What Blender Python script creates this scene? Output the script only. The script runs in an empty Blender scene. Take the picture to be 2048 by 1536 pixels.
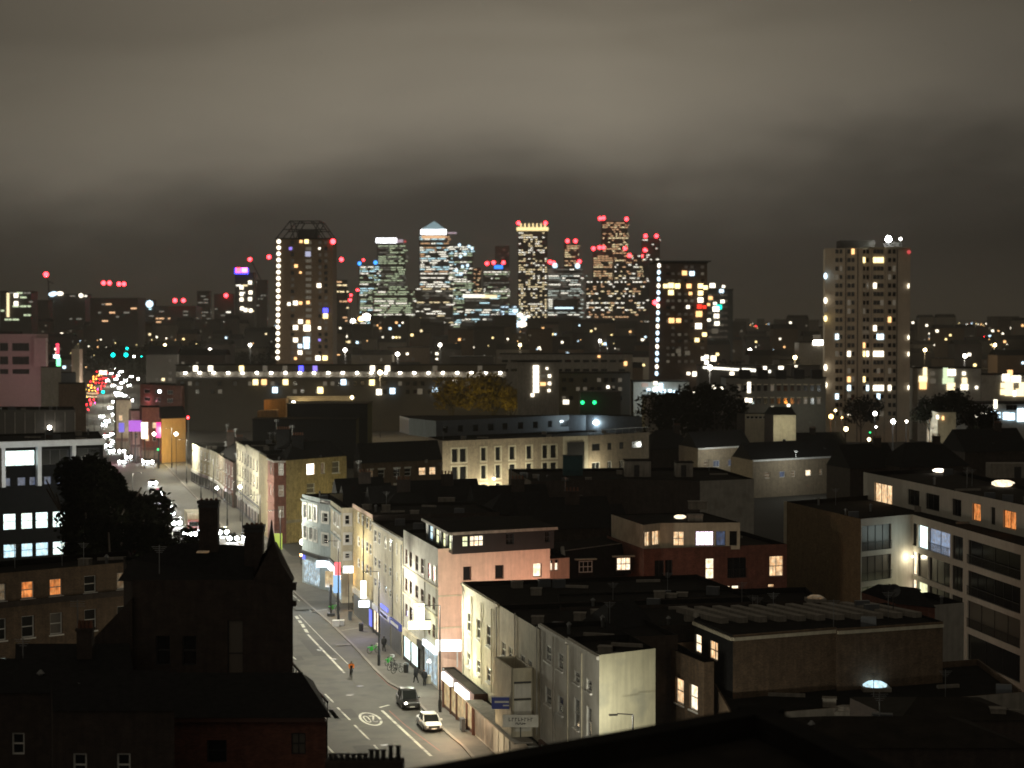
import bpy, bmesh, math, random
from mathutils import Vector, Matrix
R = random.Random(7)
S = bpy.context.scene
COL = S.collection
# ---------------------------------------------------------------- camera
CH, CF, HZ = 38.0, 4000.0, 645.0           # eye height, focal length in photo pixels, horizon row
PIT = math.atan((768-HZ)/CF)
cam = bpy.data.cameras.new("camera"); camo = bpy.data.objects.new("camera", cam); COL.objects.link(camo)
camo.location = (0, 0, CH); camo.rotation_euler = (math.pi/2-PIT, 0, 0)
cam.sensor_width = 36; cam.lens = 36*CF/2048; cam.clip_start = 1; cam.clip_end = 60000
cam.dof.use_dof = True; cam.dof.focus_distance = 185; cam.dof.aperture_fstop = 0.40
S.camera = camo
# ---------------------------------------------------------------- view
S.view_settings.view_transform = 'Standard'; S.view_settings.look = 'None'
S.view_settings.exposure = 0; S.view_settings.gamma = 1
S.render.engine = 'CYCLES'
cy = S.cycles
cy.use_denoising = True; cy.use_adaptive_sampling = False
cy.volume_bounces = 0; cy.max_bounces = 5; cy.diffuse_bounces = 3; cy.glossy_bounces = 3; cy.transmission_bounces = 4; cy.transparent_max_bounces = 8
cy.sample_clamp_indirect = 3.0; cy.caustics_reflective = False; cy.caustics_refractive = False
cy.filter_width = 1.7
# ---------------------------------------------------------------- world: overcast night sky lit by the city
W = bpy.data.worlds.new("World"); S.world = W; W.use_nodes = True
nt = W.node_tree; nt.nodes.clear()
def N(t, **k):
    n = nt.nodes.new(t)
    for a, b in k.items(): setattr(n, a, b)
    return n
def MT(op, a, b=None, c=None):
    n = nt.nodes.new('ShaderNodeMath'); n.operation = op
    for i, v in enumerate((a, b, c)):
        if v is None: continue
        if isinstance(v, (int, float)): n.inputs[i].default_value = v
        else: nt.links.new(v, n.inputs[i])
    return n.outputs[0]
tc = N('ShaderNodeTexCoord'); sx = N('ShaderNodeSeparateXYZ'); nt.links.new(tc.outputs['Generated'], sx.inputs[0])
X_, Y_, Z_ = sx.outputs
def noise(sc, xs, ys, zs, det=4, rough=.5, dist=0.0, off=0.0):
    cb = N('ShaderNodeCombineXYZ')
    nt.links.new(MT('ADD', MT('MULTIPLY', X_, xs), off), cb.inputs[0]); nt.links.new(MT('MULTIPLY', Y_, ys), cb.inputs[1]); nt.links.new(MT('MULTIPLY', Z_, zs), cb.inputs[2])
    n = N('ShaderNodeTexNoise'); n.inputs['Scale'].default_value = sc; n.inputs['Detail'].default_value = det; n.inputs['Roughness'].default_value = rough; n.inputs['Distortion'].default_value = dist
    nt.links.new(cb.outputs[0], n.inputs['Vector']); return n.outputs['Fac']
def ramp(v, pts, interp='EASE'):
    n = N('ShaderNodeValToRGB'); nt.links.new(v, n.inputs[0]); cr = n.color_ramp; cr.interpolation = interp
    while len(cr.elements) < len(pts): cr.elements.new(.5)
    for e, (p, c) in zip(cr.elements, pts): e.position = p; e.color = (c[0], c[1], c[2], 1)
    return n.outputs[0]
n1 = noise(1.0, 5, 2.0, 13, 4, .5, .3, 3.1)       # wide soft cloud bands
n2 = noise(1.0, 9, 3, 42, 4, .5, .4, 9.3)     # finer streaks
tilt = MT('MULTIPLY', MT('MAXIMUM', MT('MULTIPLY', X_, -1.0), 0.0), .13)
lift = MT('ADD', MT('MULTIPLY', MT('SUBTRACT', n1, .5), .075), MT('MULTIPLY', MT('SUBTRACT', n2, .5), .030))
el = MT('ADD', MT('ADD', Z_, lift), tilt)
base = ramp(el, [(0.0, (.052, .046, .039)), (.028, (.045, .040, .034)), (.052, (.060, .053, .044)), (.072, (.092, .082, .066)), (.104, (.262, .230, .180)), (.135, (.245, .214, .162)), (.160, (.180, .156, .117)), (.40, (.115, .098, .072))], 'B_SPLINE')
var = MT('ADD', MT('MULTIPLY', n1, .55), .72)
right = MT('SUBTRACT', 1.0, MT('MULTIPLY', MT('SMOOTH_MIN', MT('MAXIMUM', MT('SUBTRACT', X_, .04), 0.0), .21, .08), 2.7))
left = MT('SUBTRACT', 1.0, MT('MULTIPLY', MT('MINIMUM', MT('MAXIMUM', MT('MULTIPLY', MT('ADD', X_, .08), -1.0), 0.0), .18), 2.2))
fac = MT('MULTIPLY', MT('MULTIPLY', var, right), left)
vm = N('ShaderNodeVectorMath', operation='SCALE'); nt.links.new(base, vm.inputs[0]); nt.links.new(fac, vm.inputs['Scale'])
bg1 = N('ShaderNodeBackground'); nt.links.new(vm.outputs[0], bg1.inputs[0]); bg1.inputs[1].default_value = 1.0
sky = N('ShaderNodeTexSky'); sky.sky_type = 'NISHITA'; sky.sun_disc = False; sky.sun_elevation = math.radians(-4); sky.sun_rotation = math.radians(200)
bg2 = N('ShaderNodeBackground'); nt.links.new(sky.outputs[0], bg2.inputs[0]); bg2.inputs[1].default_value = .02
ad = N('ShaderNodeAddShader'); nt.links.new(bg1.outputs[0], ad.inputs[0]); nt.links.new(bg2.outputs[0], ad.inputs[1])
wo = N('ShaderNodeOutputWorld'); nt.links.new(ad.outputs[0], wo.inputs[0])
# very weak, very soft light: the glow of the city centre behind the viewer
sl = bpy.data.lights.new("city_glow", 'SUN'); sl.energy = .09; sl.angle = math.radians(50); sl.color = (1, .86, .66)
so = bpy.data.objects.new("city_glow", sl); COL.objects.link(so)
so.rotation_euler = Vector((.35, 1, -.42)).to_track_quat('-Z', 'Y').to_euler()
# ---------------------------------------------------------------- helpers: photo pixel -> point in the place
_c, _s = math.cos(PIT), math.sin(PIT)
def ray(px, py):
    x = (px-1024)/CF; y = -(py-768)/CF
    return Vector((x, _c+y*_s, -_s+y*_c))
def G(px, py, z=0.0):
    d = ray(px, py); t = (z-CH)/d.z
    return Vector((d.x*t, d.y*t, z))
def D(px, py, Y):
    d = ray(px, py); t = Y/d.y
    return Vector((d.x*t, Y, CH+d.z*t))
def V(px, py, a, b):
    d = ray(px, py); nx, ny = -(b[1]-a[1]), b[0]-a[0]
    t = (a[0]*nx+a[1]*ny)/(d.x*nx+d.y*ny)
    return Vector((d.x*t, d.y*t, CH+d.z*t))
LA, LB = G(987, 1482), G(633, 1161)               # the street's right-hand building line
SD = (LB-LA).normalized(); SR = Vector((SD.y, -SD.x, 0))   # along the street, and to its right
def L(px, py): return V(px, py, LA, LB)
# ---------------------------------------------------------------- materials
MATS = {}
def _mk(name):
    m = bpy.data.materials.new(name); m.use_nodes = True; return m, m.node_tree, m.node_tree.nodes['Principled BSDF']
def mat(name, col, rough=.85, var=.25, scale=1.2, metal=0.0, bump=0.0, brick=False, streak=0.0, stain=None, spec=None):
    if name in MATS: return MATS[name]
    m, t, b = _mk(name)
    nn = t.nodes.new; ln = t.links.new
    tc = nn('ShaderNodeTexCoord')
    n = nn('ShaderNodeTexNoise'); n.inputs['Scale'].default_value = scale; n.inputs['Detail'].default_value = 6; n.inputs['Roughness'].default_value = .65
    ln(tc.outputs['Object'], n.inputs['Vector'])
    mr = nn('ShaderNodeMapRange'); mr.inputs['From Min'].default_value = .3; mr.inputs['From Max'].default_value = .7
    mr.inputs['To Min'].default_value = 1-var; mr.inputs['To Max'].default_value = 1+var
    ln(n.outputs['Fac'], mr.inputs['Value'])
    f = mr.outputs[0]
    if streak:
        mp = nn('ShaderNodeMapping'); mp.inputs['Scale'].default_value = (2.2, 2.2, .18); ln(tc.outputs['Object'], mp.inputs[0])
        n2 = nn('ShaderNodeTexNoise'); n2.inputs['Scale'].default_value = 1.5; n2.inputs['Detail'].default_value = 5; ln(mp.outputs[0], n2.inputs['Vector'])
        m2 = nn('ShaderNodeMapRange'); m2.inputs['From Min'].default_value = .35; m2.inputs['From Max'].default_value = .65; m2.inputs['To Min'].default_value = 1-streak; m2.inputs['To Max'].default_value = 1.0
        ln(n2.outputs['Fac'], m2.inputs['Value'])
        mu = nn('ShaderNodeMath'); mu.operation = 'MULTIPLY'; ln(f, mu.inputs[0]); ln(m2.outputs[0], mu.inputs[1]); f = mu.outputs[0]
    src = None
    if brick:
        # brick courses: x+y as the run, z as the height
        sp = nn('ShaderNodeSeparateXYZ'); ln(tc.outputs['Object'], sp.inputs[0])
        aa = nn('ShaderNodeMath'); aa.operation = 'ADD'; ln(sp.outputs[0], aa.inputs[0]); ln(sp.outputs[1], aa.inputs[1])
        cb = nn('ShaderNodeCombineXYZ'); ln(aa.outputs[0], cb.inputs[0]); ln(sp.outputs[2], cb.inputs[1])
        bt = nn('ShaderNodeTexBrick'); bt.inputs['Scale'].default_value = 1; bt.inputs['Brick Width'].default_value = .23; bt.inputs['Row Height'].default_value = .078; bt.inputs['Mortar Size'].default_value = .008
        bt.inputs['Color1'].default_value = (*[c*.72 for c in col], 1); bt.inputs['Color2'].default_value = (*[min(1, c*1.3) for c in col], 1); bt.inputs['Mortar'].default_value = (*[c*.8+.05 for c in col], 1)
        ln(cb.outputs[0], bt.inputs['Vector']); src = bt.outputs['Color']
    vm = nn('ShaderNodeVectorMath'); vm.operation = 'SCALE'
    if src: ln(src, vm.inputs[0])
    else: vm.inputs[0].default_value = col
    ln(f, vm.inputs['Scale'])
    out = vm.outputs[0]
    if stain:
        n3 = nn('ShaderNodeTexNoise'); n3.inputs['Scale'].default_value = .45; n3.inputs['Detail'].default_value = 7; ln(tc.outputs['Object'], n3.inputs['Vector'])
        r3 = nn('ShaderNodeMapRange'); r3.inputs['From Min'].default_value = .5; r3.inputs['From Max'].default_value = .66; ln(n3.outputs['Fac'], r3.inputs['Value'])
        mx = nn('ShaderNodeMix'); mx.data_type = 'RGBA'; ln(r3.outputs[0], mx.inputs[0]); ln(out, mx.inputs[6]); mx.inputs[7].default_value = (*stain, 1); out = mx.outputs[2]
    ln(out, b.inputs['Base Color'])
    b.inputs['Roughness'].default_value = rough; b.inputs['Metallic'].default_value = metal
    if spec is not None: b.inputs['Specular IOR Level'].default_value = spec
    if bump:
        bp = nn('ShaderNodeBump'); bp.inputs['Strength'].default_value = bump; bp.inputs['Distance'].default_value = .05; ln(n.outputs['Fac'], bp.inputs['Height']); ln(bp.outputs[0], b.inputs['Normal'])
    MATS[name] = m; return m
def glow(name, col, st, sample=False, curtain=0.0):
    if name in MATS: return MATS[name]
    m, t, b = _mk(name)
    b.inputs['Base Color'].default_value = (.05, .05, .05, 1); b.inputs['Emission Color'].default_value = (*col, 1); b.inputs['Emission Strength'].default_value = st; b.inputs['Roughness'].default_value = .4
    if curtain:
        nn = t.nodes.new; ln = t.links.new
        tc = nn('ShaderNodeTexCoord'); oi = nn('ShaderNodeObjectInfo')
        ad = nn('ShaderNodeVectorMath'); ad.operation = 'ADD'; ln(tc.outputs['Object'], ad.inputs[0])
        sc = nn('ShaderNodeVectorMath'); sc.operation = 'SCALE'; sc.inputs[0].default_value = (37, 11, 5); ln(oi.outputs['Random'], sc.inputs['Scale']); ln(sc.outputs[0], ad.inputs[1])
        mp = nn('ShaderNodeMapping'); mp.inputs['Scale'].default_value = (4.5, 4.5, .7); ln(ad.outputs[0], mp.inputs[0])
        n = nn('ShaderNodeTexNoise'); n.inputs['Scale'].default_value = 1.0; n.inputs['Detail'].default_value = 3; ln(mp.outputs[0], n.inputs['Vector'])
        n2 = nn('ShaderNodeTexNoise'); n2.inputs['Scale'].default_value = 1.6; n2.inputs['Detail'].default_value = 2; ln(ad.outputs[0], n2.inputs['Vector'])
        a = nn('ShaderNodeMath'); a.operation = 'MULTIPLY'; ln(n.outputs['Fac'], a.inputs[0]); ln(n2.outputs['Fac'], a.inputs[1])
        mr = nn('ShaderNodeMapRange'); mr.inputs['From Min'].default_value = .12; mr.inputs['From Max'].default_value = .38
        mr.inputs['To Min'].default_value = st*(1-curtain); mr.inputs['To Max'].default_value = st*(1+curtain*.6); ln(a.outputs[0], mr.inputs['Value'])
        cr = nn('ShaderNodeValToRGB'); cr.color_ramp.elements[0].position = .35; cr.color_ramp.elements[0].color = (col[0]*.9, col[1]*.68, col[2]*.52, 1); cr.color_ramp.elements[1].position = .58; cr.color_ramp.elements[1].color = (*col, 1)
        n4 = nn('ShaderNodeTexNoise'); n4.inputs['Scale'].default_value = 2.6; n4.inputs['Detail'].default_value = 4; ln(ad.outputs[0], n4.inputs['Vector']); ln(n4.outputs['Fac'], cr.inputs[0]); ln(cr.outputs[0], b.inputs['Emission Color'])
        ln(mr.outputs[0], b.inputs['Emission Strength'])
    m.cycles.emission_sampling = 'AUTO' if sample else 'NONE'
    MATS[name] = m; return m
def glass(name, col=(.012, .013, .015), rough=.12):
    if name in MATS: return MATS[name]
    m, t, b = _mk(name)
    b.inputs['Base Color'].default_value = (*col, 1); b.inputs['Roughness'].default_value = rough; b.inputs['Specular IOR Level'].default_value = .6
    MATS[name] = m; return m
M = dict(
    brown=mat('brown_brick', (.115, .074, .042), brick=True, var=.3, streak=.25), red=mat('red_brick', (.16, .055, .035), brick=True, var=.3, streak=.2),
    yellow=mat('yellow_brick', (.30, .24, .12), brick=True, var=.3, streak=.3), stock=mat('pale_brick', (.27, .22, .16), brick=True, var=.2, streak=.2),
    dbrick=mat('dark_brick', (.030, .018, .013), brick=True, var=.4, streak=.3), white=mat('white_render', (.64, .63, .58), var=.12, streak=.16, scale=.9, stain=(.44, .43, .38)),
    party=mat('stained_pale_render', (.62, .60, .44), var=.10, streak=.15, scale=.6, stain=(.42, .42, .33)),
    cream=mat('cream_render', (.58, .54, .42), var=.12, streak=.16, stain=(.40, .36, .27)), grey=mat('grey_render', (.42, .41, .38), var=.14, streak=.16, stain=(.30, .29, .26)),
    pink=mat('pink_render', (.64, .46, .38), var=.10, streak=.15), blue=mat('blue_grey_render', (.36, .43, .46), var=.12, streak=.2),
    slate=mat('slate', (.013, .013, .014), rough=.9, var=.4, scale=2.5, bump=.3, spec=.15), roof=mat('roof_felt', (.012, .011, .010), rough=1, var=.5, scale=.5, bump=.2, spec=.08),
    roof2=mat('roof_gravel', (.022, .019, .016), rough=1, var=.4, scale=.7, bump=.3, spec=.1), stone=mat('pale_stone', (.50, .46, .36), var=.12, streak=.2),
    conc=mat('concrete', (.26, .24, .21), var=.2, streak=.3), olive=mat('olive_brick', (.17, .115, .055), brick=True, var=.2, streak=.15), tower=mat('tower_concrete', (.56, .48, .38), var=.10, streak=.15, scale=.3), apt=mat('apartment_render', (.60, .58, .52), var=.08, streak=.10, scale=.5),
    lead=mat('grey_cladding', (.085, .095, .11), rough=.5, var=.15, streak=.15), metalw=mat('white_metal', (.60, .62, .64), rough=.4, var=.1),
    wood=mat('painted_wood', (.62, .62, .60), rough=.5, var=.08), dark=mat('dark_metal', (.02, .02, .022), rough=.45, var=.2), steel=mat('steel', (.25, .26, .27), rough=.35, var=.2, metal=.8),
    asph=mat('asphalt', (.064, .061, .052), rough=.75, var=.30, scale=.30, bump=.15, stain=(.042, .042, .040)), pave=mat('paving', (.115, .108, .095), rough=.85, var=.25, scale=.5),
    kerb=mat('kerb_granite', (.22, .20, .18), var=.2), paint=mat('road_paint', (.50, .50, .42), rough=.6, var=.35, scale=2.5, stain=(.10, .10, .09)), redline=mat('red_line_paint', (.22, .07, .05), rough=.7, var=.3, scale=2),
    black=mat('black_cladding', (.006, .0065, .007), rough=.8, var=.3, spec=.1), ground=mat('ground', (.030, .028, .025), rough=.95, var=.4, scale=.05), leaf=mat('leaf', (.007, .008, .005), rough=1, var=.5, scale=.7, spec=.03), leafy=mat('autumn_leaf', (.16, .11, .015), rough=.7, var=.5, scale=.7),
    bark=mat('bark', (.04, .03, .022), var=.4, scale=4), green=mat('green_paint', (.05, .42, .06), rough=.4, var=.1), orange=mat('orange_cloth', (.75, .20, .03), var=.1),
    cloth=mat('dark_cloth', (.012, .013, .016), var=.2), skin=mat('skin', (.35, .2, .14), var=.05), bluep=mat('blue_paint', (.03, .05, .30), rough=.5, var=.1), brownp=mat('brown_paint', (.09, .04, .03), rough=.5, var=.2),
    tyre=mat('tyre_rubber', (.012, .012, .012), var=.1), rim=mat('wheel_alloy', (.4, .4, .42), rough=.3, metal=.9, var=.05), farwall=mat('far_wall', (.20, .18, .15), var=.2, scale=.05), fard=mat('far_dark_wall', (.055, .050, .045), var=.3, scale=.05),
    terracotta=mat('terracotta', (.14, .06, .035), var=.3), teal=mat('teal_hoarding', (.012, .05, .06), var=.15), orangew=mat('ochre_render', (.50, .30, .10), var=.1, streak=.2),
    glass=glass('window_glass'), glassb=glass('window_glass_blind', (.12, .11, .095), .3), carglass=glass('car_glass', (.01, .012, .012), .05))
def paint_car(name, col):
    if name in MATS: return MATS[name]
    m, t, b = _mk(name); b.inputs['Base Color'].default_value = (*col, 1); b.inputs['Roughness'].default_value = .42; b.inputs['Metallic'].default_value = .2; b.inputs['Coat Weight'].default_value = .15
    MATS[name] = m; return m
GL = dict(warm=glow('lit_warm', (1, .72, .42), 1.15, curtain=.55), white=glow('lit_white', (1, .88, .66), 1.7, curtain=.35), orange=glow('lit_orange', (1, .36, .10), .75, curtain=.7),
          cool=glow('lit_cool', (.52, .82, 1), 1.6, curtain=.35), cyan=glow('lit_cyan', (.72, .98, 1), 2.2, curtain=.25), dim=glow('lit_dim', (1, .75, .45), .12, curtain=.6), bright=glow('lit_bright', (1, .93, .80), 4.5, curtain=.2),
          violet=glow('lit_violet', (.86, .74, 1), 3.5, curtain=.2), tv=glow('lit_screen', (.38, .50, .72), .7, curtain=.3), blue=glow('lit_blue', (.10, .10, 1), 3.0), green=glow('lit_green', (.9, 1, .62), 1.3, curtain=.3), dimb=glow('lit_dim_blue', (.35, .5, .9), .16, curtain=.5),
          redp=glow('lit_pink', (1, .12, .18), .9, curtain=.4))
def gl(kind):   # far point lights, stronger because they are tiny
    T = dict(w=((1, .93, .80), 20), y=((1, .80, .40), 12), o=((1, .50, .16), 12), r=((1, .03, .04), 16), c=((.75, .95, 1), 12), b=((.12, .16, 1), 12), g=((.02, 1, .25), 3), t=((0, .9, .75), 9), p=((.6, .4, 1), 6), W=((.95, .98, 1), 130), m=((1, .15, .6), 8))
    c, s = T[kind]; return glow('light_'+('big_' if kind == 'W' else '')+kind.lower(), c, s)
# ---------------------------------------------------------------- objects
def props(o, label=None, cat=None, group=None, kind=None):
    if label: o['label'] = label
    if cat: o['category'] = cat
    if group: o['group'] = group
    if kind: o['kind'] = kind
    return o
def root(name, loc, label, cat, group=None, rz=0):
    o = bpy.data.objects.new(name, None); o.empty_display_size = .5; COL.objects.link(o); o.location = loc; o.rotation_euler = (0, 0, rz)
    return props(o, label, cat, group)
class MB:
    """collects faces; build() links them as one mesh object, coordinates relative to o"""
    def __init__(s, o=(0, 0, 0)): s.v = []; s.f = []; s.mi = []; s.o = Vector(o)
    def face(s, pts, mi=0):
        n = len(s.v); s.v += [tuple(Vector(p)-s.o) for p in pts]; s.f.append(tuple(range(n, n+len(pts)))); s.mi.append(mi)
    def box(s, c, d, mi=0, rz=0, ax=None):
        hx, hy, hz = d[0]/2, d[1]/2, d[2]/2; ca, sa = math.cos(rz), math.sin(rz)
        P = [Vector((c[0]+x*ca-y*sa, c[1]+x*sa+y*ca, c[2]+z)) for z in (-hz, hz) for x, y in ((-hx, -hy), (hx, -hy), (hx, hy), (-hx, hy))]
        for q in ((3, 2, 1, 0), (4, 5, 6, 7), (0, 1, 5, 4), (1, 2, 6, 5), (2, 3, 7, 6), (3, 0, 4, 7)): s.face([P[i] for i in q], mi)
    def prism(s, pts, z0, z1, mi=0, cap=True, mtop=None):
        n = len(pts); a = sum(pts[i][0]*pts[(i+1) % n][1]-pts[(i+1) % n][0]*pts[i][1] for i in range(n))
        if a < 0: pts = pts[::-1]
        for i in range(n):
            p, q = pts[i], pts[(i+1) % n]; s.face([(p[0], p[1], z0), (q[0], q[1], z0), (q[0], q[1], z1), (p[0], p[1], z1)], mi)
        if cap: s.face([(p[0], p[1], z1) for p in pts], mi if mtop is None else mtop); s.face([(p[0], p[1], z0) for p in pts[::-1]], mi)
    def bar(s, a, b, w, h=None, mi=0):
        a, b = Vector(a), Vector(b); d = (b-a)
        if d.length < 1e-6: return
        d.normalize(); u = d.cross(Vector((0, 0, 1)));
        if u.length < 1e-3: u = Vector((1, 0, 0))
        u.normalize(); v = u.cross(d); h = h or w
        P = [p+u*i*w/2+v*j*h/2 for p in (a, b) for i, j in ((-1, -1), (1, -1), (1, 1), (-1, 1))]
        for q in ((0, 1, 2, 3), (7, 6, 5, 4), (0, 4, 5, 1), (1, 5, 6, 2), (2, 6, 7, 3), (3, 7, 4, 0)): s.face([P[i] for i in q], mi)
    def cyl(s, c, r0, r1, z0, z1, n=10, mi=0):
        A = [(c[0]+r0*math.cos(6.2832*i/n), c[1]+r0*math.sin(6.2832*i/n), z0) for i in range(n)]; B = [(c[0]+r1*math.cos(6.2832*i/n), c[1]+r1*math.sin(6.2832*i/n), z1) for i in range(n)]
        for i in range(n): j = (i+1) % n; s.face([A[i], A[j], B[j], B[i]], mi)
        s.face(B, mi); s.face(A[::-1], mi)
    def ball(s, c, r, mi=0, n=8, m=5, sq=1.0):
        rings = [[(c[0]+r*math.sin(math.pi*j/m)*math.cos(6.2832*i/n), c[1]+r*math.sin(math.pi*j/m)*math.sin(6.2832*i/n), c[2]+r*sq*math.cos(math.pi*j/m)) for i in range(n)] for j in range(m+1)]
        for j in range(m):
            for i in range(n): k = (i+1) % n; s.face([rings[j+1][i], rings[j+1][k], rings[j][k], rings[j][i]], mi)
    def mesh(s, name, mats, smooth=False):
        me = bpy.data.meshes.new(name); me.from_pydata(s.v, [], s.f)
        for m in (mats if isinstance(mats, (list, tuple)) else [mats]): me.materials.append(m)
        if any(s.mi): me.polygons.foreach_set('material_index', s.mi)
        if smooth:
            bm = bmesh.new(); bm.from_mesh(me); bmesh.ops.remove_doubles(bm, verts=bm.verts, dist=1e-4); bm.to_mesh(me); bm.free()
            me.polygons.foreach_set('use_smooth', [True]*len(me.polygons))
        me.update(); return me
    def build(s, name, mats, parent=None, smooth=False, **k):
        o = bpy.data.objects.new(name, s.mesh(name, mats, smooth)); COL.objects.link(o)
        if parent: o.parent = parent
        else: o.location = s.o
        return props(o, **k)
def link(name, me, parent, loc=(0, 0, 0), rz=0, sc=None, **k):
    o = bpy.data.objects.new(name, me); COL.objects.link(o); o.location = loc; o.rotation_euler = (0, 0, rz)
    if sc: o.scale = sc
    if parent: o.parent = parent
    return props(o, **k)
# ---- windows. Local frame: x along the wall, y into the wall, z up, origin at the lower left corner of the opening
WC = {}
def win_meshes(w, h, fr):
    k = (round(w, 1), round(h, 1), fr)
    if k in WC: return WC[k]
    w, h = max(k[0], .2), max(k[1], .2)
    fm = {'w': M['wood'], 'b': M['dark'], 's': M['stone'], 'n': M['dark'], 'r': M['brownp']}[fr[0]]
    nv, nh = int(fr[1]), int(fr[2]); t = .09 if fr[0] != 'b' else .06
    mb = MB()
    def b(x0, x1, z0, z1, y0=-.02, y1=.08): mb.box(((x0+x1)/2, (y0+y1)/2, (z0+z1)/2), (x1-x0, y1-y0, z1-z0))
    b(0, t, 0, h); b(w-t, w, 0, h); b(t, w-t, 0, t); b(t, w-t, h-t, h)
    for i in range(1, nv): x = w*i/nv; b(x-.035, x+.035, t, h-t, 0, .07)
    for i in range(1, nh): z = h*i/nh; b(t, w-t, z-.04, z+.04, -.01, .071)
    if 's' in fr[3:]:   # sill
        b(-.12, w+.12, -.14, -.02, -.24, .05)
    if 'l' in fr[3:]:   # pale lintel proud of the wall
        b(-.1, w+.1, h+.02, h+.30, -.19, -.08)
    if 'p' in fr[3:]:   # proud stone surround
        for q in ((-.28, -.02, -.25, h+.25), (w+.02, w+.28, -.25, h+.25), (-.02, w+.02, h+.02, h+.25), (-.02, w+.02, -.25, -.02)): b(*q, -.22, -.10)
    if 'j' in fr[3:]:   # railing of a juliet balcony
        b(-.05, w+.05, 1.0, 1.06, -.3, -.24)
        for i in range(int(w/.22)+1): b(i*.22, i*.22+.03, .05, 1.0, -.28, -.25)
    f = mb.mesh('window_frame', fm)
    p = MB(); p.face([(t/2, .05, t/2), (w-t/2, .05, t/2), (w-t/2, .05, h-t/2), (t/2, .05, h-t/2)])
    WC[k] = (f, p); return WC[k]
PC = {}
def pane_mesh(w, h, kind, p, key):
    if (key, kind) not in PC:
        mm = {'dark': M['glass'], 'blind': M['glassb']}.get(kind) or GL[kind]
        PC[(key, kind)] = p.mesh('pane', mm)
    return PC[(key, kind)]
def wall(rt, A, B, z0, z1, wins=(), m='brown', name='wall', rec=.16, nowin=False):
    """wall from A to B (left to right as seen from outside) with recessed openings; wins in metres: (u0,u1,zb,zt,kind,frame)"""
    A = Vector((A[0], A[1], 0)); B = Vector((B[0], B[1], 0)); d = B-A; Lw = d.length; d.normalize(); nrm = Vector((d.y, -d.x, 0))
    o = rt.location; mb = MB(o)
    wins = [(max(.05, w[0]), min(Lw-.05, w[1]), max(z0+.05, w[2]), min(z1-.1, w[3]), *w[4:]) for w in wins]
    wins = [w for w in wins if w[1]-w[0] > .15 and w[3]-w[2] > .15]
    us = sorted({0, round(Lw, 3)} | {round(w[i], 2) for w in wins for i in (0, 1)}); zs = sorted({round(z0, 3), round(z1, 3)} | {round(w[i], 2) for w in wins for i in (2, 3)})
    P = lambda u, z, y=0: A+d*u-nrm*y+Vector((0, 0, z))
    for j in range(len(zs)-1):
        zc = (zs[j]+zs[j+1])/2; run = None
        for i in range(len(us)-1):
            uc = (us[i]+us[i+1])/2; hole = any(w[0]-.005 < uc < w[1]+.005 and w[2]-.005 < zc < w[3]+.005 for w in wins)
            if hole:
                if run is not None: mb.face([P(run, zs[j]), P(us[i], zs[j]), P(us[i], zs[j+1]), P(run, zs[j+1])]); run = None
            elif run is None: run = us[i]
        if run is not None: mb.face([P(run, zs[j]), P(us[-1], zs[j]), P(us[-1], zs[j+1]), P(run, zs[j+1])])
    rz = math.atan2(d.y, d.x)
    for w in wins:
        u0, u1, a, b = [round(q, 2) for q in w[:4]]
        mb.face([P(u0, a), P(u0, a, rec+.1), P(u0, b, rec+.1), P(u0, b)]); mb.face([P(u1, a), P(u1, b), P(u1, b, rec+.1), P(u1, a, rec+.1)])
        mb.face([P(u0, a), P(u1, a), P(u1, a, rec+.1), P(u0, a, rec+.1)]); mb.face([P(u0, b), P(u0, b, rec+.1), P(u1, b, rec+.1), P(u1, b)])
        mb.face([P(u0, a, rec+.11), P(u1, a, rec+.11), P(u1, b, rec+.11), P(u0, b, rec+.11)])
        kind, fr = w[4], (w[5] if len(w) > 5 else 'w12')
        f, pm = win_meshes(u1-u0, b-a, fr); key = (round(u1-u0, 1), round(b-a, 1))
        wo_ = link('window', f, rt, P(u0, a, rec)-o, rz)
        link('pane', pane_mesh(0, 0, kind, pm, (key, fr[0] == 'b')), wo_)
    mb.build(name, M[m] if isinstance(m, str) else m, rt)
    return A, B
def row(A, B, xs, refs, kind='dark', fr='w12', special=None):
    """windows of one face given in photo pixels: xs=[(x0,x1)], refs=[(xref,ytop,ybot)] per storey"""
    out = []; A0 = Vector((A[0], A[1], 0)); d = (Vector((B[0], B[1], 0))-A0).normalized()
    for r, (xr, yt, yb) in enumerate(refs):
        zt, zb = V(xr, yt, A, B).z, V(xr, yb, A, B).z
        for c, (x0, x1) in enumerate(xs):
            u0 = (V(x0, 800, A, B)-A0).xy.dot(d.xy); u1 = (V(x1, 800, A, B)-A0).xy.dot(d.xy)
            k, f = kind, fr
            if special and (r, c) in special:
                k = special[(r, c)]
                if isinstance(k, tuple): k, f = k
            if k is None: continue
            out.append((u0, u1, zb, zt, k, f))
    return out
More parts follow.
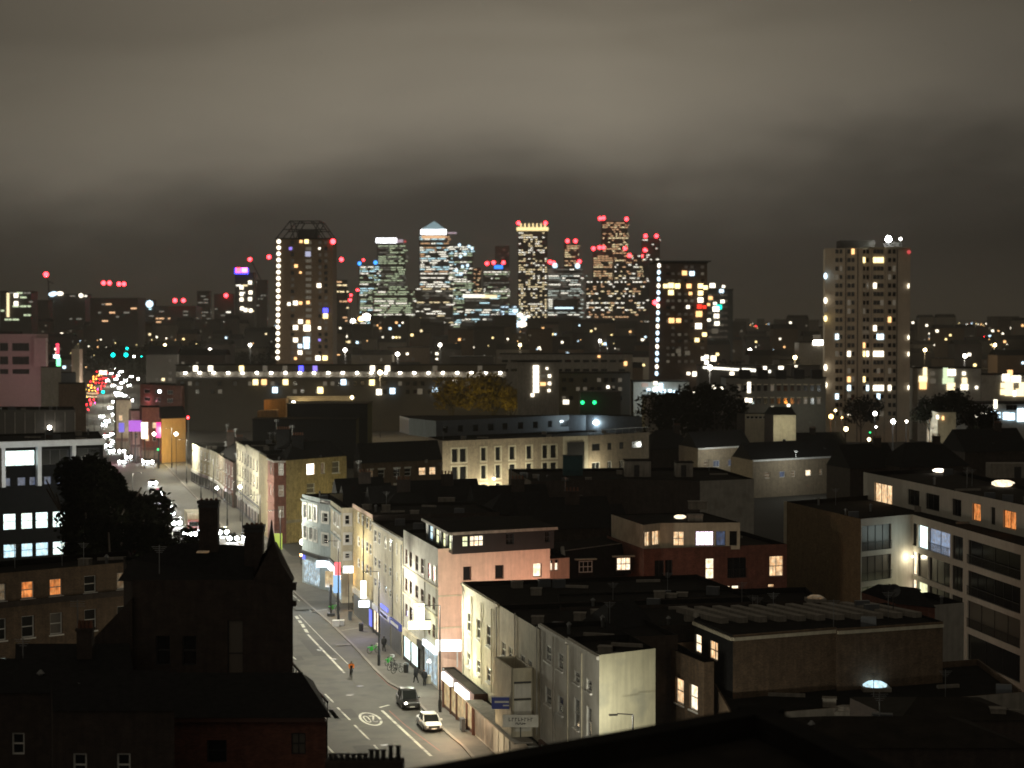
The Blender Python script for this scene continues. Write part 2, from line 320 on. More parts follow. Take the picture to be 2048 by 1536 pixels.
def shell(rt, front, back, z1, z0=0, mroof='roof', mwall='brown', par=.5, name='roof', coping=None, skip_front=True, zr=None):
    """front: ground points left to right; back: points right to left. Walls not in front are plain; flat roof inside a parapet"""
    pts = [Vector((p[0], p[1], 0)) for p in list(front)+list(back)]
    o = rt.location; n = len(pts); mb = MB(o)
    for i in range(len(front)-1 if skip_front else 0, n):
        p, q = pts[i], pts[(i+1) % n]; mb.face([(p.x, p.y, z0), (q.x, q.y, z0), (q.x, q.y, z1), (p.x, p.y, z1)])
    if not skip_front or True: mb.build('rear_wall', M[mwall], rt)
    c = sum(pts, Vector())/n; t = .14
    ins = []
    for i in range(n):
        a, b, d = pts[i-1], pts[i], pts[(i+1) % n]
        e1 = (b-a).normalized(); e2 = (d-b).normalized(); n1 = Vector((-e1.y, e1.x, 0)); n2 = Vector((-e2.y, e2.x, 0))
        k = 1+n1.dot(n2); ins.append(b+(n1+n2)*(t/max(k, .35)))
    rb = MB(o)
    rb.face([(p.x, p.y, z1-par) for p in ins])
    rb.build(name, M[mroof], rt)
    cb = MB(o)
    for i in range(n):
        j = (i+1) % n; a, b, p, q = pts[i], pts[j], ins[i], ins[j]
        cb.face([(a.x, a.y, z1), (b.x, b.y, z1), (q.x, q.y, z1), (p.x, p.y, z1)]); cb.face([(p.x, p.y, z1), (q.x, q.y, z1), (q.x, q.y, z1-par), (p.x, p.y, z1-par)])
    cb.build('parapet', M[coping or 'roof'], rt)
    if c.y < 470 and z1-z0 > 5 and not skip_front is None: clutter(rt, ins, z1-par)
def inside(p, poly):
    k = False; n = len(poly)
    for i in range(n):
        a, b = poly[i], poly[i-1]
        if (a.y > p[1]) != (b.y > p[1]) and p[0] < (b.x-a.x)*(p[1]-a.y)/(b.y-a.y)+a.x: k = not k
    return k
RC = random.Random(99)
def clutter(rt, poly, z):
    """vents, hatches, ducts and aerials on a flat roof"""
    x0, x1, y0, y1 = min(p.x for p in poly), max(p.x for p in poly), min(p.y for p in poly), max(p.y for p in poly)
    ar = (x1-x0)*(y1-y0); n = int(min(9, 2+ar/45)); o = rt.location
    for i in range(n):
        for t in range(12):
            x, y = RC.uniform(x0, x1), RC.uniform(y0, y1)
            if inside((x, y), poly) and inside((x+.7, y+.7), poly) and inside((x-.7, y-.7), poly): break
        else: continue
        k = RC.randrange(5); mb = MB(o); rz = RC.uniform(-.4, .4)
        if k == 0: mb.cyl((x, y), .14, .14, z, z+.8, 8); mb.cyl((x, y), .24, .05, z+.8, z+1.0, 8); mb.build('vent_pipe', M['steel'], rt)
        elif k == 1: mb.box((x, y, z+.3), (1.0, .9, .6), rz=rz); mb.box((x, y, z+.64), (1.1, 1.0, .07), rz=rz); mb.build('roof_hatch', M['conc'], rt)
        elif k == 2: mb.box((x, y, z+.4), (1.2, .5, .8), rz=rz); mb.cyl((x, y-.26), .01, .01, z+.1, z+.2, 4); mb.build('air_conditioner', M['lead'], rt)
        elif k == 3: mb.bar((x, y, z), (x, y, z+2.2), .05); [mb.bar((x-.5+.1*j, y, z+2.1-.12*j), (x+.5-.1*j, y, z+2.1-.12*j), .03) for j in range(4)]; mb.build('aerial', M['steel'], rt)
        else: mb.box((x, y, z+.12), (RC.uniform(1.5, 3.5), .3, .25), rz=rz); mb.build('duct', M['conc'], rt)
def building(name, label, cat, front, depth, z, walls, z0=0, mwall='brown', mroof='roof', par=.5, group=None, coping=None, bdir=None, back=None, rec=.16):
    """front: list of points (x,y) left->right; depth metres along bdir; walls: {edge index: (wins, mat)}"""
    front = [Vector((p[0], p[1], 0)) for p in front]
    rt = root(name, Vector((front[0].x, front[0].y, z0)), label, cat, group)
    bd = bdir or Vector((0, 1, 0))
    bk = [Vector((p[0], p[1], 0)) for p in back] if back else [front[-1]+bd*depth, front[0]+bd*depth]
    for i in range(len(front)-1):
        w, m = walls.get(i, ((), mwall)); wall(rt, front[i], front[i+1], z0, z, w, m, rec=rec)
    shell(rt, front, bk, z, z0, mroof, mwall, par, coping=coping)
    return rt
def chimney(rt, x, y, z0, h, w=1.2, d=.6, pots=4, m='brown', rz=0, name='chimney'):
    mb = MB(rt.location); mb.box((x, y, z0+h/2), (w, d, h), rz=rz); mb.box((x, y, z0+h+.06), (w+.15, d+.15, .16), rz=rz)
    ch = mb.build(name, M[m], rt)
    for i in range(pots):
        u = (i+.5)/pots*w-w/2
        if i == 0: ab = MB(rt.location); ab.bar((x-w/2, y, z0+h), (x-w/2, y, z0+h+1.9), .05); [ab.bar((x-w/2-.45, y, z0+h+1.8-.15*j), (x-w/2+.45, y, z0+h+1.8-.15*j), .03) for j in range(3)]; ab.build('aerial', M['steel'], ch)
        pb = MB(rt.location); pb.cyl((x+u*math.cos(rz), y+u*math.sin(rz)), .13, .10, z0+h+.14, z0+h+.62, 8); pb.build('chimney_pot', M['terracotta'], ch)
    return ch
def pbox(rt, name, c, d, m, rz=0, **k):
    mb = MB(rt.location); mb.box(c, d, rz=rz); return mb.build(name, M[m] if isinstance(m, str) else m, rt, **k)
def pitched(rt, A, B, depth, z0, rise, m='slate', over=.25, bd=None, hip=0, name='roof'):
    """ridge roof above the rectangle A-B x depth"""
    A = Vector((A[0], A[1], 0)); B = Vector((B[0], B[1], 0)); d = (B-A).normalized(); bd = bd or Vector((-d.y, d.x, 0))
    a, b, c, e = A-bd*over, B-bd*over, B+bd*(depth+over), A+bd*(depth+over); r0 = (A+bd*depth/2)+d*hip; r1 = (B+bd*depth/2)-d*hip
    mb = MB(rt.location); z = lambda p, h: (p.x, p.y, h)
    mb.face([z(a, z0), z(b, z0), z(r1, z0+rise), z(r0, z0+rise)]); mb.face([z(c, z0), z(e, z0), z(r0, z0+rise), z(r1, z0+rise)])
    mb.face([z(b, z0), z(c, z0), z(r1, z0+rise)]); mb.face([z(e, z0), z(a, z0), z(r0, z0+rise)])
    return mb.build(name, M[m], rt)
def lamp(loc, col, e, r=.15, kind='POINT', down=False, ang=2.4, name='light', parent=None):
    l = bpy.data.lights.new(name, 'SPOT' if down else kind); l.color = col; l.energy = e; l.shadow_soft_size = r
    if down: l.spot_size = ang; l.spot_blend = .6
    o = bpy.data.objects.new(name, l); COL.objects.link(o); o.location = loc
    if parent: o.parent = parent
    return o
# ================================================================ the setting
def sheet(name, pts, z, m, **k):
    mb = MB((0, 0, 0)); mb.face([(p[0], p[1], z) for p in pts]); return mb.build(name, M[m], kind='structure', **k)
sheet('ground', [(-9000, -300), (9000, -300), (9000, 26000), (-9000, 26000)], -.02, 'ground')
kp = [(1010, 1590), (927, 1494), (897, 1469), (868, 1440), (838, 1408), (808, 1383), (779, 1367), (752, 1342), (707, 1292), (657, 1244), (619, 1212), (587, 1184)]
KR = [G(*p) for p in kp]
def off(Y, w):   # point at depth Y, w metres left of the building line (bending beyond 950 m)
    if Y <= 950: x = LA.x+(LB.x-LA.x)*(Y-LA.y)/(LB.y-LA.y)
    else: x = off(950, 0).x-(Y-950)*.19
    return Vector((x-w*1.02, Y, 0))
KR += [off(y, 6.2) for y in (330, 400, 500, 650, 800, 950, 1300, 1900, 2600)]
KL = [off(y, 21.5) for y in (2600, 1900, 1300, 950, 650, 400, 250, 130)]
BLD = [off(y, -.3) for y in (2600, 1900, 1300, 950, 650, 400, 250, 130)]
sheet('road', KR+KL, 0, 'asph')
mb = MB(); mb.prism([(p.x, p.y) for p in KR+BLD], -.1, .12); mb.build('pavement_right', M['pave'], kind='structure')
KL2 = [off(y, 27.5) for y in (130, 250, 400, 650, 950, 1300, 1900, 2600)]
mb = MB(); mb.prism([(p.x, p.y) for p in KL+KL2], -.1, .12); mb.build('pavement_left', M['pave'], kind='structure')
mb = MB()
for a, b in zip(KR, KR[1:]):
    if a.y < 700: mb.bar(a+Vector((0, 0, .07)), b+Vector((0, 0, .07)), .3, .13)
mb.build('kerb', M['kerb'], kind='structure')
# side street mouth on the right, across the pavement
ja, jb = off(262.5, 7.0), off(270.5, 7.0); jc, jd = ja+SR*60, jb+SR*60
sheet('side_street', [ja, jc, jd, jb], .126, 'asph')
jn = [off(y, 7.0) for y in (312, 322)]
sheet('side_street_far', [jn[0], jn[0]+SR*48, jn[1]+SR*48, jn[1]], .126, 'asph')
# ---- painted markings, straight from their places on the road
def strip(name, pix, w=.16, m='paint', z=.004, dash=None):
    mb = MB(); P = [G(*p) for p in pix]
    for a, b in zip(P, P[1:]):
        d = (b-a).normalized(); n = Vector((-d.y, d.x, 0))*w/2
        mb.face([a-n+Vector((0, 0, z)), b-n+Vector((0, 0, z)), b+n+Vector((0, 0, z)), a+n+Vector((0, 0, z))])
    return mb.build(name, M[m], kind='structure')
strip('bus_lane_line', [(862, 1512), (764, 1421)], .28)
strip('bus_lane_line', [(689, 1346), (616, 1269)], .26)
strip('bus_lane_end_mark', [(759, 1415), (778, 1410)], .30)
for a, b in (((592, 1232), (596, 1238)), ((598, 1240), (602, 1246)), ((604, 1248), (608, 1255)), ((610, 1258), (615, 1266))): strip('lane_dash', [a, b], .40)
for a, b in (((650, 1388), (667, 1405)), ((675, 1415), (700, 1440)), ((709, 1450), (739, 1480)), ((748, 1490), (759, 1502)), ((582, 1311), (592, 1319)), ((652, 1490), (667, 1506)), ((780, 1524), (800, 1545))): strip('centre_dash', [a, b], .20)
strip('edge_line', [(598, 1230), (650, 1283), (696, 1328)], .10)
strip('red_line', [(778, 1421), (810, 1450), (880, 1502)], .10, 'redline')
strip('red_line', [(752, 1345), (779, 1371), (806, 1386)], .10, 'redline')
for a, b in (((586, 1190), (600, 1203)), ((606, 1207), (612, 1213)), ((618, 1219), (622, 1222))): strip('kerb_dash', [a, b], .18)
for q in (((620, 1226), (680, 1216)), ((683, 1263), (735, 1255)), ((672, 1292), (705, 1290))): strip('pavement_joint', [q[0], q[1]], .5, 'kerb', .125)
# speed roundel: ring and figures painted as flat strips, stretched along the lane
def roundel(px, py):
    c = G(px, py); d = -SD; r = SR*-1   # read by drivers coming along the street
    def P(u, v): return c+(SR*u*-1)+(SD*v*-1)*-1 if False else c+SR*u+SD*v
    mb = MB(); n = 40; zz = Vector((0, 0, .005))
    for i in range(n):
        a, b = 6.2832*i/n, 6.2832*(i+1)/n
        mb.face([P(1.02*math.cos(a), 3.3*math.sin(a))+zz, P(1.02*math.cos(b), 3.3*math.sin(b))+zz, P(.78*math.cos(b), 2.8*math.sin(b))+zz, P(.78*math.cos(a), 2.8*math.sin(a))+zz])
    def seg(pts, w=.15):
        for (x0, y0), (x1, y1) in zip(pts, pts[1:]):
            a, b = P(x0, y0), P(x1, y1); e = (b-a).normalized(); m = Vector((-e.y, e.x, 0))*w*(.5+.9*abs(e.dot(SR)))/1.0
            mb.face([a-m+zz, b-m+zz, b+m+zz, a+m+zz])
    s = -1   # the figures are upside down for us: this lane drives towards the viewer
    seg([(s*-.52, s*.9), (s*-.40, s*1.45), (s*-.22, s*1.45), (s*-.10, s*.9), (s*-.52, s*-1.4), (s*-.08, s*-1.4)], .13)
    seg([(s*.12, s*.9), (s*.22, s*1.45), (s*.42, s*1.45), (s*.54, s*.9), (s*.54, s*-.9), (s*.42, s*-1.45), (s*.22, s*-1.45), (s*.12, s*-.9), (s*.12, s*.9)], .12)
    return mb.build('speed_roundel', M['paint'], kind='structure')
roundel(741, 1438); roundel(566, 1262)
# ================================================================ the row on the right of the street
BK = SR
def streetb(name, label, cat, pn, pf, z, wins, m, depth, mroof='roof', par=.4, extra=None, side=None, sidewins=(), coping=None, rec=.07):
    """building on the street line from photo column pf (far) to pn (near)"""
    B_, A_ = L(pn, 1100), L(pf, 1100)
    A_.z = B_.z = 0; r_ = B_+SR*depth if side is None else Vector((side[0], side[1], 0))
    rt = root(name, Vector((A_.x, A_.y, 0)), label, cat, 'buildings in the row on the right of the street')
    wall(rt, A_, B_, 0, z, wins(A_, B_) if callable(wins) else wins, m, rec=rec)
    wall(rt, B_, r_, 0, z, sidewins(B_, r_) if callable(sidewins) else sidewins, side and extra or 'dbrick', name='flank_wall')
    shell(rt, [A_, B_, r_], [r_+SD*(A_-B_).length, A_+SR*depth], z, 0, mroof, 'dbrick', par, coping=coping)
    return rt, A_, B_
def onw(A, B, px, z): p = V(px, 1100, A, B); return Vector((p.x, p.y, z))
def shop(rt, A, B, x0, x1, fm, kind='dim', zf=3.0, hf=.75, shut=False, depth=.28, letters=0, lm=None, n=3):
    """shop unit on a facade: fascia board, stall riser, pilasters and glazing or a roller shutter"""
    a, b = onw(A, B, x0, 0), onw(A, B, x1, 0); d = (b-a).normalized(); w = (b-a).length; nr = Vector((d.y, -d.x, 0)); rz = math.atan2(d.y, d.x); o = rt.location
    mb = MB(o); c = (a+b)/2+nr*depth/2; mb.box((c.x, c.y, zf+hf/2), (w-.1, depth, hf), rz=rz); f = mb.build('fascia', fm if not isinstance(fm, str) else M[fm], rt)
    if letters:   # raised letter shapes, unreadable at this distance
        lb = MB(o); x = -w*.36; rr = random.Random(int(x0))
        while x < w*.36:
            lw = rr.uniform(.16, .34); q = (a+b)/2+d*(x+lw/2)+nr*(depth+.02); k = rr.randrange(3)
            lb.box((q.x, q.y, zf+hf*.5), (lw*.3, .04, hf*.5), rz=rz)
            if k: q2 = q+d*lw*.3; lb.box((q2.x, q2.y, zf+hf*(.5+.18*(k-1))), (lw*.5, .04, hf*.12), rz=rz)
            x += lw+.1
        lb.build('lettering', lm or M['wood'], f)
    if shut:
        mb = MB(o); c = (a+b)/2+nr*.06
        k = 0
        while .15+k*.22 < zf-.25:
            mb.box((c.x, c.y, .14+k*.22+.1), (w-.5, .07, .19), rz=rz); k += 1
        mb.build('roller_shutter', M['steel'], rt)
    else:
        mb = MB(o); c = (a+b)/2+nr*.05
        gm = GL[kind] if kind in GL else M['glass']
        for i in range(n):
            q = a+d*(w*(i+.5)/n)+nr*.03
            g = MB(o); hw = w/n/2-.08; g.face([(q-d*hw).to_tuple()[:2]+(.55,), (q+d*hw).to_tuple()[:2]+(.55,), (q+d*hw).to_tuple()[:2]+(zf-.1,), (q-d*hw).to_tuple()[:2]+(zf-.1,)])
            g.build('shop_window', gm, rt)
        mb.box((c.x, c.y, .33), (w-.2, .12, .42), rz=rz)
        for i in range(n+1): q = a+d*(w*i/n)+nr*.08; mb.box((q.x, q.y, zf/2+.06), (.16, .16, zf-.1), rz=rz)
        mb.build('shopfront', M['dark'], rt)
def cornice(rt, A, B, z, m='white', h=.28, p=.22, name='cornice'):
    a, b = Vector((A[0], A[1], 0)), Vector((B[0], B[1], 0)); d = (b-a).normalized(); nr = Vector((d.y, -d.x, 0)); c = (a+b)/2+nr*p/2
    mb = MB(rt.location); mb.box((c.x, c.y, z), ((b-a).length-.02, p, h), rz=math.atan2(d.y, d.x)); return mb.build(name, M[m], rt)
# ---- A: white painted pair with a bare party wall
r = G(1311, 1294, 13.6)
wa = lambda A, B: row(A, B, [(1149, 1160), (1174, 1184)], [(1153, 1342, 1366), (1153, 1396, 1456)], 'dark', 'w12s')
A1, a_, b_ = streetb('painted_shop_house', 'white painted corner house with stained bare party wall beside the street lamp', 'house', 1199, 1136, 13.5, wa, 'white', 5, extra='party', side=(r.x, r.y))
cornice(A1, a_, b_, 13.25); shop(A1, a_, b_, 1142, 1196, 'dark', 'dark', letters=0)
wa = lambda A, B: row(A, B, [(1091, 1103), (1116, 1127)], [(1095, 1290, 1322), (1095, 1374, 1408)], 'dark', 'w12s')
A2, a_, b_ = streetb('painted_shop_house', 'white painted house over a brown shop sign with pale letters', 'house', 1136, 1081, 13.3, wa, 'white', 9)
cornice(A2, a_, b_, 13.1); shop(A2, a_, b_, 1083, 1134, 'brownp', 'dark', letters=1)
# ---- B: pale three storey house (far part tall windows, near part set lower)
wb = lambda A, B: row(A, B, [(1003, 1011), (1017, 1025), (1041, 1050), (1056, 1064)], [(1005, 1283, 1312)], 'dark', 'w22s')
B1, a_, b_ = streetb('pale_rendered_house', 'plain pale rendered house behind the projecting sign tower', 'house', 1080, 999, 12.7, wb, 'cream', 24)
pitched(A1, a_+SR*.3-SD*3, a_+SR*.3+SD*.1, 4, 13.0, 1.0, 'slate', bd=SR) if False else None
wb = lambda A, B: row(A, B, [(934, 940), (953, 960), (973, 981)], [(934, 1222, 1262), (934, 1302, 1330)], 'dark', 'w12s')
B2, a_, b_ = streetb('pale_rendered_house', 'pale rendered house with three tall windows above two glowing white shop signs', 'house', 998.6, 924, 12.8, wb, 'cream', 24)
cornice(B2, a_, b_, 12.6, 'cream', .2, .15)
for x in (945, 965, 986): pp = onw(a_, b_, x, 0); pbox(B2, 'pilaster', (pp.x-.15, pp.y, 8.2), (.22, .10, 7.6), 'cream', rz=math.atan2((b_-a_).y, (b_-a_).x))
# ground floor projecting range of shops under B, standing out on to the pavement
def proj(pxs, w, z, name, label, m='white', mroof='roof2', cat='shop'):
    nr = -SR; F0, F1 = V(pxs[0], 1300, LA+nr*w, LB+nr*w), V(pxs[1], 1300, LA+nr*w, LB+nr*w); F0.z = F1.z = 0; A, B = F0-nr*w, F1-nr*w
    rt = root(name, F0, label, cat)
    wall(rt, F0, F1, .12, z, (), m); wall(rt, F1, B, .12, z, (), m, name='flank_wall'); shell(rt, [F0, F1, B-SR*.01], [A-SR*.01], z, .12, mroof, m, .12, skip_front=True)
    return rt, F0, F1
S1, f0, f1 = proj((884, 948), 1.3, 3.9, 'corner_takeaway', 'lit corner takeaway with two glowing white signs and warm amber windows', 'brownp', 'roof2')
def lightbox(rt, F0, F1, x0, x1, z0, z1, m, name='sign', d=.3, o=.16):
    a, b = onw(F0, F1, x0, 0), onw(F0, F1, x1, 0); dd = (b-a).normalized(); nr = Vector((dd.y, -dd.x, 0)); c = (a+b)/2+nr*o
    mb = MB(rt.location); mb.box((c.x, c.y, (z0+z1)/2), ((b-a).length, d, z1-z0), rz=math.atan2(dd.y, dd.x)); return mb.build(name, m, rt)
glow('sign_white', (1, .97, .88), 2.6, sample=True); glow('sign_yellow', (1, 1, .62), 6, sample=True); glow('sign_cold', (.80, .93, 1), 2.8, sample=True); glow('shop_amber', (1, .78, .40), .55, curtain=.5); glow('shop_cold', (.62, .85, 1), .8, curtain=.75); glow('sign_blue', (.18, .22, 1), 1.1); glow('sign_red', (1, .05, .10), 2.2); glow('neon_green', (.2, 1, .4), 3)
SW, SY, SCO = MATS['sign_white'], MATS['sign_yellow'], MATS['sign_cold']
for x0, x1 in ((889, 906), (915, 939)): lightbox(S1, f0, f1, x0, x1, 2.95, 3.7, SW)
for i, (x0, x1) in enumerate(((889, 902), (903.5, 914), (915.5, 934), (936, 946))):
    a, b = onw(f0, f1, x0, 0)-SR*.03, onw(f0, f1, x1, 0)-SR*.03; g = MB(S1.location); g.face([(a.x, a.y, .5), (b.x, b.y, .5), (b.x, b.y, 2.8), (a.x, a.y, 2.8)]); g.build('shop_window', MATS['shop_amber'], S1)
for x in (888, 902.7, 914.7, 935, 947): p = onw(f0, f1, x, 0)-SR*.1; pbox(S1, 'mullion', (p.x, p.y, 1.6), (.18, .18, 2.9), 'brownp')
S2, f0, f1 = proj((949, 1056), 1.2, 3.3, 'parade_shop', 'shop with flat grey canopy and pale panels under the projecting sign tower', 'grey', 'conc')
for x0, x1 in ((950, 968), (971, 985)):
    a, b = onw(f0, f1, x0, 0)-SR*.03, onw(f0, f1, x1, 0)-SR*.03; g = MB(S2.location); g.face([(a.x, a.y, .3), (b.x, b.y, .3), (b.x, b.y, 2.7), (a.x, a.y, 2.7)]); g.build('shop_window', GL['dim'], S2)
for i, x in enumerate((989, 1000, 1011)):
    lightbox(S2, f0, f1, x, x+9, .3, 2.7, M['white'], 'panel', .08, .05)
p0 = onw(f0, f1, 951, 3.35); p1 = onw(f0, f1, 1052, 3.35); c = (p0+p1)/2-SR*.2
pbox(S2, 'canopy', (c.x, c.y, 3.4), ((p1-p0).length, 1.6, .12), 'conc', rz=math.atan2(-SD.y, -SD.x))
# hanging name board with raised letters and the blue advertising board
oc, od = LA-SR*1.9, LB-SR*1.9; nb = V(1041, 1438, oc, od); nb = Vector((nb.x, nb.y-.8, nb.z)); rtn = root('name_board', (nb.x, nb.y, nb.z-1.4), 'white name board with dark lettering at the near end of the canopy', 'sign')
pbox(rtn, 'board', (nb.x, nb.y, nb.z), (2.9, .15, 1.0), 'white'); pbox(rtn, 'bracket', (nb.x, nb.y+.3, nb.z-.9), (.1, .1, 1.0), 'dark')
lb = MB(rtn.location); rr = random.Random(3)
for j, (n_, s_) in enumerate(((8, .30), (6, .16))):
    for i in range(n_):
        x = nb.x+(i-n_/2+.5)*s_*.85; z = nb.z+.14-.34*j; lb.box((x-.04, nb.y-.1, z), (.05, .03, s_)); lb.box((x+.05, nb.y-.1, z+s_*rr.choice((-.35, 0, .35))), (.12, .03, .05))
lb.build('lettering', M['dark'], rtn)
nb = V(1006, 1404, LA-SR*2.3, LB-SR*2.3); nb = Vector((nb.x, nb.y-.4, nb.z)); rtb = root('advert_board', (nb.x, nb.y+.3, nb.z-.9), 'blue advertising board on the canopy beside the sign tower', 'sign')
pbox(rtb, 'board', (nb.x, nb.y, nb.z), (1.9, .14, 1.0), 'bluep'); pbox(rtb, 'stripe', (nb.x-.1, nb.y-.09, nb.z+.1), (1.2, .03, .16), 'wood'); pbox(rtb, 'stripe', (nb.x+.35, nb.y-.09, nb.z-.2), (.7, .03, .1), 'wood'); pbox(rtb, 'frame', (nb.x, nb.y-.01, nb.z+.52), (2.0, .2, .06), 'wood')
# projecting sign tower: pale box open at the top, three panels on the side we see
A, B = L(992, 1300), L(1040, 1300); A.z = B.z = 0
oa, ob = LA-SR*1.9, LB-SR*1.9; tw = [V(990, 1300, oa, ob), V(1023, 1300, oa, ob)]; tw += [tw[1]+SR*1.88, tw[0]+SR*1.88]
for p in tw: p.z = 0
T_ = root('sign_tower', (tw[1].x, tw[1].y, 3.4), 'pale boxy sign tower with open top projecting over the shop canopy', 'sign tower')
zt = D(1023, 1337, tw[1].y).z
for i in range(4):
    p, q = tw[i], tw[(i+1) % 4]; d_ = (q-p).normalized(); n_ = Vector((-d_.y, d_.x, 0))*.15; mb = MB(T_.location); mb.prism([(p.x, p.y), (q.x, q.y), (q+n_).to_tuple()[:2], (p+n_).to_tuple()[:2]], 3.45, zt-.002*i); mb.build('tower_wall', M['cream'], T_)
mb = MB(T_.location); mb.face([(p.x, p.y, zt-1.3) for p in tw]); mb.build('tower_floor', M['roof'], T_)
f0, f1 = tw[1], tw[2]
dd = (f1-f0).normalized(); nn_ = Vector((dd.y, -dd.x, 0))
for i in range(3):
    c = (f0+f1)/2+nn_*.05; hh = (zt-1.2-3.8)/3; z = 3.8+hh*(i+.5); pbox(T_, 'panel', (c.x, c.y, z), ((f1-f0).length-.45, .08, hh-.25), 'white', rz=math.atan2(dd.y, dd.x)); pbox(T_, 'panel_dark_strip', (c.x, c.y, z+hh/2), ((f1-f0).length-.4, .05, .16), 'dark', rz=math.atan2(dd.y, dd.x))  # dark strip along the top of each panel
# ---- C: four storey pinkish corner block with penthouse
xsC = [(809.5, 814.5), (818.5, 823.5), (830, 836), (841, 847), (855, 860.5), (864, 870)]
wc = lambda A, B: row(A, B, xsC, [(812, 1098, 1128), (812, 1156, 1181), (812, 1207, 1233)], 'dark', 'r12', {(0, 4): ('redp', 'r12'), (0, 5): ('redp', 'r12')})
rC = G(1100, 1088, 14.7)
wcf = lambda A, B: row(A, B, [(926, 943), (990, 1008), (1066, 1084)], [(934, 1133, 1161), (934, 1184, 1205)], 'dark', 'r11', {(0, 2): ('white', 'r11')})
C1, cA, cB = streetb('corner_apartment_block', 'four storey pinkish rendered corner block with a dark glazed penthouse', 'apartment block', 876, 807, 14.7, wc, 'grey', 14, side=(rC.x, rC.y), extra='pink', sidewins=wcf, mroof='roof2')
for z in (10.6, 7.6): cornice(C1, cA, cB, z, 'stone', .22, .14, 'string_course')
for z in (9.8, 6.5): cornice(C1, cB, rC, z, 'stone', .15, .1, 'string_course')
shop(C1, cA, cB, 809, 838, 'cream', 'cyan', n=2); shop(C1, cA, cB, 838, 848, 'dark', 'dark', n=1)
# big lit sign cluster on its corner
q = onw(cA, cB, 862, 0)
E1 = root('illuminated_sign', (q.x-1.2, q.y-.6, 5.9), 'brilliant yellow white vertical sign at the corner of the pinkish block', 'sign')
mb = MB(E1.location); mb.box((q.x-1.2, q.y-.6, 7.6), (1.05, .35, 1.9)); mb.build('sign_face', SY, E1)
mb = MB(E1.location); mb.box((q.x-1.8, q.y-.7, 6.35), (1.1, .35, .8)); mb.box((q.x-.6, q.y-.62, 6.35), (1.1, .32, .8)); mb.build('sign_wing', SY, E1)
pbox(E1, 'bracket', (q.x-.5, q.y-.4, 6.9), (1.0, .1, .1), 'dark')
q2 = D(897, 1291, 204); E2 = root('illuminated_sign', (q2.x, q2.y, q2.z-.7), 'wide glowing white box sign raised over the takeaway roof', 'sign')
mb = MB(E2.location); mb.box((q2.x, q2.y, q2.z), (2.6, .4, 1.15)); mb.build('sign_face', SW, E2)
for dx in (-.9, .9): pbox(E2, 'post', (q2.x+dx, q2.y, q2.z-1.4), (.14, .14, 1.7), 'metalw')
a, b = onw(cA, cB, 850, 0), onw(cA, cB, 875, 0)
for i in range(3):
    p, q = a+(b-a)*(i/3+.03)-SR*.06, a+(b-a)*((i+1)/3-.03)-SR*.06; g = MB(C1.location); g.face([(p.x, p.y, .4), (q.x, q.y, .4), (q.x, q.y, 3.6), (p.x, p.y, 3.6)]); g.build('shop_window', MATS['shop_cold'], C1)
lightbox(C1, cA, cB, 850, 875.5, 3.7, 4.3, SCO, 'fascia')
# its penthouse
pz = 16.6; pl, pn_, pr = G(852, 1036, pz), G(905, 1064, pz), G(1108, 1053, pz)
ph = root('penthouse', (pn_.x, pn_.y, 14.3), 'dark glazed penthouse with pale eaves on top of the pinkish block', 'penthouse')
w1 = [(u, u+1.1, 14.65, 16.25, k, 'b12') for u, k in ((1.0, 'cool'), (3.0, 'green'), (6.2, 'green'), (9, 'dark'))]
Lp = (pn_-pl).length
w1 = [(Lp*.10, Lp*.26, 14.5, 16.2, 'cool', 'b12'), (Lp*.34, Lp*.50, 14.5, 16.2, 'green', 'b12'), (Lp*.60, Lp*.74, 14.5, 16.2, 'green', 'b12'), (Lp*.82, Lp*.95, 14.5, 16.2, 'green', 'b12')]
wall(ph, pl, pn_, 14.3, pz-.3, w1, 'dark')
wall(ph, pn_, pr, 14.3, pz-.3, row(pn_, pr, [(925, 938), (940, 968), (1012, 1028), (1090, 1100)], [(930, 1072, 1094)], 'dark', 'b22', {(0, 0): ('green', 'b12'), (0, 1): ('white', 'b32')}), 'dark')
shell(ph, [pl, pn_, pr], [pr+SD*9, pl+SR*12], pz-.3, 14.3, 'roof', 'dark', .05)
mb = MB(ph.location); ov = .5; P_ = [pl+SD*.2-SR*ov, pn_-SD*ov-SR*ov, pr-SD*ov+SR*.3, pr+SD*9, pl+SR*12]; mb.prism([(p.x, p.y) for p in P_], pz-.3, pz, 0, True, 1); mb.build('roof_slab', [M['conc'], M['roof']], ph)
q = G(1049, 1069, 15.6); mb = MB(ph.location); mb.ball((q.x, q.y+.6, q.z), .45, sq=.6); mb.build('wall_light', GL['bright'], ph)
# low pink rear wing
r0, r1 = G(1100, 1118, 12.4), G(1139, 1115, 12.4)
wing = building('rear_wing', 'low pink stepped wing with a lit door beside the dark slate roof', 'building', [r0, r1], 7, 12.4, {0: (row(r0, r1, [(1101, 1107), (1110, 1118)], [(1103, 1119, 1142)], 'white', 'w11'), 'pink')}, mwall='pink', bdir=SD)
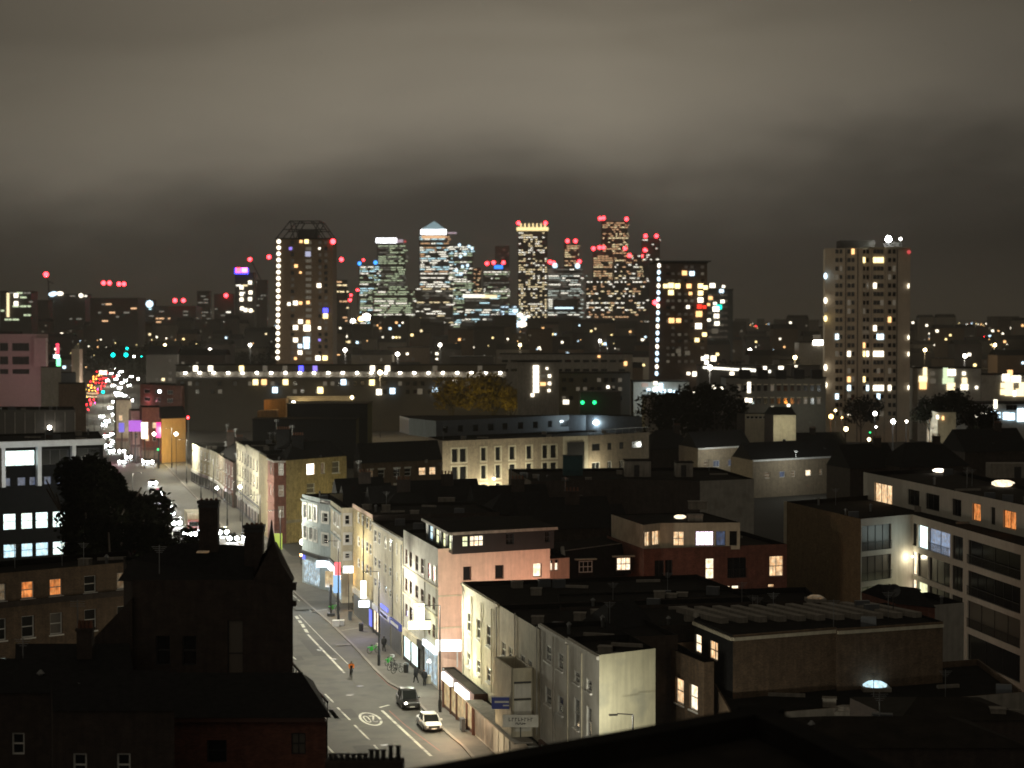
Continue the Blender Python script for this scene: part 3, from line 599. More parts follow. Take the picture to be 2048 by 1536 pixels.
# ---- D: five bay grey white house row with blue shop
wd = lambda A, B: row(A, B, [(747.5, 752), (755, 760), (767.5, 772), (776.5, 781.5), (791, 794), (799, 802.5)], [(750, 1060, 1084), (750, 1114, 1132), (750, 1156, 1172)], 'dark', 'w12')
D1, a_, b_ = streetb('terraced_house', 'pale grey rendered house over closed shutters and a blue shop sign', 'house', 805.5, 746.5, 13.7, wd, 'cream', 16)
cornice(D1, a_, b_, 13.5, 'grey'); shop(D1, a_, b_, 762, 782, 'wood', 'dark', shut=True, letters=1, lm=M['dark']); shop(D1, a_, b_, 783, 804, 'bluep', 'dark', shut=True, letters=1); shop(D1, a_, b_, 748, 760, 'wood', 'white', n=2)
lightbox(D1, a_, b_, 764, 778, 4.0, 4.45, MATS['sign_blue'], 'sign', .15)
# ---- E: dark pinkish upper floors over graffiti
we = lambda A, B: row(A, B, [(714, 718.5), (722, 726.5), (731, 735.5), (738, 742)], [(716, 1024, 1046), (716, 1072, 1092), (716, 1116, 1134)], 'dark', 'w12')
E_H, a_, b_ = streetb('terraced_house', 'yellowish brick house with painted shutters and an ochre lit corner', 'house', 746, 706.5, 14.4, we, 'yellow', 16)
cornice(E_H, a_, b_, 14.2, 'pink', .5, .1); shop(E_H, a_, b_, 708, 745, 'grey', 'dark', shut=True)
sgn = onw(a_, b_, 741, 0)-SR*.9
E3 = root('projecting_sign', (sgn.x, sgn.y, 3.0), 'tall bright yellow white projecting sign low on the yellowish brick house', 'sign'); mb = MB(E3.location); mb.box((sgn.x, sgn.y, 5.0), (.7, .25, 2.2)); mb.build('sign_face', SW, E3); mb = MB(E3.location); mb.box((sgn.x+.1, sgn.y-.6, 3.3), (1.3, .3, .8)); mb.build('sign_wing', SCO, E3)
sgn = onw(a_, b_, 743.5, 0)-SR*.1; lightbox(E_H, a_, b_, 741, 745.5, .6, 2.6, MATS['sign_blue'], 'sign', .1)
# ---- F: blue grey corner house with canted corner and balustrade
F0, F1, F2, F3, F4 = G(604, 988, 13), G(640, 997, 13), G(661, 1000, 13), G(683, 1016, 13), G(706, 1015.4, 13)
wf = {0: (row(F0, F1, [(608, 613), (619, 624.5), (629, 633.5)], [(621, 1011, 1038), (621, 1054, 1078)], 'dark', 'w12p', {(0, 1): ('green', 'w12p')}), 'blue'),
      1: (row(F1, F2, [(645, 656)], [(650, 1026, 1044), (650, 1068, 1088)], 'dark', 'w12p'), 'blue'),
      2: (row(F2, F3, [(668, 672.5), (676, 680)], [(670, 1022, 1046), (670, 1066, 1090)], 'dark', 'w12p'), 'cream'),
      3: (row(F3, F4, [(689, 699)], [(694, 1030, 1049), (694, 1068, 1086), (694, 1107, 1117)], 'dark', 'w12p'), 'cream')}
FB = building('corner_house', 'blue grey stuccoed corner house with canted corner and balustraded parapet', 'house', [F0, F1, F2, F3, F4], 0, 13, wf, mwall='cream', back=[F4+SD*22, F0+SR*14+SD*2], rec=.08)
for a, b in ((F0, F1), (F1, F2), (F2, F3)): cornice(FB, a, b, 12.2, 'blue'); cornice(FB, a, b, 8.6, 'blue', .2, .15, 'string_course'); cornice(FB, a, b, 4.6, 'dark', .5, .35, 'fascia')
mb = MB(FB.location)
for i in range(9):
    q = F1+(F2-F1)*((i+.5)/9); mb.cyl((q.x, q.y-.1), .09, .09, 12.35, 12.85, 6)
mb.build('balusters', M['dark'], FB, kind='stuff')
for x0, x1, g_ in ((608, 618, 'shop_cold'), (619, 640, 'shop_cold')):
    a, b = onw(F0, F1, x0, 0)-SR*.05, onw(F0, F1, x1, 0)-SR*.05; g = MB(FB.location); g.face([(a.x, a.y, .4), (b.x, b.y, .4), (b.x, b.y, 3.6), (a.x, a.y, 3.6)]); g.build('shop_window', MATS[g_], FB)
lightbox(FB, F0, F1, 607, 612, 3.6, 4.6, MATS['sign_blue'], 'sign', .1)
c = (F1+F2)/2-SR*.3; mb = MB(FB.location); mb.box((c.x, c.y-.6, 3.9), (1.9, .4, .9), rz=.1); mb.build('sign', SCO, FB)
lightbox(FB, F2, F3, 662, 675, 3.4, 4.4, SCO, 'sign', .4, .3); lightbox(FB, F2, F3, 664, 682, .5, 3.2, MATS['shop_cold'], 'shop_window', .06, .04)
# street furniture signs by this corner
for px, py, Y, w, h, mm, lab, cat in ((675, 1139, 262, .75, 1.9, MATS['sign_red'], 'upright red illuminated sign hanging at the canted corner', 'sign'), (697, 1139, 262, 1.4, .9, SCO, 'round white globe sign beside the red hanging sign', 'sign'), (674, 1168, 258, .95, 2.3, glow('sign_sky', (.25, .5, .85), 1.2), 'pale blue lit poster panel with white ends', 'poster'), (659, 1158, 262, 1.1, 2.1, MATS['shop_amber'], 'glowing orange stall front by the blue grey corner house', 'stall'), (722, 1139, 259, .9, .35, glow('sign_dimgrey', (.5, .55, .6), .35), 'small dim oval sign on the yellowish brick house', 'sign'), (555, 1083, 300, 1.4, 2.4, glow('sign_lime', (.55, .75, .02), .6), 'lime yellow bus stop panel behind the church spire', 'bus stop panel')):
    q = D(px, py, Y); rt_ = root('street_sign', (q.x, q.y, 0), lab, cat); mb = MB(rt_.location); mb.box((q.x, q.y, q.z), (w, .25, h)); mb.build('sign_face', mm, rt_); pbox(rt_, 'post', (q.x, q.y+.3, q.z/2), (.12, .12, q.z), 'dark')
# ---- M3: yellow brick corner block with rounded red corner
P0, P1, P2, P3 = G(535, 915, 14.3), G(548, 921, 14.3), G(572, 921, 14.3), G(693, 912, 14.3)
wm = {0: (row(P0, P1, [(539, 541.5), (545, 547)], [(543, 927, 950), (543, 970, 992)], 'blind', 'w12'), 'red'),
      1: (row(P1, P2, [(556, 567)], [(560, 926, 951), (560, 968, 993), (560, 1010, 1035)], 'dim', 'w12', {(0, 0): 'blind'}), 'red'),
      2: (row(P2, P3, [(613, 629), (641, 650), (664, 679)], [(620, 927, 950), (620, 967, 986)], 'blind', 'w12s', {(0, 0): ('bright', 'w11'), (0, 1): ('dim', 'w11'), (1, 1): (None, '')}), 'yellow')}
for k in list(wm):
    wm[k] = ([w for w in wm[k][0] if w[4]], wm[k][1])
wm[2] = ([w for w in wm[2][0]], 'yellow')
MB3 = building('corner_public_house', 'yellow brick corner building with rounded red corner and one brilliant window', 'building', [P0, P1, P2, P3], 14, 14.3, wm, mwall='yellow', bdir=SD)
for a, b in ((P0, P1), (P1, P2)): cornice(MB3, a, b, 14.1, 'grey', .3, .2); cornice(MB3, a, b, 10.2, 'red', .3, .12, 'string_course'); cornice(MB3, a, b, 6.6, 'red', .3, .12, 'string_course')
pitched(MB3, P2+SD*.5, P3+SD*.5, 12, 14.31, 2.6, 'slate', bd=SD, hip=3)
cornice(MB3, P2, P3, 3.7, 'conc', .5, .15, 'fascia')
chimney(MB3, *(P2+SD*7+SR*3).xy, 15.5, 2.6, 2.0, .8, 5, 'slate'); chimney(MB3, *(P2+SD*12+SR*1).xy, 15.5, 3.4, 2.4, .8, 6, 'slate')
# ---- M4: three pale houses continuing the row
for pn, pf, z, m_, lab, nb in ((534, 518.6, 14.4, 'grey', 'white grey house with raised parapet next to the rounded red corner', 3), (518.2, 494, 14.3, 'cream', 'pale yellow lit house in the middle of the far terrace', 4), (493.6, 474, 13.8, 'cream', 'cream house at the far end of the tall terrace', 4)):
    Ld = (L(pn, 1000)-L(pf, 1000)).xy.length; ww = []
    for i in range(nb):
        u = Ld*(i+.5)/nb
        for zb, zt_ in ((10.4, 12.4), (7.3, 9.4), (4.6, 6.2)): ww.append((u-.7, u+.7, zb, zt_, R.choice(('dark', 'dark', 'dark', 'dim')), 'b12s'))
    h, a_, b_ = streetb('terraced_house', lab, 'house', pn, pf, z, ww, m_, 14, rec=.03); cornice(h, a_, b_, z-.2, m_); cornice(h, a_, b_, 3.9, 'dark', .4, .2, 'fascia'); shop(h, a_, b_, pf+.5, pn-.5, 'grey', R.choice(('dim', 'dark')), zf=2.8, hf=.6, n=4)
# ---- lower houses beyond
Q = [G(384, 886, 9.3), G(400, 893.5, 9.3), G(419, 899, 9.3), G(434, 906, 9.3), G(450, 917, 9.3), G(466, 926, 9.3)]
for i, (m_, lab) in enumerate((('cream', 'low cream house at the corner before the ochre wall'), ('yellow', 'low yellowish house in the far lower terrace'), ('cream', 'narrow low cream house in the far lower terrace'), ('stock', 'low buff brick house next to the red brick one'), ('red', 'low dark red brick house before the tall terrace'))):
    a, b = Q[i], Q[i+1]; Ld = (b-a).xy.length; ww = [(Ld*(k+.3)/2.6, Ld*(k+.3)/2.6+1, zb, zb+1.8, R.choice(('dark', 'dim', 'blind')), 'w12s') for k in range(3) for zb in (3.9, 6.6)]
    h = building('terraced_house', lab, 'house', [a, b], 12, 9.3+.01*i, {0: (ww, m_)}, mwall='dbrick', bdir=SR, rec=.03)
    shop(h, a, b, (384, 400, 419, 434, 450)[i]+.5, (400, 419, 434, 450, 466)[i]-.5, R.choice(('grey', 'brownp', 'wood')), R.choice(('dim', 'dark')), zf=2.6, hf=.6, n=3)
    if i > 2: pitched(h, a+SR*1, b+SR*1, 9, 9.33, 3.6, 'slate', bd=SR); chimney(h, *(a+SR*3).xy, 9.5, 4.2, 1.6, .8, 4, 'dbrick')
# big blank gable behind the low terrace
a, b = G(466, 886, 13), G(474, 884, 13)
OW0, OW1 = G(323, 838, 12), G(371, 836, 12)
OW = building('corner_building', 'ochre lit blank gable wall facing down the street', 'building', [OW0, OW1], 16, 12, {0: ((), 'orangew')}, mwall='orangew', bdir=SD)
pitched(OW, OW0+SD*.3, OW1+SD*.3, 14, 12.02, 3, 'slate', bd=SD)
rt_ = root('brick_block', G(281, 800, 12), 'dim red brick block behind the ochre gable', 'building'); o_ = G(281, 806, 12)
a, b = G(280, 768, 16), G(362, 772, 16); RB = building('brick_block', 'dim red brick block with pink wash beyond the ochre gable', 'building', [a, b], 20, 16, {0: (row(a, b, [(288, 300), (310, 322), (334, 346)], [(290, 778, 786), (290, 794, 802)], 'dark', 'w11'), 'red')}, mwall='red')
bpy.data.objects.remove(rt_)
# ================================================================ right of the row
# M8: dark slate mansard house with dormers between pale raking parapets
z = 12.0; a, b = G(1128, 1104, z), G(1280, 1084, z)
H8 = building('slate_mansard_house', 'dark slate mansard house with two white hooded dormers', 'house', [a-SD*1.5, b-SD*1.5], 10, 8.6, {0: ((), 'dbrick')}, mwall='dbrick', bdir=SD, par=.1)
mb = MB(H8.location); f0, f1 = a-SD*1.4, b-SD*1.4; g0, g1 = a+SD*.8, b+SD*.8
mb.face([(f0.x, f0.y, 8.65), (f1.x, f1.y, 8.65), (g1.x, g1.y, z), (g0.x, g0.y, z)]); mb.build('mansard_slope', M['slate'], H8)
mb = MB(H8.location); mb.prism([(p.x, p.y) for p in (g0, g1, g1+SD*8, g0+SD*8)], 8.7, z-.02, 0); mb.build('attic', M['roof'], H8)
mb = MB(H8.location); mb.bar((g0.x, g0.y, z+.02), (g1.x, g1.y, z+.02), .12, .08); mb.build('ridge_flashing', M['conc'], H8)
for p_, q_ in ((f0, g0), (f1, g1)):
    mb = MB(H8.location); mb.bar((p_.x, p_.y-.4, 8.4), (q_.x, q_.y, z+.45), .35, .5); mb.build('raking_parapet', M['grey'], H8)
for x0, x1, yt, yb, k in ((1156, 1187, 1120, 1146, 'dark'), (1231, 1263, 1114, 1142, 'white')):
    p_ = G(x0, yb, 9.6); q_ = G(x1, yb, 9.6); q_.y = p_.y+.5; t_ = D(x0, yt, p_.y).z
    o = bpy.data.objects.new('dormer', None)
    mb = MB(H8.location); mb.prism([(p_.x, p_.y), (q_.x, q_.y), (q_.x, q_.y+2), (p_.x, p_.y+2)], 9.2, t_, 0); dm = mb.build('dormer', M['slate'], H8); bpy.data.objects.remove(o)
    mb = MB(H8.location); mb.bar((p_.x-.35, p_.y-.2, t_+.08), (q_.x+.35, q_.y-.2, t_+.08), .5, .14); mb.build('dormer_hood', M['stone'], dm)
    f, pm = win_meshes((q_-p_).length-.2, t_-9.7, 'w22'); w = (q_-p_).length-.2; wn = link('window', win_meshes(w, t_-9.75, 'w32')[0], H8, Vector((p_.x+.1, p_.y-.08, 9.65))-H8.location, math.atan2(q_.y-p_.y, q_.x-p_.x))
    link('pane', pane_mesh(0, 0, k, win_meshes(w, t_-9.75, 'w32')[1], (round(w, 1), round(t_-9.75, 1), 'm')), wn)
# M9: red brick flats with cream top storey
z = 12.3; a, b = G(1288, 1098, z), G(1574, 1088, z)
w9 = row(a, b, [(1310, 1329), (1331, 1346), (1412, 1429), (1456, 1494), (1540, 1568)], [(1420, 1117, 1158)], 'dark', 'b21', {(0, 0): 'dark', (0, 2): ('white', 'w12'), (0, 3): ('dark', 'b31j'), (0, 4): ('warm', 'w22')})
w9 += row(a, b, [(1303, 1312), (1364, 1378), (1411, 1427), (1456, 1462), (1465, 1480), (1538, 1551)], [(1420, 1173, 1180)], 'white', 'b11', {(0, 5): ('warm', 'b11')})
M9 = building('red_brick_flats', 'red brick flats with a cream top storey and violet white lit window', 'apartment block', [a, b], 15, z, {0: (w9, 'red')}, mwall='red', bdir=SD, mroof='roof2')
z2 = 15.0; p0, p1, p2 = G(1287, 1050, z2), G(1320, 1046, z2), G(1480, 1045, z2)
w10 = row(p1, p2, [(1347, 1370), (1392, 1429), (1433, 1452), (1460, 1475)], [(1360, 1063, 1092)], 'warm', 'w22', {(0, 1): ('violet', 'w41'), (0, 2): ('blue' and 'dimb', 'b11'), (0, 3): ('dark', 'b11')})
w11 = row(p0, p1, [(1290, 1301), (1305, 1320)], [(1293, 1064, 1093)], 'warm', 'w21')
T9 = building('set_back_storey', 'cream set back top storey with warm lit windows above red brick', 'penthouse', [p0, p1, p2], 13, z2, {0: (w11, 'cream'), 1: (w10, 'cream')}, z0=z-.4, mwall='cream', bdir=SD, par=.1)
q = G(1360, 1037, z2-.1); sk = root('roof_light', (q.x, q.y, z2-.1), 'glowing oval roof light on the flats with the violet window', 'roof light'); mb = MB(sk.location); mb.ball((q.x, q.y, z2+.1), .75, sq=.35, n=12); mb.build('dome', GL['white'], sk)
for (px, py, w, h, lab) in ((1395, 1018, 2.2, .9, 'upper pale plant box on the flats roof'), (1390, 1042, 1.7, .7, 'lower pale plant box beside the glowing oval roof light')):
    q = G(px, py, z2); pb = root('plant_box', (q.x, q.y, z2-.1), lab, 'roof plant'); pbox(pb, 'casing', (q.x, q.y, z2+h/2), (w, 1.4, h), 'conc'); pbox(pb, 'lid', (q.x, q.y, z2+h+.05), (w+.15, 1.55, .08), 'conc')
# M10: apartment complex at the right edge
z = 15.0; w0, w1_, w2_, w3_, w4_ = G(1572, 1003, z), G(1722, 1038, z), G(1796, 1031, z), G(1825, 1029, z), G(2060, 1096, z)
wf = row(w1_, w2_, [(1725, 1784)], [(1730, 1052, 1103), (1730, 1113, 1163), (1730, 1174, 1225)], 'blind', 'b41j')
wr = row(w3_, w4_, [(1826, 1835), (1838, 1857), (1860, 1902), (1906, 1928), (1938, 2044)], [(1830, 1047, 1092), (1830, 1104, 1150), (1830, 1160, 1210), (1830, 1222, 1270), (1830, 1283, 1330)], 'dark', 'b31', {(0, 1): ('cyan', 'b11'), (0, 2): ('tv', 'b21j'), (1, 0): ('white', 'b11'), (2, 0): ('white', 'b11'), (1, 1): ('blind', 'b11'), (2, 1): ('green', 'b11'), (3, 3): ('dim', 'b21'), (3, 2): 'dim', (0, 3): ('dark', 'b21'), (0, 4): ('dark', 'b41j'), (1, 4): ('dark', 'b61j'), (2, 4): ('blind', 'b41j')})
AP = building('white_apartment_block', 'angled white apartment block with big balconies at the picture edge beside a bare brown wall', 'apartment block', [w0, w1_, w2_, w3_, w4_], 0, z, {0: ((), 'olive'), 1: (wf, 'apt'), 2: ((), 'apt'), 3: (wr, 'apt')}, mwall='apt', back=[w4_+SR*12+SD*2, w0+SD*8+SR*18], coping='roof')
mb = MB(AP.location); mb.box((w0.x-.1, w0.y-.1, 7.5), (.35, .35, 15.05)); mb.build('downpipe', M['stone'], AP)
for zz in (3.0, 6.0, 9.0, 12.0):
    pass
u0, u1, u2 = G(1727, 944, 18), G(1797, 958, 18), G(2060, 1013, 18)
wt = row(u1, u2, [(1816, 1840), (1852, 1880), (1905, 1924), (1946, 1963), (1983, 1992), (2008, 2034)], [(1820, 978, 1010)], 'dark', 'b21', {(0, 3): ('orange', 'b11'), (0, 5): ('orange', 'b21')})
TT = building('upper_apartment_storeys', 'long grey set back top storey with two orange lit windows', 'apartment block', [u0, u1, u2], 0, 18, {0: (row(u0, u1, [(1750, 1785)], [(1760, 966, 1008)], 'warm', 'b31'), 'apt'), 1: (wt, 'apt')}, mwall='apt', back=[u2+SR*9, u0+SR*14+SD*4], mroof='roof2')
for px, py, r_, k, lab in ((1878, 940, .9, 'bright', 'bright round roof light behind the long grey top storey'), (2006, 966, 1.5, 'white', 'wide glowing roof light on the long grey top storey')):
    q = G(px, py, 18); sk = root('roof_light', (q.x, q.y, 17.6), lab, 'roof light'); mb = MB(sk.location); mb.ball((q.x, q.y, 17.95), r_, sq=.3, n=12); mb.build('dome', GL[k], sk)
q = G(2022, 950, 18); pb = root('plant_room', (q.x, q.y, 17.5), 'pale boxy plant room on the long grey top storey roof', 'plant room'); pbox(pb, 'casing', (q.x, q.y+2, 18.5), (5, 3, 1.9), 'conc'); pbox(pb, 'door', (q.x+1, q.y+.47, 18.3), (.9, .08, 1.5), 'dark')
q = (w2_+w3_)/2; fx = root('wall_lamp', (w3_.x-.6, w3_.y-.5, 9.5), 'bright wall lamp in the angle of the white apartment block', 'lamp'); mb = MB(fx.location); mb.ball((w3_.x-.1, w3_.y-.6, 10.0), .16); mb.build('globe', GL['bright'], fx); lamp((w3_.x-.5, w3_.y-1.2, 10.0), (1, .88, .6), 90, .2)
# ---- brown brick wing and the long block with ribbed roof strips
z = 12.2; a, b, c = G(1312, 1286, z), G(1408, 1325, z), G(1428, 1323, z)
wx = row(a, b, [(1324, 1341), (1352, 1369), (1380, 1397)], [(1330, 1345, 1394)], 'warm', 'w12s', {(0, 2): ('white', 'w12s')}) + row(a, b, [(1321, 1345)], [(1330, 1436, 1475)], 'white', 'w11')
BW = building('brown_brick_wing', 'brown brick wing with three lit sash windows beside the bare party wall', 'house', [a, b, c], 0, z, {0: (wx, 'brown'), 1: ((), 'brown')}, mwall='brown', back=[c+SD*9, a+SR*6+SD*1])
z = 14.2; a, b, c0, c1, c2 = G(1388, 1238, z), G(1466, 1270, z), G(1672, 1254, z), G(1674, 1257, z), G(1886, 1243, z)
wy = row(a, b, [(1386+4, 1404), (1419, 1437)], [(1395, 1269, 1306)], 'white', 'w12', {(0, 1): ('warm', 'w22')})
RBK = building('long_brick_block', 'long dark brick block with white fascia and ribbed roof strips', 'building', [a, b, c0, c1, c2], 0, z, {0: (wy, 'slate'), 1: ((), 'brown'), 2: ((), 'brown'), 3: ((), 'brown')}, mwall='brown', back=[c2+SD*11, a+SR*2+SD*3], par=.15)
for p_, q_ in ((a, b), (b, c0), (c1, c2)): cornice(RBK, p_, q_, z-.32, 'stone', .26, .16, 'fascia')
for i in range(11):
    x = 1452+i*39; p_ = G(x, 1250-i*1.2, z-.1); q_ = p_+Vector((-3.0-.05*i, 7.6, 0))
    mb = MB(RBK.location); mb.bar((p_.x, p_.y+1.1, z+.06), (q_.x, q_.y, z+.06), .75, .45); mb.build('roof_rib', M['conc'], RBK)
z = 9.8; a, b = G(1425, 1362, z), G(1962, 1322, z)
FR = building('flat_roofed_range', 'low flat roofed range with pale parapets in front of the long brick block', 'building', [G(1425, 1362, z)-SD*.1+Vector((0, -14, 0)), G(1962, 1322, z)+Vector((0, -14, 0))], 15, z, {0: ((), 'conc')}, mwall='brown', bdir=Vector((0, 1, 0)), coping='brown')
for px, py, k, lab, m_ in ((1750, 1369, 'bright', 'brilliant white roof light on the dark flat roofed range', 1.0), (1691, 1416, None, 'dim domed roof light nearer than the brilliant white one, first of two', .8), (1752, 1411, None, 'dim domed roof light nearer than the brilliant white one, second of two', .8), (1631, 1194, 'dim', 'faint oval roof light before the bare brown wall', .8)):
    zz = 9.4 if py > 1200 else 13.0
    q = G(px, py, zz+.3); sk = root('roof_light', (q.x, q.y, zz), lab, 'roof light'); mb = MB(sk.location); mb.ball((q.x, q.y, zz+.2), m_, sq=.4, n=10); mb.build('dome', GL['cool'] if k == 'bright' else GL['dim'] if k else M['conc'], sk); pbox(sk, 'kerb_frame', (q.x, q.y, zz+.05), (m_*2.2, m_*2.2, .3), 'conc')
z = 12.6; a, b = G(1180, 1196, z), G(1700, 1186, z)
RB2 = building('flat_roofed_building', 'wide dark flat roofed building in front of the red brick flats', 'building', [G(1120, 1215, z), G(1640, 1200, z)], 9, z, {0: ((), 'dbrick')}, mwall='dbrick', bdir=Vector((0, 1, 0)))
a, b = G(1290, 1235, 12.9), G(1400, 1232, 12.9)
pz0 = G(1230, 1262, 12.5)
PR = building('dark_roofed_house', 'dark unlit hipped house behind the stained party wall', 'house', [G(1215, 1275, 12.4), G(1320, 1262, 12.4)], 8, 12.4, {0: ((), 'dbrick')}, mwall='dbrick', bdir=SD)
pitched(PR, G(1215, 1275, 12.4), G(1320, 1262, 12.4), 8, 12.45, 2.2, 'slate', bd=SD, hip=1.5)
# pale wall block and satellite dish at its right
a, b = G(1868, 1210, 13.5), G(1928, 1205, 13.5)
PW = building('pale_end_wall', 'blank pale end wall beside the long dark brick block', 'building', [a, b], 7, 13.5, {0: ((), 'grey')}, mwall='grey', bdir=SD)
a, b = G(1790, 1188, 15), G(1870, 1196, 15)
SH = building('low_roof_house', 'small dark roofed house with satellite dish before the white apartments', 'house', [a, b], 7, 14.2, {0: ((), 'red')}, mwall='red', bdir=SD); pitched(SH, a, b, 7, 14.2, 1.2, 'slate', bd=SD)
q = G(1788, 1181, 16); ds = root('satellite_dish', (q.x, q.y, 14.4), 'black satellite dish on the small dark roofed house', 'satellite dish'); mb = MB(ds.location)
for i in range(14):
    a0, a1 = 6.2832*i/14, 6.2832*(i+1)/14; mb.face([(q.x, q.y+.15, 16), (q.x+.55*math.cos(a0), q.y, 16+.55*math.sin(a0)), (q.x+.55*math.cos(a1), q.y, 16+.55*math.sin(a1))])
mb.build('dish', M['dark'], ds); pbox(ds, 'mast', (q.x, q.y+.3, 15.2), (.08, .08, 1.6), 'dark'); pbox(ds, 'arm', (q.x, q.y-.3, 15.8), (.05, .7, .05), 'dark')
# ---- M7: wide dark flat roofed block with three roof boxes
z = 12; a, b = G(1062, 957, z), G(1508, 962, z)
M7 = building('wide_dark_block', 'wide dark red brick block with two pale roof boxes', 'building', [G(1062, 962, z), G(1240, 958, z), G(1400, 962, z), G(1508, 958, z)], 28, z, {0: ((), 'dbrick'), 1: ((), 'dbrick'), 2: ((), 'grey')}, mwall='dbrick', bdir=SD*1.0+Vector((.1, 0, 0)))
for x0, x1, yt, h, lab in ((1250, 1302, 922, 2.6, 'pale roof box with a dark door, beside the narrow lit window'), (1352, 1386, 926, 2.2, 'smaller pale roof box on the wide dark red brick block')):
    p_ = D(x0, yt, 342); q_ = D(x1, yt, 342); pb = root('roof_box', (p_.x, 342, 11.5), lab, 'plant room'); w = q_.x-p_.x
    pbox(pb, 'casing', ((p_.x+q_.x)/2, 344, (11.55+p_.z)/2), (w, 4, p_.z-11.55), 'conc'); pbox(pb, 'door', (p_.x+w*.45, 341.95, 12.6), (.9, .08, 2.0), 'dark'); pbox(pb, 'lid', ((p_.x+q_.x)/2, 344, p_.z+.06), (w+.3, 4.3, .1), 'roof')
q = D(1146, 912, 345); tl = root('hoarding', (q.x, 345, 11.5), 'dark teal tarpaulin box in front of the white portal', 'hoarding'); pbox(tl, 'sheet', (q.x, 347, (q.z+11.5)/2), (3.4, 3, q.z-11.5), 'teal'); pbox(tl, 'rail', (q.x, 345.4, q.z+.05), (3.5, .1, .1), 'dark')
# ---- M1: long modern block
z = 13; a, b, c, d = G(885, 882, z), G(1126, 873, z), G(1176, 871.5, z), G(1298, 864, z)
xs1 = [(903.5, 915.5), (919.5, 932.5), (962, 972.5), (991, 1001.5), (1019, 1029.5), (1053, 1063.5), (1085, 1096), (1101, 1113)]
w1 = row(a, b, xs1, [(903, 898, 925), (903, 934, 961), (903, 971, 1000)], 'dark', 's11p', {})
M1 = building('modern_apartment_block', 'long pale brick modern block with stone framed windows', 'apartment block', [a, b, c, d], 16, z, {0: (w1, 'stock'), 1: ((), 'stone'), 2: (row(c, d, [(1184, 1200), (1215, 1224), (1239, 1248), (1264, 1285)], [(1186, 888, 902), (1186, 925, 945)], 'dark', 'w21', {(0, 0): ('dark', 'b11'), (0, 1): ('dark', 'b11'), (0, 2): ('dark', 'b11'), (0, 3): ('dark', 'b11')}), 'stock')}, mwall='stock', bdir=SD)
e = (c-b).normalized(); nr = Vector((e.y, -e.x, 0)); w = (c-b).length; mb = MB(M1.location); cc = (b+c)/2+nr*.05
mb.box((cc.x+nr.x*.06, cc.y+nr.y*.06, 8.0), (w*.68, .12, 7.4), rz=math.atan2(e.y, e.x)); mb.build('portal_recess', M['dark'], M1)
lp = V(988, 957, a, b); wl = root('wall_lamp', (lp.x, lp.y-.4, lp.z-.3), 'bright wall lamp on the long pale brick block', 'lamp'); mb = MB(wl.location); mb.ball((lp.x, lp.y-.6, lp.z), .22); mb.build('globe', gl('w'), wl)
lamp((lp.x, lp.y-3.5, lp.z-3.6), (1, .92, .62), 4600, .3)
for px_, e_ in ((915, 3000), (1065, 2600), (1235, 2600)):
    lq = G(px_, 990, 5); lamp((lq.x, V(px_, 957, a, b).y-6, 5.5), (1, .93, .66), e_*.55, .4)  # added unseen lamps that brighten the long facade
z = 16.4; p0, p1, p2, p3 = G(818, 836, z), G(872, 842, z), G(1155, 829, z), G(1284, 834, z)
wt = row(p1, p2, [(886, 896), (916, 926), (946, 957), (976, 988), (1005, 1016), (1036, 1047), (1066, 1076), (1096, 1104), (1121, 1150)], [(890, 852, 866)], 'dark', 'b11')
TP = building('grey_top_storey', 'blue grey clad top storey set back on the long pale brick block', 'penthouse', [p0, p1, p2, p3], 12, z, {0: ((), 'blue'), 1: (wt, 'lead'), 2: ((), 'lead')}, z0=12.6, mwall='lead', bdir=SD, par=.1)
q = D(1190, 845, p2.y-3); fl = root('floodlight', (q.x, q.y, 12.6), 'dazzling white floodlight on the blue grey top storey terrace', 'floodlight'); mb = MB(fl.location); mb.ball(q, .42, n=10); mb.build('lamp_glass', gl('W'), fl); pbox(fl, 'bracket', (q.x, q.y+.5, q.z-.3), (.12, .8, .1), 'dark'); pbox(fl, 'post', (q.x, q.y+.3, (q.z+12.6)/2), (.12, .12, q.z-12.6), 'dark'); lamp((q.x, q.y-.9, q.z), (.72, .93, 1), 1100, .3)
q = D(1215, 847, p2.y-3); fl = root('floodlight', (q.x, q.y, 12.6), 'smaller blue white floodlight beside the dazzling one', 'floodlight'); mb = MB(fl.location); mb.ball(q, .25, n=8); mb.build('lamp_glass', gl('c'), fl); pbox(fl, 'post', (q.x, q.y+.2, (q.z+12.6)/2), (.1, .1, q.z-12.6), 'dark')
mb = MB((c.x, c.y, 13)); rl = root('terrace_railing', (c.x, c.y, 13), 'thin terrace railing above the right section of the long pale brick block', 'railing')
e = (d-c).normalized(); n_ = 9
for i in range(n_+1): p_ = c+e*((d-c).length*i/n_); mb.bar((p_.x, p_.y+.3, 12.9), (p_.x, p_.y+.3, 14.1), .09)
mb.build('posts', M['steel'], rl, kind='stuff'); mb = MB((c.x, c.y, 13)); mb.bar((c.x, c.y+.3, 14.1), (d.x, d.y+.3, 14.1), .1); mb.build('handrail', M['steel'], rl)
q = D(1178, 803, 520); gb = root('low_roof_building', (q.x, 520, 0), 'dim grey building with two green lamps above the floodlight', 'building'); pbox(gb, 'wall', (q.x+3, 526, 10), (10.5, 10, 20), 'fard')
zz = D(1178, 802, 520).z; bpy.data.objects[gb.children[0].name].scale = (1, 1, 1)
for px in (1165, 1189): q = D(px, 805, 519.5); mb = MB(gb.location); mb.ball(q, .5); mb.build('green_lamp', gl('g'), gb)
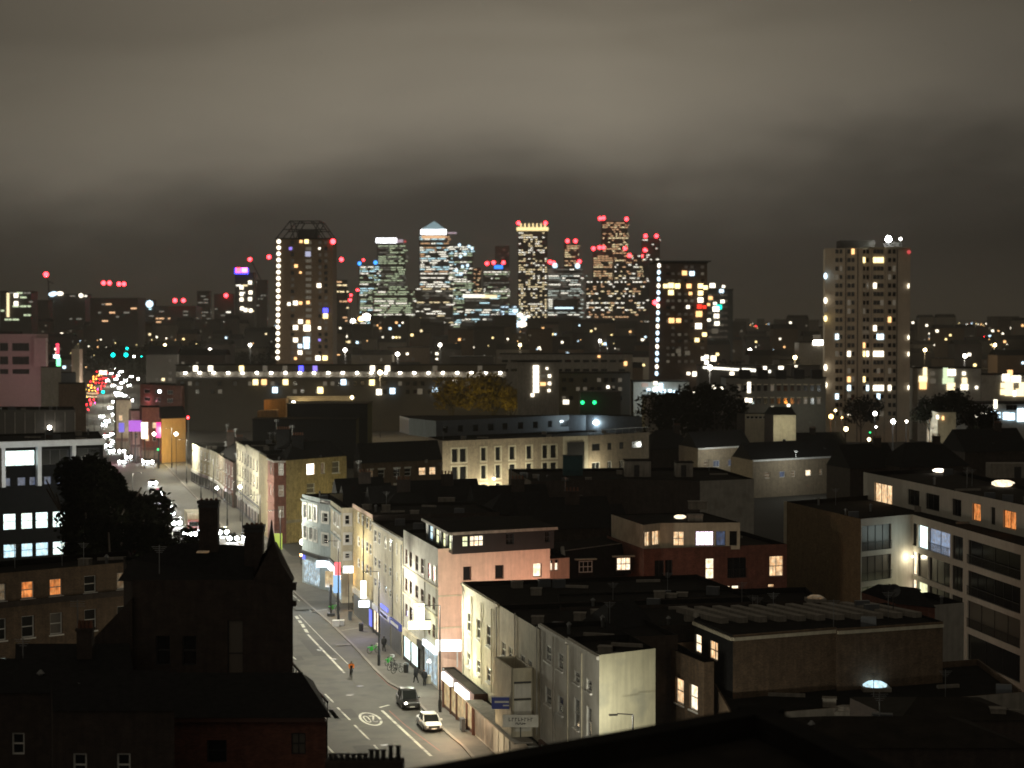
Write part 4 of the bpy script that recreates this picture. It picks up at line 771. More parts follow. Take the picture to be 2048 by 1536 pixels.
# ---- M2: dim brick terrace with white lintels
z = 11; a, b = G(722, 927, z), G(884, 919, z)
xs2 = [(733, 746), (756, 769), (787, 800), (809, 822), (838, 852), (859, 872)]
w2 = row(a, b, xs2, [(740, 940, 956), (740, 972, 990)], 'dim', 'w12l', {(0, 4): ('warm', 'w12'), (0, 5): ('warm', 'w12'), (0, 1): ('dark', 'w12l'), (0, 2): ('dark', 'w12l'), (0, 3): ('dark', 'w12l')})
M2 = building('brick_terrace', 'dim brick terrace with white lintels and two warm lit windows', 'terrace', [a, b], 9, z, {0: (w2, 'brown')}, mwall='brown', bdir=SD)
pitched(M2, a, b, 9, z+.02, 3.6, 'slate', bd=SD)
for px in (825, 843):
    q = G(px, 903, z+1.4); mb = MB(M2.location); mb.box((q.x, q.y+1.0, z+1.5), (.75, 1.3, .1)); o = mb.build('roof_light', GL['cool' if px < 830 else 'white'], M2)
# dark gabled roofs between the row and the terrace behind
for i, (x0, x1, yf, yt, zz, lab) in enumerate(((690, 790, 1010, 985, 11.5, 'dark gabled roof behind the blue grey corner house'), (760, 880, 1030, 990, 12, 'dark double pitched roof behind the terraced houses'), (830, 985, 1015, 985, 11.5, 'dark roof with a small pale tank behind the penthouse'), (975, 1130, 1030, 990, 12.5, 'black gable roof at the foot of the long pale brick block'), (1070, 1260, 1060, 1000, 12.5, 'black roofs with a narrow lit stair window'))):
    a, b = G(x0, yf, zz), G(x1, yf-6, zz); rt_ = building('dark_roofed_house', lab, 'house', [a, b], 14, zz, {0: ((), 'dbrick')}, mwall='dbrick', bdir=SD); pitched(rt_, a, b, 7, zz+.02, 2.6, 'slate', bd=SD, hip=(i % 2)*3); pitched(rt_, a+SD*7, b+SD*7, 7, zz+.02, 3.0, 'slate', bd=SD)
    chimney(rt_, *((a+b)/2+SD*5).xy, zz+1.5, 2.6, 1.8, .7, 4, 'dbrick')
    if i == 2: pbox(rt_, 'tank', ((a.x+b.x)/2-1, a.y-.2, zz+1.0), (2.4, 1.2, .9), 'conc')
q = D(1142, 1040, 262); tk = root('lit_stair', (q.x, 262, 0), 'narrow stair tower with one thin lit window in the dark roofs', 'stair tower'); pbox(tk, 'wall', (q.x+.5, 263.2, 7.5), (2.2, 2, 15.4), 'dbrick'); q2 = D(1141, 1045, 262); pbox(tk, 'window', (q2.x, 262.1, q2.z), (.28, .08, 1.6), GL['cool']); pbox(tk, 'window', (q2.x, 262.1, q2.z-1.9), (.25, .08, .7), GL['dim'])
q = G(1290, 926, 8); 
# M6: two white coped buildings
for x0, x1, y0, y1, lab, xs, yy, sp in ((1396, 1505, 897, 891, 'buff building with white coping and small blue lit windows', [(1408, 1417), (1427, 1440), (1457, 1470), (1481, 1491)], (1430, 921, 934), {(0, 1): ('dimb', 'w21'), (0, 2): ('dimb', 'w21'), (0, 3): ('dimb', 'w21')}), (1505.5, 1698, 921, 911, 'longer lower buff building with white coping', [(1530, 1541), (1560, 1571), (1583, 1591), (1612, 1623), (1639, 1645), (1660, 1670), (1684, 1690)], (1540, 944, 956), {(0, 3): ('white', 'w11'), (0, 1): ('dimb', 'w11')})):
    z = 9 if x0 < 1400 else 8.2; a, b = G(x0, y0, z), G(x1, y1, z)
    h = building('coped_building', lab, 'building', [a, b], 14, z, {0: (row(a, b, xs, [yy], 'dim', 'w12', sp), 'stock')}, mwall='stock', bdir=SD); cornice(h, a, b, z-.1, 'metalw', .35, .2, 'coping'); lamp(((a.x+b.x)/2, (a.y+b.y)/2-9, 9), (.95, .97, .85), 1500, .5)  # lamp added in front to light the wall and coping
    pitched(h, a+SD*1, b+SD*1, 12, z+.01, 3.4, 'slate', bd=SD)
# gabled houses behind
for i, (x0, x1, y, zz, yd, lab) in enumerate(((1700, 1800, 938, 9, 0, 'dark gabled house behind the longest buff building'), (1800, 1940, 935, 9.5, 0, 'dark wide hipped house before the white apartments'), (1540, 1700, 905, 5, 0, 'dark pitched roofs below the tower car park'), (1390, 1560, 868, 7, 0, 'dark roofs behind the buff building with small windows'), (1930, 2060, 905, 11, 0, 'dark house at the edge below the lit school'), (1300, 1390, 900, 6.5, 0, 'unlit dark house beside the long pale brick block'))):
    a, b = G(x0, y, zz), G(x1, y-4, zz); h = building('dark_roofed_house', lab, 'house', [a, b], 12, zz, {0: ((), 'dbrick')}, mwall='dbrick', bdir=SD); pitched(h, a, b, 12, zz+.02, 4.5, 'slate', bd=SD, hip=4*(i % 2)); chimney(h, *((a+b)/2+SD*6+SR*3).xy, zz+3, 2.5, 1.6, .8, 4, 'dbrick')
q = D(1572, 832, 470); wh = root('white_gable_house', (q.x, 470, 0), 'dim cream house with lit porch before the grey mansion flats', 'house')
a, b = D(1547, 830, 470), D(1592, 828, 470); wall(wh, a, b, 0, a.z, ((2.1, 3.0, 9.4, 10.6, 'dark', 'w11'),), 'cream'); shell(wh, [a, b], [b+SD*6, a+SD*6], a.z, 0, 'roof', 'dbrick', .1); pitched(wh, a, b, 6, a.z+.02, 1.8, 'slate', bd=SD)
q = D(1520, 830, 500); sb = root('long_dormer', (q.x, 500, 0), 'long pale dormer with a strip of small panes', 'building')
a, b = D(1490, 828, 500), D(1545, 826, 500); wall(sb, a, b, 0, a.z, [(.3+i*1.05, 1.2+i*1.05, a.z-1.2, a.z-.5, 'dark', 'w11') for i in range(6)], 'stone'); shell(sb, [a, b], [b+SD*6, a+SD*6], a.z, 0, 'roof', 'dbrick', .1)
# ================================================================ left: nearer blocks
# L1 white framed modern office with dark glazing
z = 19.5; a, b = G(-12, 884, z), G(206, 877, z)
LW = root('white_framed_office', (a.x, a.y, 0), 'modern office with thick white frame and cool lit windows', 'office block')
fa = V(0, 897, a, b).z; aa = V(0, 935, a, b)
wl_ = row(a, b, [(10, 69), (81, 139), (151, 200)], [(30, 901, 932)], 'dark', 'b31', {(0, 0): ('cyan', 'b31'), (0, 2): ('dark', 'b21')})
wl_ += row(a, b, [(10, 20), (34, 50), (58, 70), (87, 102), (113, 128)], [(30, 955, 972)], 'dimb', 'b11', {(0, 1): ('dimb', 'b11'), (0, 0): ('dimb', 'b11')})
wl_ += row(a, b, [(5, 30), (41, 64), (70, 95), (104, 129), (138, 154)], [(15, 1028, 1060), (15, 1089, 1116)], 'cyan', 'b12', {(0, 4): ('dimb', 'b12'), (1, 4): ('dimb', 'b12'), (1, 0): ('cool', 'b12'), (1, 1): ('cool', 'b12'), (1, 2): ('cool', 'b12')})
wall(LW, a, b, 0, z, wl_, 'black'); lamp((a.x+12, a.y-10, 15.5), (.88, .95, 1), 1500, .6)  # added light with no fitting, brightens the white frame
shell(LW, [a, b], [b+SD*22, a+SD*22], z, 0, 'roof', 'dark', .3)
cornice(LW, a, b, z-.45, 'metalw', .95, 1.0, 'frame_beam')
d_ = (b-a).normalized(); nr = Vector((d_.y, -d_.x, 0))
zb = V(75, 971, a, b).z
for px in (3, 75, 144): p_ = V(px, 900, a, b); mb = MB(LW.location); mb.box((p_.x+nr.x*.5, p_.y+nr.y*.5, (z-.93+zb)/2), (.62, 1.0, z-.93-zb), rz=math.atan2(d_.y, d_.x)); mb.build('frame_column', M['metalw'], LW)
# behind it: dark block with facade of thin mullions, brown block, grey boxes, pink block
for nm, x0, x1, yt, Y, m_, lab, det in (('dark_office', -10, 150, 820, 430, 'fard', 'black glazed block behind the white framed office', 1), ('brown_block', 118, 172, 768, 640, 'brown', 'dull brown block beside the traffic lights', 0), ('grey_box_building', 82, 122, 735, 690, 'conc', 'grey box building in front of the pink block', 0), ('grey_box_building', 112, 152, 746, 700, 'lead', 'lower grey box building beside the street', 0)):
    a, b = D(x0, yt, Y), D(x1, yt, Y); h = building(nm, lab, 'building', [a, b], 18, a.z, {0: ((), m_)}, mwall=m_, bdir=SD)
    if det:
        for i in range(9): p_ = a+(b-a)*(i/8); pbox(h, 'mullion', (p_.x, p_.y-.1, a.z-4), (.12, .1, 7), 'conc')
        q = D(99, 855, Y-1); mb = MB(h.location); mb.ball(q, .45); mb.build('lamp', gl('w'), h)
pk = D(0, 668, 900); a, b = D(-12, 668, 900), D(96, 666, 900)
pin = mat('pink_washed_render', (.42, .30, .30), var=.15)
PB = root('pink_office_block', (a.x, a.y, 0), 'pink lit office block with dark window bands', 'office block')
wp = row(a, b, [(0, 17), (25, 59)], [(5, 686, 702), (5, 713, 729), (5, 738, 748)], 'redp' and 'dark', 'b31'); wall(PB, a, b, 0, a.z, wp, pin, rec=.6); shell(PB, [a, b], [b+SD*25, a+SD*25], a.z, 0, 'roof', 'dark', .3)
p_ = D(81, 700, 897); t_ = D(81, 676, 897).z; u_ = D(81, 733, 897).z; pbox(PB, 'stair_tower', (p_.x, 897.5, (t_+u_)/2), (5.4, 3, t_-u_), pin)
lamp((D(40, 745, 880).x, 872, D(40, 745, 880).z), (1, .50, .58), 3000, 1.5)
for px, py, w, h, k, lab in ((115, 697, 1.2, 4, 'sign_red', 'dull red upright sign'), (113, 713, 2.4, 1.4, 'sign_cold', 'white sign below the red one'), (117, 724, 1.6, 3.2, 'neon_green', 'green neon cross sign')):
    q = D(px, py, 800); s_ = root('street_sign', (q.x, 800, 0), lab+' high beside the grey boxes', 'sign'); pbox(s_, 'sign_face', q, (w, .3, h), MATS[k]); pbox(s_, 'post', (q.x, 800.5, q.z/2), (.3, .3, q.z), 'dark')
a, b = D(146, 700, 820), D(158, 686, 830); mb = root('ribbed_tower', (a.x, 820, 0), 'pale vertically ribbed facade beside the green neon sign', 'building')
for i in range(5): x = D(147+i*2.6, 700, 822).x; pbox(mb, 'rib', (x, 822, D(150, 697-i*3, 822).z/2), (.25, .4, D(150, 697-i*3, 822).z), 'stone')
pbox(mb, 'wall', (D(152, 700, 824).x, 826, 13.5), (3.2, 6, 27), 'pink')
# L2 brick terrace with white sashes
z = 16.5; A, B = G(-14, 1148, z), G(268, 1123, z)
wq = row(A, B, [(-8, 9), (40, 66), (97, 122), (166, 190), (232, 258)], [(45, 1164, 1198), (45, 1233, 1276), (45, 1310, 1350)], 'dark', 'w12s', {(0, 1): ('orange', 'w12s'), (0, 2): ('orange', 'w12s'), (0, 4): ('dim', 'w12s'), (0, 0): ('dim', 'w12s'), (2, 0): ('cyan', 'w11'), (1, 2): ('blind', 'w12s'), (2, 1): (None, ''), (2, 2): (None, ''), (2, 3): (None, ''), (2, 4): (None, '')})
wq = [w for w in wq if w[4]]
BT = building('brick_terrace', 'brown brick terrace with white sash windows, two glowing orange', 'terrace', [A, B], 9, z, {0: (wq, 'brown')}, mwall='brown', bdir=SD); cornice(BT, A, B, V(20, 1208, A, B).z, 'dbrick', .5, .25, 'string_course')
q = D(8, 1400, 150); sf = root('lit_shop', (q.x, 150, 0), 'sliver of brightly lit shopfront low at the picture edge', 'shop')
pbox(sf, 'side_window', (D(14, 1430, 150).x, 150, D(14, 1430, 150).z), (.3, .1, 3.0), GL['white']); pbox(sf, 'window', (D(4, 1425, 150.2).x, 150.2, D(4, 1425, 150).z), (.5, .1, 2.2), MATS['shop_amber']); pbox(sf, 'fascia', (D(6, 1380, 150).x, 150, D(6, 1380, 150).z), (.9, .2, .7), 'white'); pbox(sf, 'pier', (D(4, 1300, 150.5).x-.4, 151.5, 6), (1.6, 1.6, 12), 'conc')
# L3 big dark Victorian block: main mass, gable, spire, stacks
z = 22.0
v0, v1, v2 = D(262, 1140, 128), D(505, 1125, 128), D(584, 1150, 128)
def at(px, Y): return Vector(((px-1024)/CF*Y*1.0, Y, 0))
VB = root('victorian_block', (at(262, 128).x, 128, 0), 'big unlit dark brick Victorian block with gable and finial spire', 'building')
zt = D(0, 1160, 128).z; p0, p1 = at(262, 128), at(584, 128)
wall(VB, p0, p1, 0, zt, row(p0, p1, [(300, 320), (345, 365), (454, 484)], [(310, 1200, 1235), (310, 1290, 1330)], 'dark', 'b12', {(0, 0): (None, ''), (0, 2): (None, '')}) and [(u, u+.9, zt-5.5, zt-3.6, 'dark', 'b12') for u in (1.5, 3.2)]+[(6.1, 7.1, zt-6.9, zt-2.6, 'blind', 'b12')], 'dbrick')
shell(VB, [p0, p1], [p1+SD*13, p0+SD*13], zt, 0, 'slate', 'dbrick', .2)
zg = D(0, 1075, 132).z; mb = MB(VB.location)   # steep cross gable at the street end
g0, g1 = at(503, 128), at(584, 128); ap = D(543, 1082, 128)
mb.face([(g0.x, 127.95, zt-.1), (g1.x, 127.95, zt-.1), (ap.x+.6, 127.95, D(0, 1125, 128).z), (ap.x+.15, 127.95, ap.z), (ap.x-.6, 127.95, D(0, 1110, 128).z)])
mb.face([(g1.x, 127.95, zt-.1), (g1.x-.05, 129.6, zt-.1), (ap.x+.15, 129.6, ap.z-.25), (ap.x+.15, 127.95, ap.z), (ap.x+.6, 127.95, D(0, 1125, 128).z)]); mb.face([(g0.x, 129.6, zt-.1), (g0.x, 127.95, zt-.1), (ap.x-.6, 127.95, D(0, 1110, 128).z), (ap.x+.15, 127.95, ap.z), (ap.x+.15, 129.6, ap.z-.25)])
mb.build('gable', M['dbrick'], VB)
mb = MB(VB.location); sp = D(543, 1040, 128.5); mb.cyl((sp.x, 128.5), .32, .02, D(0, 1100, 128.5).z, sp.z, 8); mb.cyl((sp.x, 128.5), .18, .18, D(0, 1076, 128.5).z, D(0, 1072, 128.5).z, 8); mb.build('finial_spire', M['dark'], VB)
for k, (y0, y1, w_) in enumerate(((1166, 1180, .5), (1202, 1212, .35), (1350, 1358, .3))):
    mb = MB(VB.location); z1_, z0_ = D(0, y0, 128).z, D(0, y1, 128).z; mb.box((p1.x+.04, 128+.1, (z0_+z1_)/2), (.34, .6, z1_-z0_)); mb.build('stone_band', M['dbrick'], VB)
rf = at(262, 128); mb = MB(VB.location)      # long roof behind, rising to the left
e0, e1 = D(262, 1122, 130), D(505, 1100, 130); mb.face([(rf.x-1, 128.2, zt-.1), (at(505, 128).x, 128.2, zt-.1), (at(500, 134).x, 134, D(0, 1092, 134).z), (at(360, 134).x, 134, D(0, 1085, 134).z), (at(262, 134).x, 134, D(0, 1118, 134).z)]); mb.build('slate_roof', M['slate'], VB)
q = D(407, 1103, 131); mb = MB(VB.location); mb.box((q.x, q.y-.2, q.z), (.75, .7, .08)); o = mb.build('roof_light', GL['dim'], VB)
for x0, x1, yt, yb, Y, lab in ((396, 440, 1000, 1080, 133, 'tall black chimney stack in front of the red lorry'), (487, 530, 1049, 1110, 131, 'shorter black chimney stack beside the spire')):
    p_, t_ = D((x0+x1)/2, yt, Y), D(0, yb+45, Y); w_ = (x1-x0)/CF*Y; st_ = root('chimney_stack', (p_.x, Y, t_.z), lab, 'chimney stack'); mb = MB(st_.location); mb.box((p_.x, Y, (p_.z+t_.z)/2), (w_*.86, .8, p_.z-t_.z)); mb.build('stack', M['dbrick'], st_)
    for k, zz in enumerate((.12, .38)): mb = MB(st_.location); mb.box((p_.x, Y, p_.z-zz), (w_*(1.0-.06*k), .95-.06*k, .2)); mb.build('cap', M['dark'], st_)
    for i in range(4):
        mb = MB(st_.location); mb.cyl((p_.x-w_*.33+w_*.22*i, Y), .1, .08, p_.z, p_.z+.12, 8); mb.build('chimney_pot', M['terracotta'], st_)
# lower wing with eave and a window
z = 19; Y = 112; p0, p1 = at(255, Y), at(650, Y); ze = D(0, 1432, Y).z
LWG = root('brick_wing', (p0.x, Y, 0), 'low reddish brick wing with overhanging eave and one dark window', 'house')
wwin = [((580-255)/CF*Y, (609-255)/CF*Y, D(0, 1509, Y).z, D(0, 1466, Y).z, 'blind', 'b22'), ((410-255)/CF*Y, (450-255)/CF*Y, D(0, 1525, Y).z, D(0, 1480, Y).z, 'dark', 'b12')]
wall(LWG, p0, p1, 0, ze, wwin, 'red'); wall(LWG, p1, p1+SD*10, 0, ze, (), 'red'); shell(LWG, [p0, p1, p1+SD*10], [p0+SD*10], ze, 0, 'slate', 'red', .05)
mb = MB(LWG.location); zr_ = D(0, 1345, Y+6).z; mb.face([(p0.x-.3, Y-.5, ze), (p1.x+.35, Y-.5, ze+.0), (p1.x-2.0, Y+6, zr_), (p0.x, Y+6, zr_)]); mb.face([(p1.x+.35, Y-.5, ze), (p1.x-1.8, Y+11, ze), (p1.x-2.0, Y+6, zr_)]); mb.build('hipped_roof', M['slate'], LWG)
cornice(LWG, p0, p1, ze-.14, 'brownp', .26, .42, 'eave')
# railing balcony with string of lamps beyond the roof
bx = D(617, 1352, 150); rl = root('roof_terrace_railing', (bx.x-2, 150, bx.z-1), 'dark railed walkway with a small bright lamp beside the low wing', 'railing')
r0, r1 = G(583, 1330, 13), G(655, 1410, 13); 
mb = MB(rl.location)
for i in range(15): p_ = r0+(r1-r0)*(i/14); mb.bar((p_.x, p_.y, 12.0), (p_.x, p_.y, 13.2), .06)
mb.bar((r0.x, r0.y, 13.2), (r1.x, r1.y, 13.2), .12); mb.bar((r0.x, r0.y, 12.4), (r1.x, r1.y, 12.4), .1); mb.build('railing', M['dark'], rl)
mb = MB(rl.location); mb.prism([(r0.x-4, r0.y), (r0.x, r0.y), (r1.x, r1.y), (r1.x-4, r1.y)], 0, 12.0); mb.build('walkway', M['dbrick'], rl)
q = G(610, 1361, 12.8); mb = MB(rl.location); mb.ball((q.x, q.y-.2, q.z), .12); mb.build('lamp_glass', gl('w'), rl)
# dark houses bottom left
gm_ = MB(VB.location); zz_ = lambda py: D(0, py, 127.6).z
q0, q1 = at(172, 127.6), at(261.5, 127.6)
gm_.face([(q0.x, 127.6, 0), (q1.x, 127.6, 0), (q1.x, 127.6, zz_(1196)), (q0.x, 127.6, zz_(1288))]); gm_.face([(q0.x, 127.6, zz_(1288)), (q1.x, 127.6, zz_(1196)), (q1.x, 134, zz_(1196)), (q0.x, 134, zz_(1288))]); gm_.build('side_wing', M['dbrick'], VB)
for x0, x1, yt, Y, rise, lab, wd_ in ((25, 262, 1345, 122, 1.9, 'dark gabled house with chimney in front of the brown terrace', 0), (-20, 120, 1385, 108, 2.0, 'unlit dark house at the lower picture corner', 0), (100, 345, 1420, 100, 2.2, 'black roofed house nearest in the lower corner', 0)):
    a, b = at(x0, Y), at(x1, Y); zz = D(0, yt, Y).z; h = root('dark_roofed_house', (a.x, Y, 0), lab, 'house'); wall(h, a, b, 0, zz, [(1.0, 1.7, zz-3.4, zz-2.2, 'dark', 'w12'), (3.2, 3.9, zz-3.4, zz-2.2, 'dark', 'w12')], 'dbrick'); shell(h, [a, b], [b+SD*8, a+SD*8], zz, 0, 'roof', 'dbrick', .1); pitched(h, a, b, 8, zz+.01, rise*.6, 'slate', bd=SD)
    if yt == 1345: chimney(h, at(167, Y+2).x, Y+2, zz-.5, D(0, 1238, Y+2).z-zz-.2, .95, .7, 4, 'dbrick'); mb = MB(h.location); mb.bar((at(108, Y).x, Y-.1, zz), (at(108, Y).x, Y-.1, zz-4.5), .1); mb.build('downpipe', M['steel'], h)
# chimney pots in a row against the road, bottom
Y = 84; zc = D(0, 1522, Y).z; q = at(728, Y); cs = root('chimney_stack', (q.x, Y, zc-2.5), 'broad low chimney stack with a row of black pots against the road', 'chimney stack')
mb = MB(cs.location); mb.box((q.x, Y, zc-1.2), (3.3, .9, 2.5)); mb.build('stack', M['dbrick'], cs)
for i, px in enumerate((659, 669, 681, 693, 705, 717, 729, 741, 753, 765, 780, 795)):
    zz = D(0, 1507 if i < 7 else 1499 if i < 10 else 1491, Y).z; mb = MB(cs.location); mb.cyl((at(px, Y).x, Y), .11, .09, zc+.02, zz, 8); mb.cyl((at(px, Y).x, Y), .13, .13, zz-.05, zz, 8); mb.build('chimney_pot', M['dark'], cs)
# own building's roof at the bottom: apex away from the camera
z = 26; c0, c1, c2 = G(690, 1560, z), G(1528, 1410, z), G(1850, 1560, z)
OB = root('near_roof', (c1.x, c1.y, 0), 'broad black flat roof with raised parapet nearest at the bottom', 'building')
wall(OB, c1+Vector((0, 0, 0)), c0, 0, z, (), 'dbrick') if False else None
pts = [c0, c1, c2, Vector((c2.x, 30, 0)), Vector((c0.x, 30, 0))]
mb = MB(OB.location); mb.prism([(p.x, p.y) for p in pts], 0, z-.7, 0, True, 1); mb.build('roof', [M['dbrick'], M['roof2']], OB)
for p_, q_ in ((c0, c1), (c1, c2)):
    d_ = (q_-p_).normalized(); n_ = Vector((d_.y, -d_.x, 0)); mb = MB(OB.location); mb.prism([(p_.x, p_.y), (q_.x, q_.y), (q_.x+n_.x*.9, q_.y+n_.y*.9), (p_.x+n_.x*.9, p_.y+n_.y*.9)], z-.72, z-(0 if p_ is c0 else .004)); mb.build('parapet', M['roof'], OB)
for x0, x1, yt, Y, rise, lab in ((1600, 2070, 1455, 112, 1.0, 'dark pitched roof house at the lower edge, past the near roof'), (1800, 2080, 1400, 132, .8, 'dark reddish roofed building below the white apartments'),):
    a, b = at(x0, Y), at(x1, Y); zz = D(0, yt+40, Y).z; h = root('dark_roofed_house', (a.x, Y, 0), lab, 'house'); wall(h, a, b, 0, zz, (), 'dbrick'); shell(h, [a, b], [b+SD*8, a+SD*8], zz, 0, 'roof2', 'dbrick', .1); pitched(h, a, b, 8, zz+.01, rise, 'roof2', bd=SD, hip=3)
ORD = 'first second third fourth fifth sixth seventh eighth ninth tenth eleventh twelfth thirteenth fourteenth fifteenth sixteenth seventeenth eighteenth nineteenth twentieth'.split()
ORD += [t+' '+o for t in ('twenty', 'thirty', 'forty', 'fifty') for o in ORD[:9]+['tenth']]
# ================================================================ lamps, traffic and people
def lamp_post(name, base, h, arm, label, group='street lamps along the main road', power=1500, col=(1, .94, .74), ang=2.95, light=True):
    rt = root(name, base, label, 'street lamp', group); o = rt.location
    mb = MB(o); mb.cyl((o.x, o.y), .11, .06, o.z, o.z+h, 8); mb.cyl((o.x, o.y), .17, .17, o.z, o.z+1.2, 8); mb.build('pole', M['dark'], rt)
    mb = MB(o); e = Vector((arm[0], arm[1], 0)); t = Vector((o.x, o.y, o.z+h)); mb.bar(t, t+e*.8+Vector((0, 0, .08)), .07); mb.build('arm', M['dark'], rt)
    c = t+e; mb = MB(o); mb.bar(c-e*.22, c+e*.22, .26, .10); mb.build('lantern', M['dark'], rt)
    mb = MB(o); mb.bar(c-e*.16-Vector((0, 0, .045)), c+e*.16-Vector((0, 0, .045)), .2, .02); mb.build('lamp_lens', gl('w'), rt)
    if light:
        l = lamp(c-Vector((0, 0, .18)), col, power, .12, name='street_light'); l.parent = rt; l.location = c-Vector((0, 0, .15))-o
    return rt
def px_base(px, py): return G(px, py, .12)
E_ = 5600
b1 = G(880, 1424, .12); lamp_post('street_lamp', b1, 10.4, -SR*1.8, 'black street lamp beside the two parked cars', power=E_)
b2 = G(758, 1331, .12); lamp_post('street_lamp', b2, 10.4, -SR*1.5, 'black street lamp between the cyclist and the shutters', power=E_)
b3 = G(677, 1247, .12); lamp_post('street_lamp', b3, 10.4, -SR*1.5, 'black street lamp with white base near the corner shop', power=E_)
b4 = G(662, 1232, .12); tsg = root('traffic_signal', b4, 'slim black signal post beside the white based lamp', 'traffic signal'); o = tsg.location; mb = MB(o); mb.cyl((o.x, o.y), .09, .09, .12, 3.4, 8); mb.build('pole', M['dark'], tsg); pbox(tsg, 'signal_head', (o.x, o.y, 3.7), (.3, .25, .95), 'dark'); mb = MB(o); mb.cyl((o.x, o.y), .55, .5, .12, .5, 10); mb.build('base', M['dark'], tsg)
b5 = Vector((8.6, 141.5, .12)); lamp_post('street_lamp', b5, 10.0, Vector((-1.4, -.1, 0)), 'black street lamp in front of the stained party wall', group='street lamps in the side street', power=E_*.25)
lamp_post('street_lamp', Vector((3.5, 129, .12)), 10.0, Vector((1.0, 1.0, 0)), 'street lamp hidden below the near parapet, lighting the party wall', group='street lamps in the side street', power=E_*.75)
lamp((7.0, 138, 6.5), (1, .95, .7), 0.01, .2) if False else None
for i, y in enumerate((292, 318, 345, 372, 400, 430)): lamp_post('street_lamp', off(y, 5.4)+Vector((0, 0, .12)), 10.4, -SR*1.5, 'far street lamp on the kerb, number %s along the far terrace' % ('one', 'two', 'three', 'four', 'five', 'six')[i] if False else ('street lamp outside the blue grey corner house', 'street lamp by the yellow brick corner', 'street lamp before the white grey house', 'street lamp outside the pale yellow lit house', 'street lamp outside the cream far house', 'street lamp by the low yellowish houses')[i], power=E_*.9)
for i, y in enumerate((208, 235, 262, 290, 325, 365)): lamp_post('street_lamp', off(y, 23)+Vector((0, 0, .12)), 10.4, SR*1.6, 'street lamp on the far kerb behind the Victorian block, %s from the viewer' % ORD[i], group='street lamps on the opposite kerb', power=E_*.7)
for i, y in enumerate((470, 520, 580, 650, 730, 820, 930, 1050, 1200)):
    for s in (0, 1): lamp_post('street_lamp', off(y+s*12, 5.4 if s == 0 else 23)+Vector((0, 0, .12)), 10.4, (-SR if s == 0 else SR)*1.6, 'distant street lamp over the traffic, %s pair outwards, %s kerb' % (ORD[i], ('shop side', 'opposite')[s]), group='distant street lamps over the traffic', power=E_*(1.8 if y < 700 else 3), light=(s == 0))
# coloured shop light spilling on the pavement
for px, py, c, e, z in ((868, 1330, (.9, 1, .8), 900, 3), (912, 1412, (1, .80, .5), 1500, 2.6), (745, 1230, (.45, .45, 1), 700, 3), (640, 1175, (.7, .88, 1), 900, 3), (676, 1178, (.6, .8, 1), 400, 3), (935, 1440, (1, .62, .34), 1300, 2), (962, 1470, (1, .75, .45), 800, 2.4)):
    q = G(px, py, z)-SR*1.5; lamp(q, c, e*.4, .4)
lamp(G(718, 1150, 5)-SR*2.0, (1, .55, .12), 500, .4)            # ochre wash on the yellowish house
q = L(868, 1262)-SR*2.2; lamp(q, (1, 1, .55), 200, .5)
lamp(G(1000, 1330, 5.5)-SR*3.6, (1, 1, .62), 250, .4)
lamp(L(955, 1225)-SR*3.4+Vector((0, 0, -2.5)), (.95, 1, .55), 450, .4)
q = (P2+P3)/2; lamp((q.x-6, q.y-5, 4.5), (1, .85, .25), 2000, .4); lamp((q.x+8, q.y-6, 3.5), (1, .85, .35), 1800, .4)
lamp((OW0.x+2.5, OW0.y-7, 5), (1, .70, .2), 2200, .4); lamp((OW0.x-14, OW0.y-3, 4), (1, .1, .3), 1500, .4); lamp((RB.location.x+2, RB.location.y-6, 10), (1, .35, .42), 450, .5)
cb_ = L(876, 1100); cb_.z = 0; q = cb_+SR*13-SD*5; lamp((q.x, q.y, 8), (1, .48, .30), 1700, .5); q = cb_+SR*6-SD*5; lamp((q.x, q.y, 8), (1, .66, .46), 900, .5)
lamp((L(745, 900).x-1, 0, 0), (1, 1, 1), .01) if False else None
for i in range(3): q = (a_ if False else G(500-i*14, 1010, 6)); lamp(off(350+i*25, 3)+Vector((0, 0, 5.5)), (1, .97, .62), 260, .4)
for i in range(3): lamp(off(425+i*22, 5)+Vector((0, 0, 4.5)), (1, .92, .62), 260, .4)
